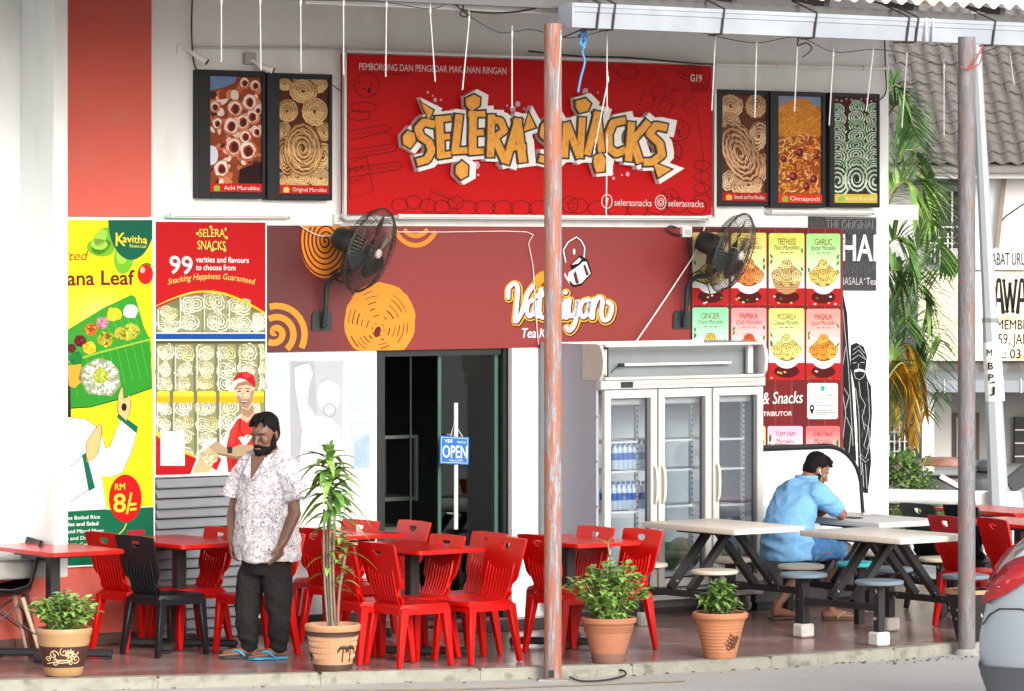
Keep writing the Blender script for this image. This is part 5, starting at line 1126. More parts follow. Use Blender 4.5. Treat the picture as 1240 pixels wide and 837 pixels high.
# three glazed doors
edges = [(730, 793.5), (795.5, 859.5), (861.5, 922)]; hand = ['r', 'l', 'l']; lab = [None] * 3
zD1 = zs0 - .008; zD0 = wpx(860, 707, FDp)[1]; zD0 = .30 if zD0 < .2 else zD0
for (a, b), hs_ in zip(edges, hand):
    xa, xb = fpx(a, 600)[0], fpx(b, 600)[0]; w = xb - xa; fwid = .062
    dd = bpy.data.objects.new('door', None); COL.objects.link(dd); dd.parent = fr; dd.location = (xa, -.005, 0)
    mb = MB(); zc_ = (zD0 + zD1) / 2; hgt = zD1 - zD0
    mb.box((fwid / 2, 0, zc_), (fwid, .045, hgt), bev=.006); mb.box((w - fwid / 2, 0, zc_), (fwid, .045, hgt), bev=.006)
    mb.box((w / 2, 0, zD1 - fwid / 2), (w - 2 * fwid + .002, .043, fwid)); mb.box((w / 2, 0, zD0 + fwid / 2), (w - 2 * fwid + .002, .043, fwid)); mb.build('door_frame', fw_, dd)
    mb = MB(); g = .014
    mb.box((fwid + g / 2, .012, zc_), (g, .03, hgt - 2 * fwid)); mb.box((w - fwid - g * .9, .012, zc_), (g * 1.8, .03, hgt - 2 * fwid)); mb.build('gasket', mat('gasket', (.09, .09, .095), .5), dd)
    mb = MB(); mb.box((w / 2, .012, zc_), (w - 2 * fwid - .002, .006, hgt - 2 * fwid - .002)); mb.build('pane', M['glass_clear'], dd)
    hx = w - fwid / 2 if hs_ == 'r' else fwid / 2; hz0, hz1 = fpx(800, 609)[1], fpx(800, 564)[1]
    mb = MB(); mb.tube(spline([(hx, -.02, hz0), (hx, -.05, hz0 + .03), (hx, -.062, (hz0 + hz1) / 2), (hx, -.05, hz1 - .03), (hx, -.02, hz1)], 5), .013, 8); mb.build('handle', mat('handle_cream', (.62, .57, .47), .4), dd, smooth=True)
# bottom grille
mb = MB(); z0 = .14; z1 = zD0 - .012; zm = (z0 + z1) / 2
mb.box((FWd / 2, .02, (zm + z1) / 2 + .008), (FWd, .05, z1 - zm - .03), bev=.004); mb.box((FWd / 2, .03, (zm + z0) / 2 - .004), (FWd, .05, zm - z0 - .01), bev=.004); mb.build('bottom_grille', fw_, fr)
mb = MB()
for z in ((zm + z1) / 2 + .02, (zm + z0) / 2): vents(.1, FWd - .1, z, 40, -.008, .026, .02)
mb.build('vent_holes', MATS['vent_grey'], fr)
for x in (.1, FWd - .1):
    for y in (.1, Dp - .1):
        mb = MB(); mb.lathe([(.045, -.02), (.05, -.012), (.05, .012), (.045, .02)], 16)
        for v in mb.bm.verts: v.co = Vector((v.co.z, v.co.y, v.co.x)) + Vector((x, y, .05))
        mb.box((x, y, .1), (.05, .05, .05)); mb.build('caster', mat('caster_grey', (.25, .25, .26), .5), fr)
# shelves and uprights
for k in range(3):
    a, b = edges[k]; xa, xb = fpx(a, 600)[0] + .04, fpx(b, 600)[0] - .1
    for py in (532, 568, 617) if k == 0 else (531, 567, 611):
        z = wpx(a, py + (3 - k) * 1.5, FDp - .1)[1]
        mb = MB(); mb.box(((xa + xb) / 2, .10, z), (xb - xa, .012, .016))
        for q in range(9): mb.bar((xa + (xb - xa) * q / 8, .1, z), (xa + (xb - xa) * q / 8, .6, z), .006)
        mb.build('wire_shelf', M['white_metal'], fr)
    mb = MB(); mb.box((xb + .02, .14, 1.1), (.022, .03, 1.5)); mb.build('upright', M['silver'], fr)
    mb = MB()
    for q in range(34): mb.box((xb + .02, .124, .45 + q * .042), (.009, .006, .014))
    mb.build('upright_slots', M['dark_gap'], fr)
    mb = MB(); mb.box(((xa + xb) / 2 + .03, .18, zd1 - .07), (xb - xa + .06, .2, .1), bev=.01); mb.build('cooling_duct', M['white_plastic'], fr)
    mb = MB(); vents(xa, xb + .05, zd1 - .07, 10, .077, .03, .018); mb.build('vent_holes', MATS['vent_grey'], fr)
# bottles (things of their own) and melons
wat = mat('water_bottle', (.50, .62, .72), .12, var=.1); lbl = mat('blue_label', (.03, .14, .46), .4); 
def make_bottle():
    t = thing('water_bottle', 'clear water bottle with blue label on a fridge shelf', 'bottle', (0, 0, 0), TH, 'water bottles in the fridge')
    mb = MB(); mb.lathe([(.028, 0), (.032, .01), (.032, .075)], 10); mb.lathe([(.032, .128), (.032, .145), (.014, .185), (.013, .2)], 10); mb.build('body', wat, t, smooth='auto')
    mb = MB(); mb.lathe([(.0325, .074), (.0328, .08), (.0328, .124), (.0325, .129)], 10); mb.build('label', lbl, t, smooth='auto')
    mb = MB(); mb.lathe([(.015, .198), (.015, .216)], 8); mb.build('cap', lbl, t); return t
b0 = make_bottle(); first = True
for row, py, n in (('upper', 568, 7), ('lower', 617, 8)):
    z = wpx(740, py + 3, FDp - .1)[1] + .01
    for k in range(n):
        for j in range(2):
            u = wpx(736 + k * 6.0 + (8 if row == 'upper' else 1), 580, FDp - .16)[0] + j * .008; loc = wl(u, z, FDp - .16 - j * .075)
            l = 'water bottle with blue label on the %s bottle shelf of the fridge, %s row' % (row, 'front' if j == 0 else 'rear')
            if first: b0.location = loc; b0['label'] = l; b0['group'] = '%s shelf bottles, %s row' % (row, 'front' if j == 0 else 'rear'); first = False
            else: dup(b0, loc, TH, l, '%s shelf bottles, %s row' % (row, 'front' if j == 0 else 'rear'))
mg = mat('green_melon', (.13, .20, .08), .5, var=.3, scale=8, col2=(.28, .34, .18), c2=(.45, .6), c2scale=9); my = mat('pale_melon', (.42, .36, .20), .6, var=.2, scale=12, col2=(.3, .25, .12), c2=(.5, .65), c2scale=16)
for px, py, r, m, l in ((811, 679, .115, mg, 'dark green melon at the front of the fridge floor, middle door'), (827, 666, .105, my, 'tan netted melon leaning behind the green melon, middle door'), (836, 683, .085, my, 'small tan melon right of the big green melon, middle door'), (797, 690, .07, mg, 'small green melon at the left end of the middle door'),
                       (872, 675, .07, mg, 'green melon at the left end of the right fridge door'), (888, 679, .075, my, 'tan melon in the right fridge door'), (902, 676, .075, mg, 'rightmost green melon in the fridge')):
    u, z = wpx(px, py, FDp - .2); t = MB(); t.sphere((0, 0, 0), r, 18, (1, 1, .94)); t.tube([(0, 0, r * .9), (.012, 0, r * 1.12)], .007, 6)
    o = t.build('melon', m, smooth=True); o.location = wl(u, max(z, zd0 + r * .94), FDp - .22); o.rotation_euler = (rnd.uniform(-.6, .6), rnd.uniform(-.6, .6), 0); tag(o, l, 'melon')


# ================================================================== curved glass counter
CD = .72; ca, cb_ = wpx(915, 650, CD)[0], wpx(1049, 640, CD)[0]; cw = cb_ - ca; cz1 = wpx(960, 543, CD)[1]; cz0 = wpx(985, 676, CD)[1]
CG = mat('glare_toned_glass', (.44, .52, .55), .08, var=.2, scale=1.6, spec=.7, stretch=(.6, 1, 7), col2=(.66, .71, .73), c2=(.42, .6), c2scale=1.4); ct = thing('display_counter', 'curved glass display counter behind the seated man in blue', 'counter', wl(ca, 0, CD), TH)  # end glass: pale streaky reflections are put into its colour
cl = CD - .06
prof = [(0, cz1)] + [(cw - .42 + .36 * math.sin(math.radians(a)) , cz1 - .0 - .36 * (1 - math.cos(math.radians(a)))) for a in range(0, 91, 10)] + [(cw - .01, cz0 + .06), (cw, cz0)]
mb = MB(); mb.box((cw / 2, cl / 2, (.06 + cz0) / 2), (cw, cl, cz0 - .06), bev=.005); mb.build('base', mat('counter_dark', (.06, .063, .07), .5, var=.2), ct)
mb = MB(); mb.box((cw / 2, cl / 2, .03), (cw - .1, cl - .08, .06)); mb.build('plinth', M['dark_gap'], ct)
mb = MB(); mb.box((cw / 2, cl / 2 + .01, cz0 + .045), (cw + .004, cl - .02, .08)); mb.build('deck', M['white_metal'], ct)
mb = MB(); mb.prism([(0, .0, cz0 + .085)] + [(x, .0, z) for x, z in prof[:-2]] + [(cw - .03, 0, cz0 + .085)], (0, .008, 0)); mb.build('end_glass', CG, ct)
mb = MB(); pts = [(x, -.004, z) for x, z in prof]
mb.tube(pts, .016, 8); pts2 = [(x + .012, .04, z + .012) for x, z in prof]; mb.tube(pts2, .016, 8); mb.build('curved_trim', M['dark_frame'], ct, smooth='auto')
mb = MB()
for A, B in zip(prof, prof[1:]): mb.poly([(A[0], .01, A[1]), (B[0], .01, B[1]), (B[0], cl, B[1]), (A[0], cl, A[1])])
ob = mb.build('curved_glass', M['glass_counter'], ct, smooth=True); md = ob.modifiers.new('thick', 'SOLIDIFY'); md.thickness = .006
mb = MB(); mb.box((cw * .4, cl - .02, (cz0 + cz1) / 2), (cw * .8, .02, cz1 - cz0 - .1)); mb.box((.012, cl / 2, (cz0 + cz1) / 2), (.02, cl, cz1 - cz0)); mb.box((cw * .4, cl * .6, cz0 + .33), (cw * .7, .3, .012)); mb.build('back_panel', M['white_metal'], ct)

# ================================================================== chairs
red_pl = mat('red_plastic', lam((222, 20, 14), .76), .34, var=.08, scale=4, spec=.4, col2=lam((196, 40, 38), .8), c2=(.6, .85), c2scale=6, bump=.05, bscale=120); blk_pl = mat('black_plastic', (.009, .0095, .012), .36, var=.3, spec=.35)
def make_chair(label, m, grp):
    """monobloc cafe chair, x forward, origin on the floor under the seat centre"""
    t = thing('cafe_chair', label, 'chair', (0, 0, 0), 0, grp)
    mb = MB(); zs = .435
    out = [(.205, -.19), (.222, -.15), (.225, 0), (.222, .15), (.205, .19), (.15, .205), (-.15, .2), (-.2, .17), (-.21, 0), (-.2, -.17), (-.15, -.2), (.15, -.205)]
    mb.prism([(x, y, zs - .028) for x, y in out], (0, 0, .028)); bmesh.ops.bevel(mb.bm, geom=[e for e in mb.bm.edges if all(v.co.z > zs - .002 for v in e.verts)], offset=.012, segments=2, affect='EDGES')
    for sy in (-1, 1): mb.bar((-.18, sy * .19, zs - .045), (.18, sy * .195, zs - .045), .018, .05)
    mb.bar((.2, -.18, zs - .045), (.2, .18, zs - .045), .018, .05, up=(0, 0, 1)); mb.bar((-.195, -.17, zs - .045), (-.195, .17, zs - .045), .018, .05)
    mb.build('seat', m, t, smooth='auto')
    def bx(z): h = z - zs; return -.185 - .16 * h - .16 * h * h + .03 * math.exp(-h * 16)
    zt = .855
    half = [(.14, zs - .02), (.165, zs + .02), (.168, zs + .045), (.142, zs + .062), (.136, zs + .085), (.15, zs + .105), (.185, zs + .13), (.2, zs + .155), (.206, zs + .23), (.219, zt - .02), (.215, zt), (.1, zt + .006)]
    o_ = [(y, z) for y, z in half] + [(-y, z) for y, z in half[::-1]]
    hole = [(.055, zt - .045), (.05, zt - .036), (0, zt - .033), (-.05, zt - .036), (-.055, zt - .045), (-.042, zt - .066), (-.02, zt - .078), (.02, zt - .078), (.042, zt - .066)]
    mb = MB(); mb.holed(o_, hole, lambda q: (bx(q[1]), q[0], q[1]), (-.016, 0, 0))
    mb.build('backrest', m, t, smooth='auto')
    mb = MB()
    for k in range(9):
        y = (k - 4) * .036; tp = zt - .17 - .0028 * (16 - (k - 4) ** 2)
        zz = [zs - .05 + (tp - zs + .05) * i / 6 for i in range(7)]; sq = .80
        for off, sgn in ((.003, 1), (-.019, -1)):
            pts = [(bx(max(z, zs - .02)) + off + (.02 if z < zs - .01 else 0), y * (sq + (1 - sq) * min(1, (z - zs + .05) / .2)), z) for z in zz]
            mb.tube(pts, .0085, 5, radii=[.006] + [.0085] * 5 + [.004])
    mb.build('ribs', m, t)
    for sx in (-1, 1):
        for sy in (-1, 1):
            mb = MB(); a = Vector((sx * .175, sy * .172, zs - .03)); b = Vector((sx * (.205 if sx > 0 else .235), sy * .205, 0))
            mb.bar(a, b, .062, .062, up=(1, 0, 0), w2=.036, h2=.036)
            mb.bar(a + Vector((0, -sy * .03, -.02)), a + Vector((0, -sy * .10, -.002)), .045, .055, up=(0, 0, 1), w2=.03, h2=.02); mb.bar(a + Vector((-sx * .03, 0, -.02)), a + Vector((-sx * .10, 0, -.002)), .045, .055, up=(0, 0, 1), w2=.03, h2=.02)
            bmesh.ops.bevel(mb.bm, geom=list(mb.bm.edges), offset=.006, segments=1, affect='EDGES')
            mb.build('leg', m, t, smooth='auto')
    return t
RG = 'red plastic chairs at the tables'; BG = 'black plastic chairs at the tables'
red0 = make_chair('x', red_pl, RG); blk0 = make_chair('x', blk_pl, BG); used = set()
def chair(bx, by, ang, label, black=False):
    """bx,by: middle of the top edge of the backrest in the photograph; ang relative to the +u direction of the wall"""
    q = at(bx, by, (H - .858) * F / (by - HY)); a = TH + math.radians(ang); k_ = .29 if abs(ang) < 90 else .24; p_ = Vector((q.x + k_ * math.cos(a), q.y + k_ * math.sin(a), 0)); src = blk0 if black else red0
    if src.name not in used:
        used.add(src.name); src.location = p_; src.rotation_euler = (0, 0, a); src['label'] = label; return src
    return dup(src, p_, a, label)
CH = [
 (124, 645, 4, 'red chair behind the black chair, its back against the green strip of the yellow poster'),
 (162, 649, 6, 'black plastic chair facing the table before the grey shutter', True),
 (262, 639, 180, 'red chair in front of the grey shutter, left of the standing man'),
 (343, 645, 178, 'red chair mostly hidden behind the legs of the standing man'),
 (378, 640, 6, 'red chair behind the right arm of the standing man, nearest the white wall'),
 (408, 655, -4, 'red chair directly behind the front left red chair, next to the tall plant'),
 (455, 658, 0, 'frontmost red chair with its ribbed back turned to the tall potted plant'),
 (431, 630, 184, 'red chair against the white wall left of the glass doorway'),
 (496, 631, 177, 'red chair standing in front of the dark open half of the doorway'),
 (536, 648, 178, 'red chair behind the front table, under the OPEN sign'),
 (587, 645, 178, 'red chair under the door handle, right behind the front right chair'),
 (608, 651, 182, 'front right red chair facing the front table, left of the orange pole'),
 (650, 648, 2, 'red chair half hidden behind the orange pole, ribbed back to the left'),
 (716, 638, 179, 'red chair before the grey side of the fridge'),
 (773, 641, 181, 'red chair in front of the left fridge door, above the bushy pot'),
 (1143, 625, -8, 'red chair left of the grey rusted pole, seen from behind'),
 (1201, 628, -12, 'red chair right of the grey rusted pole, next to the silver car'),
 (1110, 610, -4, 'black chair behind the grey topped table, nearer the white corner', True),
 (1163, 612, -4, 'black chair behind the grey rusted pole at the far red table', True),
]
for c in CH: chair(*c)

# ================================================================== red tables on a black column
tab_red = mat('red_tabletop', lam((220, 34, 26), .76), .25, var=.06, scale=3, spec=.45, col2=lam((190, 70, 66), .8), c2=(.6, .85), c2scale=7)
def make_table(label):
    t = thing('red_table', label, 'table', (0, 0, 0), TH, 'red topped cafe tables'); a, b, zt = .30, .50, .785
    mb = MB(); r = .035; pts = []
    for cx, cy, s_ in ((a - r, b - r, 0), (-a + r, b - r, 90), (-a + r, -b + r, 180), (a - r, -b + r, 270)):
        pts += [(cx + r * math.cos(math.radians(s_ + k)), cy + r * math.sin(math.radians(s_ + k)), zt - .03) for k in (0, 30, 60, 90)]
    mb.prism(pts, (0, 0, .03)); bmesh.ops.bevel(mb.bm, geom=[e for e in mb.bm.edges if abs(e.verts[0].co.z - e.verts[1].co.z) < 1e-4], offset=.006, segments=2, affect='EDGES'); mb.build('tabletop', tab_red, t, smooth='auto')
    mb = MB(); mb.box((0, 0, zt - .045), (.34, .5, .028)); mb.build('top_plate', M['black_metal'], t)
    mb = MB(); mb.box((0, 0, .40), (.078, .078, .70), bev=.004); mb.build('column', M['black_metal'], t)
    for d in ((1, 0), (0, 1)):
        mb = MB()
        mb.T = Matrix.Rotation(math.radians(45), 4, 'Z')
        if d[0]: mb.box((0, 0, .04), (.86, .075, .055), bev=.012)
        else: mb.box((0, 0, .041), (.075, .86, .052), bev=.012)
        for s_ in (-1, 1): mb.box((s_ * .4 * d[0], s_ * .4 * d[1], .007), (.05, .05, .014))
        mb.build('foot', M['black_metal'], t)
    return t
TB = [(64, 797, 'red table at the far left by the potted plant with the brown pot'), (217, 784.5, 'red table in front of the grey shutter, between the black chair and the standing man'), (499, 794, 'red table among the front chairs before the doorway'), (406, 770.5, 'red table by the white wall, behind the tall potted plant'),
      (688, 783, 'red table behind the orange pole, left of the fridge'), (1236, 754, 'red table at the right edge behind the car'), (1210, 733.5, 'far red table by the white railing')]
t0 = make_table('x')
for i, (px, py, l) in enumerate(TB):
    if i == 0: t0.location = fl(px, py); t0['label'] = l
    else: dup(t0, fl(px, py), TH, l)

# ================================================================== picnic tables with four fixed stools
top_m = mat('cream_tabletop', (.66, .61, .52), .4, var=.06, scale=4, stretch=(1, 8, 1)); top_g = mat('grey_tabletop', (.50, .50, .48), .5, var=.08)
seat_c = M['cream_plastic']; seat_b = mat('grey_blue_plastic', (.17, .235, .28), .4, var=.08); seat_t = mat('turquoise_plastic', (.05, .50, .56), .35, var=.05); blockm = mat('white_block', (.66, .64, .59), .8, var=.12, bump=.4, col2=(.4, .38, .34), c2=(.55, .75))
def picnic(px, py, label, topm, seats, blocks, rot=0, hgt=.785):
    t = thing('stool_table', label, 'table', fl(px, py), TH + math.radians(rot), 'pale topped tables with fixed stools'); a, b, zt = .35, .56, hgt
    mb = MB(); mb.box((0, 0, zt - .022), (2 * a, 2 * b, .044), bev=.006, seg=2); mb.build('tabletop', topm, t, smooth='auto')
    mb = MB(); mb.box((0, 0, zt - .055), (.5, .5, .022)); mb.build('top_plate', M['black_metal'], t)
    for k, y in enumerate((-.12, .12)):
        for s_ in (-1, 1):
            mb = MB(); mb.bar((s_ * .05, y, zt - .065), (s_ * .42, y, .30), .05, .06, up=(0, 1, 0)); mb.build('strut', M['chipped_black'], t)
    for s_ in (-1, 1):
        mb = MB(); mb.box((s_ * .43, 0, .275), (.055, .86, .05), bev=.003); mb.build('beam', M['chipped_black'], t)
    for i, (sx, sy) in enumerate(((-1, 1), (-1, -1), (1, 1), (1, -1))):     # y -1 is outward
        x, y = sx * .43, sy * .42; zb = .1 if blocks[i] else 0
        mb = MB(); mb.box((x, y, (zb + .435) / 2), (.062, .062, .435 - zb), bev=.003); mb.box((x, y, .437), (.16, .16, .012)); ps = mb.build('stool_post', M['chipped_black'], t)
        mb = MB(); mb.lathe([(.0, .443), (.16, .443), (.178, .452), (.18, .468), (.17, .478), (.12, .483), (0, .484)], 28, (x, y, 0), cap=False); mb.build('stool_seat', seats[i], t, smooth='auto')
        if blocks[i]:
            mb = MB()
            if blocks[i] == 1: mb.box((x, y, .05), (.125, .115, .1), bev=.012)
            else: mb.lathe([(.06, 0), (.062, .09), (.058, .1)], 14, (x, y, 0))
            mb.build('foot_block', blockm if blocks[i] == 1 else M['concrete'], t)
    return t
picnic(875, 758, 'cream topped table with four cream stools before the fridge', top_m, [seat_c] * 4, [2, 0, 0, 0])
picnic(1071, 772.5, 'cream topped table with grey blue stools on white blocks, nearest the grey rusted pole', top_m, [seat_b] * 4, [1, 1, 1, 0])
picnic(1047, 747.5, 'grey topped table where the man in the blue shirt sits', top_g, [seat_c, seat_t, seat_c, seat_c], [0, 0, 0, 0])
# ================================================================== black shell chair at the far left, leaning stand
t = thing('shell_chair', 'black shell chair with pale wooden legs cut by the left edge', 'chair', fl(2, 794), math.radians(200))
mb = MB(); g = []
for i in range(11):
    row = []
    for j in range(9):
        v_ = (j - 4) / 4; s_ = i / 10
        if s_ < .5: q = s_ / .5; x, z = .24 - .44 * q, .47 - .05 * math.sin(q * 2.6) + .03 * (1 - q) * 0
        else: q = (s_ - .5) / .5; x, z = -.2 - .1 * q, .47 + .36 * q - .02
        w = .23 * (1 - .25 * max(0, s_ - .6)); row.append(mb.bm.verts.new((x + .06 * v_ * v_ * (s_ > .3), w * v_, z + .06 * v_ * v_ * (1 if s_ < .6 else .3))))
    g.append(row)
for A, B in zip(g, g[1:]):
    for j in range(8): mb.bm.faces.new((A[j], A[j + 1], B[j + 1], B[j]))
ob = mb.build('shell', blk_pl, t, smooth=True); md = ob.modifiers.new('thick', 'SOLIDIFY'); md.thickness = .012
wood = mat('pale_wood', (.48, .38, .26), .5, var=.2, stretch=(20, 20, 2))
for sx in (-1, 1):
    for sy in (-1, 1):
        mb = MB(); mb.tube([(sx * .12, sy * .13, .42), (sx * .235, sy * .225, 0)], .018, 8, radii=[.018, .012]); mb.build('leg', wood, t, smooth='auto')
mb = MB()
for s_ in (-1, 1): mb.tube([(.13, s_ * .14, .40), (-.2, s_ * .2, .16)], .006, 6); mb.tube([(-.13, s_ * .14, .40), (.2, s_ * .2, .16)], .006, 6); mb.tube([(s_ * .15, .15, .36), (s_ * .2, -.2, .16)], .006, 6); mb.tube([(s_ * .15, -.15, .36), (s_ * .2, .2, .16)], .006, 6)
mb.build('wire_brace', M['black_metal'], t)
mb = MB(); a = fl(42, 789, 0); b = at(27, 703, a.y + .12); mb.bar(a + Vector((0, .02, .0)), b, .035, .05); tag(mb.build('leaning_plank', mat('dark_wood', (.10, .035, .03), .6, var=.3)), 'dark brown plank leaning against the red dado at the far left', 'plank')

# ================================================================== pots and plants
terra = (.45, .19, .10)
def leafmesh(mb, base, dirv, L, w, droop=.3, n=5, fold=.15, up=Vector((0, 0, 1))):
    d = Vector(dirv).normalized(); side = d.cross(up); side = side.normalized() if side.length > .05 else Vector((1, 0, 0)); rows = []
    for i in range(n + 1):
        s_ = i / n; c = Vector(base) + d * (L * s_) - Vector((0, 0, 1)) * (droop * L * s_ * s_)
        ww = w * math.sin(math.pi * (.08 + .92 * s_) ** .75) * .5 + (0.0005)
        rows.append((mb.bm.verts.new(c + side * ww + Vector((0, 0, fold * ww))), mb.bm.verts.new(c), mb.bm.verts.new(c - side * ww + Vector((0, 0, fold * ww)))))
    vs = [v for r in rows for v in r]
    for A, B in zip(rows, rows[1:]): mb.bm.faces.new((A[0], A[1], B[1], B[0])); mb.bm.faces.new((A[1], A[2], B[2], B[1]))
    mb._fin(vs)
def leafmat(name, c, var=.3):
    m = mat(name, c, .45, var=var, scale=7, col2=tuple(min(1, v * 1.7) for v in c), c2=(.5, .72), c2scale=9, spec=.4); b = m.node_tree.nodes['Principled BSDF']
    b.inputs['Subsurface Weight'].default_value = 0
    return m
def potthing(px, py, label, prof, m, band=None, bandm=None, motif=None, name='flower_pot'):
    t = thing(name, label, 'pot', fl(px, py), 0)
    mb = MB(); rr, ht = prof[-1][0], prof[-1][1]
    full = prof + [(rr - .022, ht - .002), (rr - .035, ht - .05)]
    mb.lathe(full, 36, cap=False); mb.lathe([(prof[0][0], 0.002), (0.001, .002)], 36, cap=False); mb.build('bowl', m, t, smooth='auto')
    mb = MB(); mb.lathe([(0.001, ht - .045), (rr - .03, ht - .05)], 24, cap=False); mb.build('soil', mat('soil', (.06, .04, .03), .95, var=.4, bump=.8, bscale=60), t)
    def rad(z):
        for (r0, z0), (r1, z1) in zip(prof, prof[1:]):
            if z0 <= z <= z1: return r0 + (r1 - r0) * (z - z0) / max(1e-6, z1 - z0)
        return rr
    if band:
        for (b0_, b1_), bm_ in zip(band, bandm):
            mb = MB(); mb.lathe([(rad(b0_) + .0015, b0_)] + [(rad(b0_ + (b1_ - b0_) * k / 6) + .003, b0_ + (b1_ - b0_) * k / 6) for k in range(1, 6)] + [(rad(b1_) + .0015, b1_)], 36, cap=False); mb.build('painted_band', bm_, t, smooth='auto')
    if motif: motif(t, rad)
    return t
def onpot(mb, rad, pts, w, e=.006, a0=-90):
    """stroke drawn on the pot wall: pts (arc metres from the front, height)"""
    P_ = [Vector(((rad(z) + e) * math.cos(math.radians(a0) + s_ / rad(z)), (rad(z) + e) * math.sin(math.radians(a0) + s_ / rad(z)), z)) for s_, z in pts]
    mb.tube(P_, w, 5)
cream_l = mat('pot_cream_line', (.62, .46, .25), .5); blk_l = mat('pot_black_line', (.03, .02, .015), .5)
tan_pot = mat('tan_pot', (.44, .26, .12), .45, var=.06, col2=(.37, .21, .09), c2=(.5, .8)); tan2 = mat('peach_pot', (.50, .26, .135), .6, var=.08); brownband = mat('pot_brown', (.055, .022, .018), .45, var=.2); dk_band = mat('pot_dark_brown', (.07, .035, .025), .5, var=.2)
ter1 = mat('terracotta', (.42, .17, .085), .75, var=.12, scale=9, col2=(.30, .12, .07), c2=(.5, .75)); ter2 = mat('terracotta_bright', (.50, .205, .095), .7, var=.1, scale=9)
def m1(t, rad):
    mb = MB()
    def curl(cx, cz, r, s_, tr=1.3, ph=0): onpot(mb, rad, [(cx + s_ * r * (1 - k / 22) * math.cos(ph + k * .32 * tr), cz + r * (1 - k / 22) * math.sin(ph + k * .32 * tr)) for k in range(20)], .0035)
    curl(-.05, .15, .035, 1); curl(-.09, .12, .022, -1); curl(.02, .17, .03, 1, ph=2); curl(-.04, .095, .025, -1, ph=1); curl(.10, .12, .03, 1, ph=4); curl(.06, .095, .02, -1)
    onpot(mb, rad, [(-.1, .09), (-.05, .10), (0, .095), (.05, .10), (.09, .13), (.12, .17)], .004); onpot(mb, rad, [(-.02, .1), (-.04, .13), (-.06, .18)], .003)
    for k in range(9): a = 6.2832 * k / 9; onpot(mb, rad, [(.06 + .008 * math.cos(a), .155 + .008 * math.sin(a)), (.06 + .034 * math.cos(a), .155 + .034 * math.sin(a))], .0065)
    for k in range(7): onpot(mb, rad, [(-.03 + k * .012, .105 + k * .001), (-.02 + k * .012, .118)], .005)
    mb.build('painted_flower', cream_l, t)
pot1 = potthing(77, 817.5, 'cream and dark brown flower pot with painted white flowers, far left', [(.118, 0), (.128, .012), (.136, .05), (.168, .20), (.178, .225), (.182, .27), (.192, .285), (.196, .31), (.19, .325)], tan_pot, [(.062, .205)], [brownband], m1)
def m2(t, rad):
    mb = MB()
    for r_ in range(4):
        for k in range(64): a = 6.2832 * k / 64; z = .09 + r_ * .042; mb.bar(((rad(z) + .001) * math.cos(a), (rad(z) + .001) * math.sin(a), z), ((rad(z + .028) + .001) * math.cos(a), (rad(z + .028) + .001) * math.sin(a), z + .028), .007, .006)
    mb.build('carved_notches', mat('pot_notch', (.58, .33, .19), .6), t)
    mb = MB()
    for s0 in (-.2, .07, .13):
        z0 = .07; top = (s0 + .01, .17 - abs(s0 - .1) * .2); onpot(mb, rad, [(s0, z0), (s0 + .004, .12), top], .004)
        for k in range(7): a = -.4 + k * .65; onpot(mb, rad, [top, (top[0] + .028 * math.cos(a), top[1] + .022 * math.sin(a)), (top[0] + .045 * math.cos(a), top[1] + .022 * math.sin(a) - .02)], .004)
    mb.build('painted_palm', blk_l, t)
pot2 = potthing(403, 812, 'peach pot with painted palm trees holding the tall plant', [(.125, 0), (.130, .02), (.155, .15), (.172, .24), (.176, .265), (.19, .28), (.194, .312), (.186, .322)], tan2, [(.004, .05), (.236, .277)], [dk_band, dk_band], m2)
def m3(t, rad):
    mb = MB()
    for z in (.222, .236):
        for k in range(90): a = 6.2832 * k / 90; mb.sphere(((rad(z) + .001) * math.cos(a), (rad(z) + .001) * math.sin(a), z), .004, 5)
    mb.build('bead_band', mat('pot_bead', (.25, .10, .06), .7), t)
pot3 = potthing(737, 802.5, 'plain terracotta pot with a darker foot, right of the orange pole', [(.112, 0), (.118, .03), (.122, .075), (.158, .19), (.168, .23), (.174, .262), (.178, .27), (.196, .285), (.198, .31), (.188, .32)], ter1, [(.002, .07), (.245, .262)], [mat('terracotta_dark', (.20, .10, .07), .75, var=.15), mat('terracotta_dark2', (.33, .13, .07), .75)], m3)
def m4(t, rad):
    mb = MB()
    for k in range(9): z = .04 + k * .024; mb.lathe([(rad(z), z), (rad(z) + .004, z + .006), (rad(z + .013), z + .013)], 36, cap=False)
    mb.build('turned_ridges', ter2, t, smooth='auto'); mb = MB()
    for s0, z0, l in ((.06, .06, 1), (.08, .07, 1.2), (.1, .075, 1.1), (.05, .09, .8)):
        onpot(mb, rad, [(s0, z0), (s0 + .02, z0 + .04 * l), (s0 + .045, z0 + .07 * l)], .004)
        for k in range(4): onpot(mb, rad, [(s0 + .012 * k, z0 + .022 * k), (s0 + .012 * k - .02, z0 + .022 * k + .02)], .0045)
    mb.build('painted_leaves', mat('pot_motif', (.12, .05, .03), .6), t)
pot4 = potthing(872, 796, 'ridged orange terracotta pot with a small dark leaf motif', [(.112, 0), (.118, .02), (.158, .20), (.172, .25), (.178, .27), (.196, .285), (.199, .31), (.19, .322)], ter2, None, None, m4)
blkpot = potthing(1173, 776.5, 'black square sided planter with a tan rim behind the grey pole', [(.085, 0), (.09, .01), (.165, .35), (.172, .355), (.172, .375)], mat('black_planter', (.02, .018, .02), .5, var=.3), None, None, None, 'planter')
mb = MB()
for k in range(40):
    a = rnd.uniform(0, 6.28); z = rnd.uniform(.08, .3); r = .09 + .075 * z / .35 + .001; mb.box((r * math.cos(a), r * math.sin(a), z), (.006, .01, .016), rz=a)
mb.build('pale_flecks', M['cream_plastic'], blkpot)['kind'] = 'stuff'
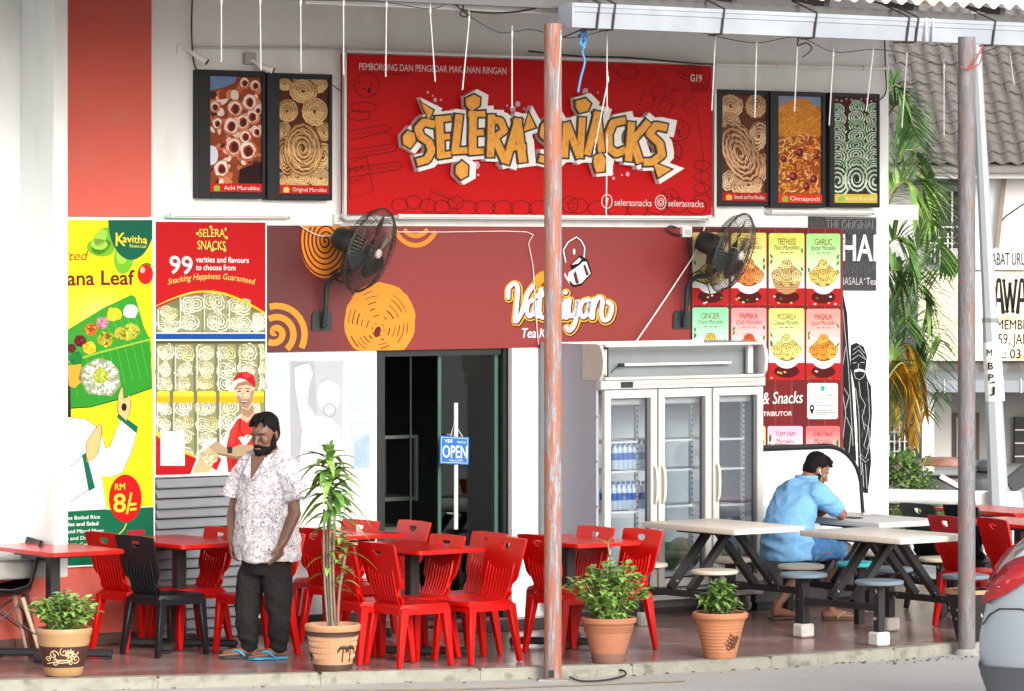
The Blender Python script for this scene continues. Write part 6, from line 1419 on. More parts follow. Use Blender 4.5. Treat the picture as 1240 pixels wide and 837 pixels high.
mb = MB(); mb.lathe([(.168, .352), (.18, .356), (.182, .385), (.16, .386)], 30, cap=False); mb.build('rim', tan2, blkpot, smooth='auto')
lf1 = leafmat('soft_green_leaf', (.24, .40, .10)); lf2 = leafmat('fresh_green_leaf', (.16, .31, .07)); lf3 = leafmat('light_stem', (.25, .30, .10)); dr1 = leafmat('dracaena_leaf', (.11, .25, .045)); dr2 = leafmat('dracaena_light', (.26, .44, .10)); stem = mat('plant_stem', (.26, .22, .13), .7, var=.3)
def bushy(pot, ht, label, n, spread, seed, lobes, lm, top=None, L=.05):
    r_ = random.Random(seed); t = thing('potted_plant', label, 'plant', pot.location + Vector((0, 0, ht - .05)), 0)
    st = MB(); tips = []
    for k in range(n):
        a = r_.uniform(0, 6.28); q = r_.random() ** .6; e = Vector((math.cos(a) * spread[0] * q, math.sin(a) * spread[0] * q, spread[1] * (1.05 - .45 * q * q) * r_.uniform(.72, 1.05))); b = Vector((math.cos(a) * .05 * q, math.sin(a) * .05 * q, 0))
        mid = (b + e) / 2 + Vector((0, 0, .03)); P_ = spline([b, mid, e], 4); st.tube(P_, .0035, 4); tips.append(P_)
    st.build('stems', stem if lm is not lf1 else lf3, t)
    groups = [MB(), MB()]
    for P_ in tips:
        for i, p_ in enumerate(P_[2:]):
            for j in range(3):
                a = r_.uniform(0, 6.28); d = Vector((math.cos(a), math.sin(a), r_.uniform(-.15, .7))); leafmesh(groups[r_.random() < .3], p_, d, L * r_.uniform(.7, 1.3), L * lobes * r_.uniform(.8, 1.2), r_.uniform(.1, .5), 3)
    groups[0].build('leaves', lm, t, smooth=True); groups[1].build('leaves', dr2 if lm is lf1 else lf1, t, smooth=True)
    return t
bushy(pot1, .31, 'bushy light green plant in the cream and brown pot', 52, (.25, .30), 3, .95, lf1, L=.05)
t = bushy(pot3, .31, 'leggy green plant with one long top shoot in the plain terracotta pot', 64, (.29, .46), 5, .9, lf1, L=.056)
mb = MB(); mb.tube(spline([(0, 0, .1), (.01, 0, .42), (-.005, 0, .58)], 4), .006, 5); mb.build('shoot', stem, t); mb = MB()
for dx_, dz in ((-.12, .03), (.13, .02), (-.06, .05), (.03, .06)): leafmesh(mb, (-.005, 0, .57), (dx_, .02, dz), abs(dx_) + .05, .022, .25, 5)
mb.build('leaves', lf2, t, smooth=True)
bushy(pot4, .31, 'compact dark green leafy plant in the ridged orange pot', 40, (.15, .27), 9, .45, lf2, L=.072)
# tall dracaena
r_ = random.Random(21); t = thing('tall_plant', 'tall leafy potted plant with bare stems beside the standing man', 'plant', pot2.location + Vector((0, 0, .27)), 0)
canes = [((-.015, .0), (-.03, .02, .92)), ((.0, -.02), (-.01, 0, .98)), ((.02, .01), (.015, -.02, .80)), ((.035, -.01), (.085, 0, .52)), ((-.03, .01), (-.06, .01, .84))]
mb = MB()
for b, e in canes:
    mb.tube(spline([(b[0], b[1], -.01), ((b[0] + e[0]) / 2 - .015, (b[1] + e[1]) / 2, e[2] * .5), e], 5), .0085, 7)
for k in range(26): c = rnd.choice(canes); s_ = rnd.random(); mb.lathe([(.0092, 0), (.0102, .004), (.0092, .008)], 7, ((c[0][0] + (c[1][0] - c[0][0]) * s_) - .015 * math.sin(s_ * 3.14), c[0][1] + (c[1][1] - c[0][1]) * s_, c[1][2] * s_))
mb.build('stems', mat('cane', (.20, .17, .12), .7, var=.25), t, smooth='auto')
G = [MB(), MB()]
def tuft(c, n, L, w, spread=1, up0=-.2, up1=1.6):
    for k in range(n):
        a = k * 2.4 + r_.uniform(-.3, .3); s_ = k / n; d = Vector((math.cos(a) * spread, math.sin(a) * spread, up0 + (up1 - up0) * s_)); leafmesh(G[r_.random() < .33], Vector(c) + Vector((0, 0, .10 * s_)), d, L * r_.uniform(.75, 1.1) * (1 - .25 * s_), w * r_.uniform(.8, 1.15), r_.uniform(.45, .8) * (1 - .35 * s_), 6, .3)
for z, n in ((.80, 7), (.88, 9), (.95, 11), (1.02, 12), (1.09, 11), (1.15, 8)): tuft((-.02 + .02 * math.sin(z * 9), 0, z), n, .29, .062, 1, -.15, 1.0)
tuft((-.02, .0, .70), 6, .24, .05, 1, -.1, .7); tuft((-.05, .02, .86), 7, .24, .055); tuft((.03, 0, .82), 7, .24, .055); tuft((-.02, 0, 1.17), 6, .17, .058, .45, 1.0, 2.2)
tuft((-.03, 0, .48), 4, .2, .042, 1, .0, .8); tuft((.03, .0, .28), 4, .18, .036, 1, .2, 1.0); tuft((.06, 0, .60), 6, .2, .042, 1, .0, .9); tuft((.085, 0, .54), 8, .22, .04, 1, .1, 1.0); tuft((.05, -.02, .44), 5, .17, .036); tuft((-.03, .0, .36), 3, .22, .045, 1, -.1, .5); tuft((.07, .02, .34), 4, .16, .034, 1, .3, 1.2); tuft((.0, .0, .58), 4, .17, .036, 1, .2, 1.0)
G[0].build('leaves', dr1, t, smooth=True); G[1].build('leaves', dr2, t, smooth=True)
mb = MB(); mb.tube(spline([(-.02, 0, .8), (-.022, 0, 1.0), (-.02, 0, 1.2)], 4), .010, 6); mb.build('crown_stem', dr2, t)
# ================================================================== beyond the terrace: railing, hedge, palm, lamp post, neighbour's house
pv = mat('pale_pavement', (.40, .39, .37), .85, var=.15, scale=3, bump=.4, bscale=60)
mb = MB(); mb.poly([(-30, 36.25, -.06), (40, 36.25, -.06), (40, 62, -.06), (-30, 62, -.06)]); tag(mb.build('pavement', pv), kind='structure')
RY = 38.0
t = thing('railing', 'thick white pipe railing between the terrace and the neighbouring yard', 'railing', at(1150, 602, RY) * 1, 0)
bx_ = t.location.copy(); r0 = at(1040, 600, RY) - bx_; r1 = at(1236, 604, RY) - bx_
mb = MB(); mb.tube([r0, r1], .068, 14); mb.build('top_rail', M['white_metal'], t, smooth='auto')
for px in (1068, 1107, 1150, 1196, 1233):
    p_ = at(px, 602, RY) - bx_; mb = MB(); mb.box((p_.x, 0, -bx_.z / 2 - .06), (.08 if px != 1107 else .06, .06, bx_.z + .08)); mb.build('post', M['white_metal'], t)
def foliage(name, label, cat, c, size, n, L, w, m1_, m2_, seed, dens=None, group=None):
    r_ = random.Random(seed); t = thing(name, label, cat, c, 0, group); G = [MB(), MB()]
    for k in range(n):
        while True:
            v = Vector((r_.uniform(-1, 1), r_.uniform(-1, 1), r_.uniform(-1, 1)))
            if v.length < 1 and v.length > .45: break
        nz_ = .78 + .5 * noise.noise(v * 2.4 + Vector((seed, 0, 0))); p_ = Vector((v.x * size[0], v.y * size[1], v.z * size[2])) * nz_
        d = Vector((r_.uniform(-1, 1), r_.uniform(-1, 1), r_.uniform(-.6, 1))) + v; leafmesh(G[r_.random() < .4], p_, d, L * r_.uniform(.6, 1.3), w * r_.uniform(.7, 1.3), .2, 2)
    G[0].build('leaves', m1_, t); G[1].build('leaves', m2_, t)
    mb = MB()
    for k in range(7): mb.tube([(r_.uniform(-.2, .2), r_.uniform(-.1, .1), -c[2] - .05), (r_.uniform(-.6, .6) * size[0], 0, 0), (r_.uniform(-.8, .8) * size[0], 0, size[2] * .7)], .012, 5)
    mb.build('branches', stem, t); return t
hd1 = leafmat('hedge_leaf', (.13, .26, .045)); hd2 = leafmat('hedge_dark_leaf', (.05, .11, .025))
foliage('hedge', 'clipped bright green bush behind the white railing', 'hedge', at(1094, 588, 40.5), (.36, .3, .42), 1700, .065, .035, hd1, hd2, 4)
foliage('shrub', 'low green shrub growing under the white railing', 'hedge', at(1098, 622, 40), (.42, .25, .22), 700, .06, .035, hd1, hd2, 6)
foliage('shrub', 'patch of green shrub under the railing beside the grey rusted pole', 'hedge', at(1140, 614, 40.2), (.26, .2, .12), 300, .05, .03, hd1, hd2, 8)
mb = MB(); t = thing('spiky_plant', 'green strap leaved plant at the right edge behind the railing', 'plant', at(1234, 655, 39.5), 0); r_ = random.Random(2)
for k in range(46): a = r_.uniform(0, 6.28); leafmesh(mb, (0, 0, 0), (math.cos(a) * .7, math.sin(a) * .7, r_.uniform(.5, 1.8)), r_.uniform(.35, .62), .035, r_.uniform(.1, .5), 5)
mb.build('leaves', hd1, t, smooth=True)
# palm
PY = 39.5; pm1 = leafmat('palm_leaf', (.085, .19, .04)); pm2 = leafmat('palm_leaf_pale', (.17, .30, .065)); pmy = leafmat('palm_leaf_yellow', (.52, .30, .03)); pmr = mat('palm_rib', (.25, .26, .08), .5)
t = thing('palm_tree', 'green palm with some yellow hanging fronds behind the white corner', 'palm', at(1052, 665, PY), 0); b_ = t.location
mb = MB()
for dx_ in (-.1, .06): mb.tube([(dx_, 0, -.05), (dx_ * 1.5, .05, 1.5), (dx_ * 2.2, 0, 3.6)], .06, 9, radii=[.07, .055, .045])
mb.build('trunk', mat('palm_trunk', (.20, .19, .12), .8, var=.3, stretch=(2, 2, 14)), t, smooth='auto')
FRD = [([(1058, 175), (1084, 128), (1102, 140), (1110, 205)], 0, .42), ([(1058, 150), (1080, 105), (1098, 118), (1106, 165)], 0, .34), ([(1055, 270), (1092, 185), (1128, 205), (1147, 285)], 0, .5), ([(1055, 300), (1095, 215), (1130, 232), (1138, 330)], 1, .5), ([(1058, 260), (1090, 222), (1112, 232), (1126, 270)], 1, .36), ([(1056, 330), (1082, 290), (1108, 300), (1116, 360)], 0, .4),
       ([(1056, 420), (1098, 318), (1135, 292), (1162, 318)], 0, .44), ([(1056, 405), (1090, 350), (1124, 352), (1140, 415)], 1, .46), ([(1056, 450), (1094, 392), (1122, 415), (1138, 480)], 0, .46), ([(1056, 480), (1088, 420), (1112, 430), (1122, 500)], 1, .4), ([(1058, 380), (1078, 330), (1092, 340), (1098, 400)], 0, .4), ([(1058, 500), (1076, 440), (1090, 450), (1096, 520)], 1, .36),
       ([(1058, 470), (1080, 425), (1092, 450), (1096, 525)], 2, .30), ([(1062, 480), (1090, 440), (1104, 465), (1108, 535)], 2, .26), ([(1058, 455), (1074, 425), (1080, 455), (1082, 510)], 2, .28), ([(1060, 470), (1096, 418), (1112, 445), (1120, 500)], 2, .24)]
for i, (P_, kind, L) in enumerate(FRD):
    yo = rnd.uniform(-.6, .6); pts = spline([at(x, y, PY + yo + (k - 1) * rnd.uniform(-.12, .12)) - b_ for k, (x, y) in enumerate(P_)], 9)
    fo = bpy.data.objects.new('frond', None); COL.objects.link(fo); fo.parent = t
    mb = MB(); mb.tube(pts, .01, 5, radii=[.014 - .011 * k / (len(pts) - 1) for k in range(len(pts))]); mb.build('rib', pmr, fo, smooth=True)
    mb = MB(); n = len(pts)
    for k in range(4, n):
        for q in (0, .42):
            p_ = pts[k] if q == 0 or k == n - 1 else pts[k].lerp(pts[k + 1], q); d = (pts[k] - pts[k - 1]).normalized(); sd = d.cross(Vector((0, -1, .35))).normalized(); s_ = (k + q) / n; LL = L * (.45 + .55 * math.sin(math.pi * min(1, s_ * 1.05))) * rnd.uniform(.8, 1.1)
            for sg_ in (-1, 1):
                dd = (d * .7 + sd * sg_ * .75 + Vector((0, rnd.uniform(-.35, .2), -.02 if kind < 2 else -1.3))); leafmesh(mb, p_, dd, LL, .042, rnd.uniform(.2, .5), 4, .2)
    mb.build('leaflets', (pm1, pm2, pmy)[kind], fo, smooth=True)
# leaning lamp post with the council letters
LY = 36.9; t = thing('lamp_post', 'leaning pale grey lamp post with a white sticker reading M B P J', 'lamp post', at(1212, 668, LY), 0); b_ = t.location
lg = mat('post_grey', (.38, .42, .44), .5, var=.05, stretch=(4, 4, .5)); pa, pb, pc = at(1212, 668, LY) - b_, at(1199, 388, LY) - b_, at(1181, 40, LY) - b_
mb = MB(); mb.tube([pa, pb], .1, 8, radii=[.096, .070]); mb.build('lower_shaft', lg, t)
mb = MB(); mb.tube([pb, pc, pc + (pc - pb).normalized() * 3], .06, 8, radii=[.064, .045, .035]); mb.build('upper_shaft', lg, t)
mb = MB(); mb.tube([pb - Vector((0, 0, .02)), pb + Vector((0, 0, .02))], .072, 8); mb.build('joint_collar', mat('post_joint', (.2, .22, .23), .5), t)
sa, sb = at(1200.6, 414, LY) - b_, at(1205, 486, LY) - b_
mb = MB(); mb.tube([sb, sa], .09, 16, cap=False, radii=[.0885, .0815]); mb.build('sticker', M['white_plastic'], t)
p = Print((0, 0, 0), 0); 
def lmap(q_, layer):
    w = at(q_[0], q_[1], LY) - b_; xc = (sa + (sb - sa) * ((sa.z - w.z) / (sa.z - sb.z))); dx_ = w.x - xc.x; return (w.x, -math.sqrt(max(0, .0945 ** 2 - dx_ * dx_)) + xc.y - .002, w.z)
p.map = lmap
for ch, x, y in (('M', 1193.6, 431), ('B', 1195, 447), ('P', 1195.4, 461), ('J', 1197, 476)): p.text(ch, x, x + 6.4, y, 8.6, (40, 40, 42), 1, off=.012)
p.poly([(1196, 464), (1203, 461), (1203.5, 464)], (30, 30, 32), 1)
p.build('lettering', t, PRINT)
# neighbouring house, square on to the view
HYY = 55.0
hs_t = thing('neighbour_house', 'white neighbouring house with a brown grey tiled roof and rusted sign boards', 'house', (0, HYY, 0), 0)
def hp(px, py, dy=0): v = at(px, py, HYY + dy); return Vector((v.x, dy, v.z))
hw = mat('house_wall', (.66, .66, .64), .8, var=.08, scale=.8, col2=(.45, .44, .42), c2=(.5, .8), c2scale=1.2); hd = mat('house_dark', (.035, .035, .038), .6, var=.3)
def hbox(name, x0, y0, x1, y1, d0, d1, m, parent=None, lab=None):
    """box between pixel corners on the plane of depth d0 (front), d1 back"""
    a, b = hp(x0, y0, d0), hp(x1, y1, d0); mb = MB(); mb.box(((a.x + b.x) / 2, (d0 + d1) / 2, (a.z + b.z) / 2), (abs(b.x - a.x), d1 - d0, abs(a.z - b.z))); return mb.build(name, m, parent or hs_t, label=lab)
hbox('wall', 1181, 212, 1500, 455, .3, .6, hw)
hbox('wall', 1000, 212, 1181, 455, .9, 1.1, hw)
hbox('eave_beam', 1000, 198, 1500, 216, -.25, 1.0, M['white_metal'])
w = bpy.data.objects.new('window', None); COL.objects.link(w); w.parent = hs_t
hbox('glazing', 1122, 232, 1180, 318, .80, .84, hd, w)
for x in (1131, 1152): hbox('mullion', x, 232, x + 2, 318, .74, .79, M['silver'], w)
hbox('transom', 1122, 274, 1180, 276, .72, .735, M['silver'], w)
hbox('dark_eave_strip', 1110, 216, 1181, 224, .4, .8, hd)  # dark strip under the eave beam, above the window
for y in (287, 294, 301): hbox('aerial_bar', 1124, y, 1156, y + 1.6, .3, .32, M['white_metal'])
for x in (1127, 1147): hbox('aerial_bar', x, 282, x + 1.6, 312, .33, .35, M['white_metal'])
mb = MB(); mb.bar(hp(1216, 216, .2), hp(1207, 300, .2), .06, .06); mb.build('downpipe', mat('old_pipe', (.22, .17, .13), .7, var=.3), hs_t)
mb = MB(); mb.tube([hp(1240, 247, .2), hp(1218, 262, .2), hp(1213, 268, .25)], .01, 5); mb.build('wall_cable', M['black_rubber'], hs_t)
hbox('ledge', 1000, 437, 1500, 460, .05, 1.4, mat('dark_ledge', (.10, .09, .085), .85, var=.5, scale=5, col2=(.25, .24, .22), c2=(.5, .7), c2scale=4))
a, b = hp(1120, 459, -.5), hp(1500, 475, -.5)
mb = MB(); mb.prism([(a.x, -.55, b.z), (a.x, -.55, a.z - .02), (a.x, .3, a.z + .12), (a.x, .3, a.z + .06), (a.x, -.48, b.z)], (b.x - a.x, 0, 0)); mb.build('porch_awning', mat('awning_grey', (.22, .25, .28), .45, var=.1), hs_t)
for px in (1143, 1166, 1236, 1262): hbox('awning_seam', px, 459, px + 1.2, 476, -.575, -.56, M['silver'])
hbox('porch_wall', 1000, 455, 1500, 655, 2.0, 2.2, mat('shade_toned_plaster', (.34, .34, .33), .8, var=.15, col2=(.2, .2, .19), c2=(.5, .8), c2scale=1.5))  # darker than the house wall: porch shade put into the plaster colour
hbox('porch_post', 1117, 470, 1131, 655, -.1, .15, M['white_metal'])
hbox('porch_post', 1110, 470, 1117, 655, .1, .3, mat('porch_shadow_wall', (.12, .12, .12), .8))  # dark strip beside the white post, porch shade put into its colour
w = bpy.data.objects.new('window', None); COL.objects.link(w); w.parent = hs_t
hbox('glazing', 1060, 500, 1112, 558, 1.2, 1.24, hd, w)
for k in range(9): hbox('grille_bar', 1070 + k * 6.2, 500, 1071.6 + k * 6.2, 558, 1.1, 1.13, M['white_metal'], w)
for y in (511, 522.5, 534, 546): hbox('grille_bar', 1060, y, 1112, y + 1.6, 1.06, 1.09, M['white_metal'], w)
hbox('porch_door', 1152, 500, 1186, 562, 1.9, 1.99, mat('porch_door', (.06, .04, .035), .5)); hbox('door_glass', 1158, 505, 1180, 556, 1.88, 1.895, mat('door_glass', (.3, .31, .3), .3))
hbox('porch_window', 1229, 505, 1262, 580, 1.9, 1.99, hd)
for y in (520, 536, 552, 568): hbox('window_bar', 1229, y, 1262, y + 1.5, 1.86, 1.89, M['silver'])
hbox('porch_side', 1131, 478, 1152, 655, 1.6, 1.9, hw)
# roof: plain slab with the tiles laid one by one over the part in view
tilem = mat('roof_tile', (.175, .157, .143), .8, var=.26, scale=3, bump=.3, bscale=40, col2=(.12, .105, .10), c2=(.5, .75), c2scale=5)
rf = bpy.data.objects.new('roof', None); COL.objects.link(rf); rf.parent = hs_t
e0 = hp(1000, 200, -.45); e1 = hp(1500, 200, -.45); pit = math.radians(30); RL = 6
mb = MB(); mb.prism([(e0.x - 4, -.45, e0.z - .03), (e0.x - 4, -.45 + RL * math.cos(pit), e0.z - .03 + RL * math.sin(pit)), (e0.x - 4, -.45 + RL * math.cos(pit), e0.z - .1 + RL * math.sin(pit)), (e0.x - 4, -.45, e0.z - .1)], (e1.x - e0.x + 6, 0, 0)); mb.build('roof_slab', tilem, rf)
tw, tl = .205, .285; mb = MB(); n = 8; rows = []
for yy, zz in ((0, .055), (tl * 1.15, .012)):
    rows.append([mb.bm.verts.new((tw * k / n, yy, zz + .022 * math.sin(2 * math.pi * k / n) )) for k in range(n + 1)])
rows.insert(0, [mb.bm.verts.new((v.co.x, 0, v.co.z - .028)) for v in rows[0]])
for A, B in zip(rows, rows[1:]):
    for k in range(n): mb.bm.faces.new((A[k], A[k + 1], B[k + 1], B[k]))
tile = mb.build('roof_tile', tilem, rf); first = True
i0 = hp(1068, 200, -.45).x
for r in range(16):
    for c in range(12):
        loc = (i0 + c * tw + rnd.uniform(-.006, .006), -.45 + r * tl * math.cos(pit), e0.z + r * tl * math.sin(pit) + rnd.uniform(-.006, .006)); rot = (pit + rnd.uniform(-.012, .012), 0, rnd.uniform(-.02, .02))
        if first: tile.location = loc; tile.rotation_euler = rot; first = False
        else: share(tile, rf, loc, rot)
# sign boards on the house
def hsign(label, x0, y0, x1, y1, m, d=-.06):
    a, b = hp(x0, y0, d), hp(x1, y1, d); t = thing('sign_board', label, 'sign', (a.x, HYY + d, b.z), 0); mb = MB(); mb.box(((b.x - a.x) / 2, .05, (a.z - b.z) / 2), (b.x - a.x, .1, a.z - b.z)); mb.build('board', m, t)
    p = Print((0, 0, 0), 0); o = Vector((a.x, HYY + d, b.z))
    def mp_(q_, layer): w_ = at(q_[0], q_[1], HYY + d); return (w_.x - o.x, -.002 - layer * .002, w_.z - o.z)
    p.map = mp_; return t, p
t, p = hsign('grey white sign board with tall black letters under the neighbouring eave', 1138, 301, 1330, 327, mat('grey_board', (.50, .50, .49), .6, var=.06)); p.text('JABAT URU', 1198, 1242, 321, 15.5, (36, 36, 40), 1, off=.0); p.build('lettering', t, PRINT)
t, p = hsign('rust streaked cream sign board with large black letters, right of the lamp post', 1112, 329, 1330, 437, mat('rusty_cream_board', (.70, .63, .47), .6, var=.06, col2=(.52, .24, .07), c2=(.56, .74), c2scale=1.8, stretch=(.6, 1, 2.6)))
AWA = (32, 36, 46)
for x in (1203, 1231):
    for s_ in (-1, 1): p.poly([(x + 6.5 + s_ * .6, 338), (x + 6.5 + s_ * 2.6, 338), (x + 6.5 + s_ * 7.6, 379), (x + 6.5 + s_ * 3.0, 379)], AWA, 1); p.ell(x + 6.5 + s_ * 5.3, 378, 2.6, 2.6, AWA, 1.3, 10)
    p.ell(x + 6.5, 339.5, 2.8, 2.8, AWA, 1.6, 10); p.rect(x + 3, 361, x + 10, 366, AWA, 1.5)
for a, b in ((1217, 1221), (1221, 1225), (1225, 1229), (1229, 1233)): pass
for (xa, ya, xb, yb) in ((1215.5, 340, 1219.5, 376), (1223, 345, 1219.5, 376), (1223, 345, 1226.5, 376), (1230.5, 340, 1226.5, 376)): p.stroke([(xa, ya), (xb, yb)], 3.0, AWA, 1.8)
for x, y in ((1215.5, 340), (1230.5, 340), (1223, 344), (1219.5, 377), (1226.5, 377)): p.ell(x, y, 2.3, 2.3, AWA, 2, 10)
p.text('MEMBER', 1207, 1252, 399, 12, AWA, 1, off=.012); p.text('59, JALAN', 1209, 1261, 417, 13.5, AWA, 1); p.text('TEL: 03', 1193, 1236, 438 - 4, 11.5, AWA, 1, off=.008)
p.build('lettering', t, PRINT)
# odds and ends behind the railing
def bm_thing(name, label, cat, loc): return thing(name, label, cat, loc, 0)
t = bm_thing('canopied_barrow', 'brown topped cart with a dark tarp behind the railing beside the hedge', 'cart', at(1143, 655, 42.5))
s_ = 5000 / 42.5
mb = MB(); mb.lathe([(.0, .86), (.2, .855), (.31, .82), (.34, .79), (.33, .78), (0, .80)], 22, cap=False); mb.build('top', mat('rust_brown', (.26, .10, .06), .7, var=.35, col2=(.42, .26, .2), c2=(.5, .7)), t, smooth='auto')
mb = MB(); mb.box((0, 0, .42), (.5, .4, .5), bev=.06, seg=2); mb.build('tarp', mat('dark_tarp', (.03, .03, .035), .45, var=.4, bump=.6, bscale=14), t, smooth='auto')
for x in (-.2, .2): mb = MB(); mb.box((x, 0, .1), (.05, .3, .22)); mb.build('leg', M['black_metal'], t)
mb = MB(); mb.box((.05, -.22, .62), (.25, .02, .05), ry=.5); mb.build('strip', M['silver'], t)
for x in (-.06, .1): mb = MB(); mb.sphere((x, -.21, .42), .07, 12, (1, .5, 1.1)); mb.build('lamp', M['silver'], t, smooth='auto')
t = bm_thing('covered_motorbike', 'dark covered motorbike behind the grey rusted pole', 'motorbike', at(1192, 655, 43))
mb = MB(); mb.box((-.02, 0, .55), (.4, .5, .34), bev=.09, seg=3); mb.box((.05, 0, .78), (.3, .4, .12), bev=.05, seg=2); mb.build('cover', mat('bike_cover', (.04, .042, .048), .4, var=.3, bump=.5, bscale=12), t, smooth='auto')
for y in (-.3, .3):
    mb = MB(); mb.tube([(.04 * math.cos(0), y + .2 * math.cos(6.2832 * k / 20), .2 + .2 * math.sin(6.2832 * k / 20)) for k in range(21)], .035, 7, cap=False); mb.build('wheel', M['black_rubber'], t)
t = bm_thing('round_back_chair', 'white plastic chair with a rounded back under the railing', 'chair', at(1208, 668, 37.0))
mb = MB(); out = [(.19 * math.cos(math.radians(a)), .45 + .10 * math.sin(math.radians(a))) for a in range(0, 181, 12)] + [(-.18, .2), (.18, .2)]
mb.prism([(x, .0, z) for x, z in out], (0, .03, 0)); mb.build('backrest', M['white_plastic'], t); mb = MB(); mb.box((0, .22, .28), (.44, .42, .035), bev=.015); mb.build('seat', M['white_plastic'], t)
for x in (-.19, .19):
    for y in (.04, .4): mb = MB(); mb.bar((x, y, .28), (x * 1.1, y, -.06), .04); mb.build('leg', M['white_plastic'], t)
t = bm_thing('tarp_shelter', 'dark slanted sheet leaning at the right edge behind the plant', 'tarpaulin', at(1236, 600, 44)); mb = MB(); a, b = at(1219, 583, 44), at(1262, 548, 44); o = t.location
mb.prism([tuple(at(x, y, 44) - o) for x, y in ((1219, 582), (1262, 548), (1262, 580), (1228, 596))], (0, .3, 0)); mb.build('sheet', hd, t)
mb = MB(); mb.tube([tuple(at(1230, 596, 44) - o), tuple(at(1230, 660, 44) - o)], .02, 6); mb.build('post', M['black_metal'], t)

# ================================================================== silver car, its tail cut by the right edge
CY = 24.4; cs = 5000 / CY
t = thing('silver_car', 'silver grey hatchback with a red tail lamp, cut by the right edge', 'car', (at(1186, 760, CY).x + .115, CY + .86, ZR - .06), math.radians(-8))
o_ = t.location
def cz(py): return H - (py - HY) * CY / F - ZR
paint = mat('car_paint', (.30, .335, .37), .38, .25, var=.03, scale=2, coat=.35); trim = mat('car_trim', (.06, .065, .075), .45); redl = mat('tail_lamp', (.33, .008, .012), .16, var=.35, scale=12, coat=.5, stretch=(1, 1, 5)); dkg = mat('car_glass', (.03, .035, .04), .06)
# closed body sections along the length x (0 = rear bumper)
TOPS = [(0, .74), (.02, .84), (.05, .95), (.09, 1.05), (.14, 1.09), (.3, 1.10), (2.9, 1.05), (3.5, .92), (3.85, .78), (3.95, .66)]
BOTS = [(0, .60), (.012, .50), (.05, .40), (.12, .33), (.3, .28), (3.6, .28), (3.95, .40)]
def lerp_(T_, x):
    for (x0, a), (x1, b) in zip(T_, T_[1:]):
        if x0 <= x <= x1: return a + (b - a) * (x - x0) / (x1 - x0)
    return T_[-1][1]
def section(x):
    rear = min(1, x / .45); front = min(1, (3.95 - x) / .7)
    return .80 * (1 - .20 * (1 - rear) ** 2.2 - .18 * (1 - front) ** 2), lerp_(BOTS, x), lerp_(TOPS, x)
mb = MB(); R_ = []
for x in [0.0, .008, .02, .035, .05, .07, .09, .115, .14, .18, .22, .3, .42, .6, 1.0, 1.6, 2.2, 2.9, 3.2, 3.5, 3.7, 3.85, 3.95]:
    hwid, zl, top = section(x); h_ = top - zl; ring = []
    for y, z in ((-.80, zl), (-.94, zl + h_ * .05), (-.99, zl + h_ * .18), (-1.01, zl + h_ * .5), (-1.0, top - h_ * .22), (-.975, top - h_ * .06), (-.90, top), (0, top + .012), (.90, top), (.975, top - h_ * .06), (1.0, top - h_ * .22), (1.01, zl + h_ * .5), (.99, zl + h_ * .18), (.94, zl + h_ * .05), (.80, zl)): ring.append(mb.bm.verts.new((x, y * hwid, z)))
    R_.append(ring)
for A, B in zip(R_, R_[1:]):
    for k in range(15): mb.bm.faces.new((A[k], A[(k + 1) % 15], B[(k + 1) % 15], B[k]))
mb.bm.faces.new(R_[0]); mb.bm.faces.new(R_[-1][::-1]); mb.build('body', paint, t, smooth='auto')
mb = MB(); G_ = [(.105, 1.075, .66), (.2, 1.20, .66), (.34, 1.32, .64), (.62, 1.48, .60), (.95, 1.53, .585), (1.9, 1.53, .585), (2.3, 1.40, .6), (3.0, 1.03, .70)]; R_ = []
for x, z, w_ in G_: R_.append([mb.bm.verts.new(v) for v in ((x, -.74, 1.03), (x, -w_ - .06, 1.03 + (z - 1.03) * .12), (x, -w_, z - .01), (x, 0, z + .015), (x, w_, z - .01), (x, w_ + .06, 1.03 + (z - 1.03) * .12), (x, .74, 1.03))])
for A, B in zip(R_, R_[1:]):
    for k in range(6): f_ = mb.bm.faces.new((A[k], A[k + 1], B[k + 1], B[k])); f_.material_index = 1 if k in (1, 4) and A[0].co.x > .3 else 0
for f_ in list(mb.bm.faces):
    c_ = f_.calc_center_median()
    if (.2 < c_.x < .6 or c_.x > 2.35) and abs(c_.y) < .5: f_.material_index = 1
mb.bm.faces.new(R_[0]); mb.build('cabin', [paint, dkg], t, smooth='auto')
for s_ in (-1, 1):
    mb = MB(); pr_ = []
    for x, zb_, zt_ in ((.04, .93, .955), (.075, .945, 1.03), (.12, .965, 1.10), (.17, .99, 1.16), (.23, 1.03, 1.195), (.30, 1.085, 1.215), (.36, 1.15, 1.21)):
        hwid = section(x)[0]; pr_.append((mb.bm.verts.new((x - .014, s_ * (hwid * 1.0 + .012), zb_)), mb.bm.verts.new((x - .012, s_ * (hwid * 1.0 + .012 - max(0, zt_ - 1.02) * .42), zt_))))
    hwid = section(.05)[0]; pr_.insert(0, (mb.bm.verts.new((.03, s_ * hwid * .8, .93)), mb.bm.verts.new((.05, s_ * hwid * .8, .97))))
    for A, B in zip(pr_, pr_[1:]): mb.bm.faces.new((A[0], B[0], B[1], A[1]))
    ob = mb.build('tail_lamp', redl, t, smooth=True); md = ob.modifiers.new('thick', 'SOLIDIFY'); md.thickness = .03; md.offset = 0
    mb = MB(); mb.tube([(.10, s_ * (section(.1)[0] + .006), 1.0), (.17, s_ * (section(.17)[0] + .0), 1.06), (.27, s_ * (section(.27)[0] - .02), 1.12)], .012, 6); mb.build('lamp_strip', mat('lamp_strip', (.6, .10, .09), .2), t)
mb = MB(); R_ = []
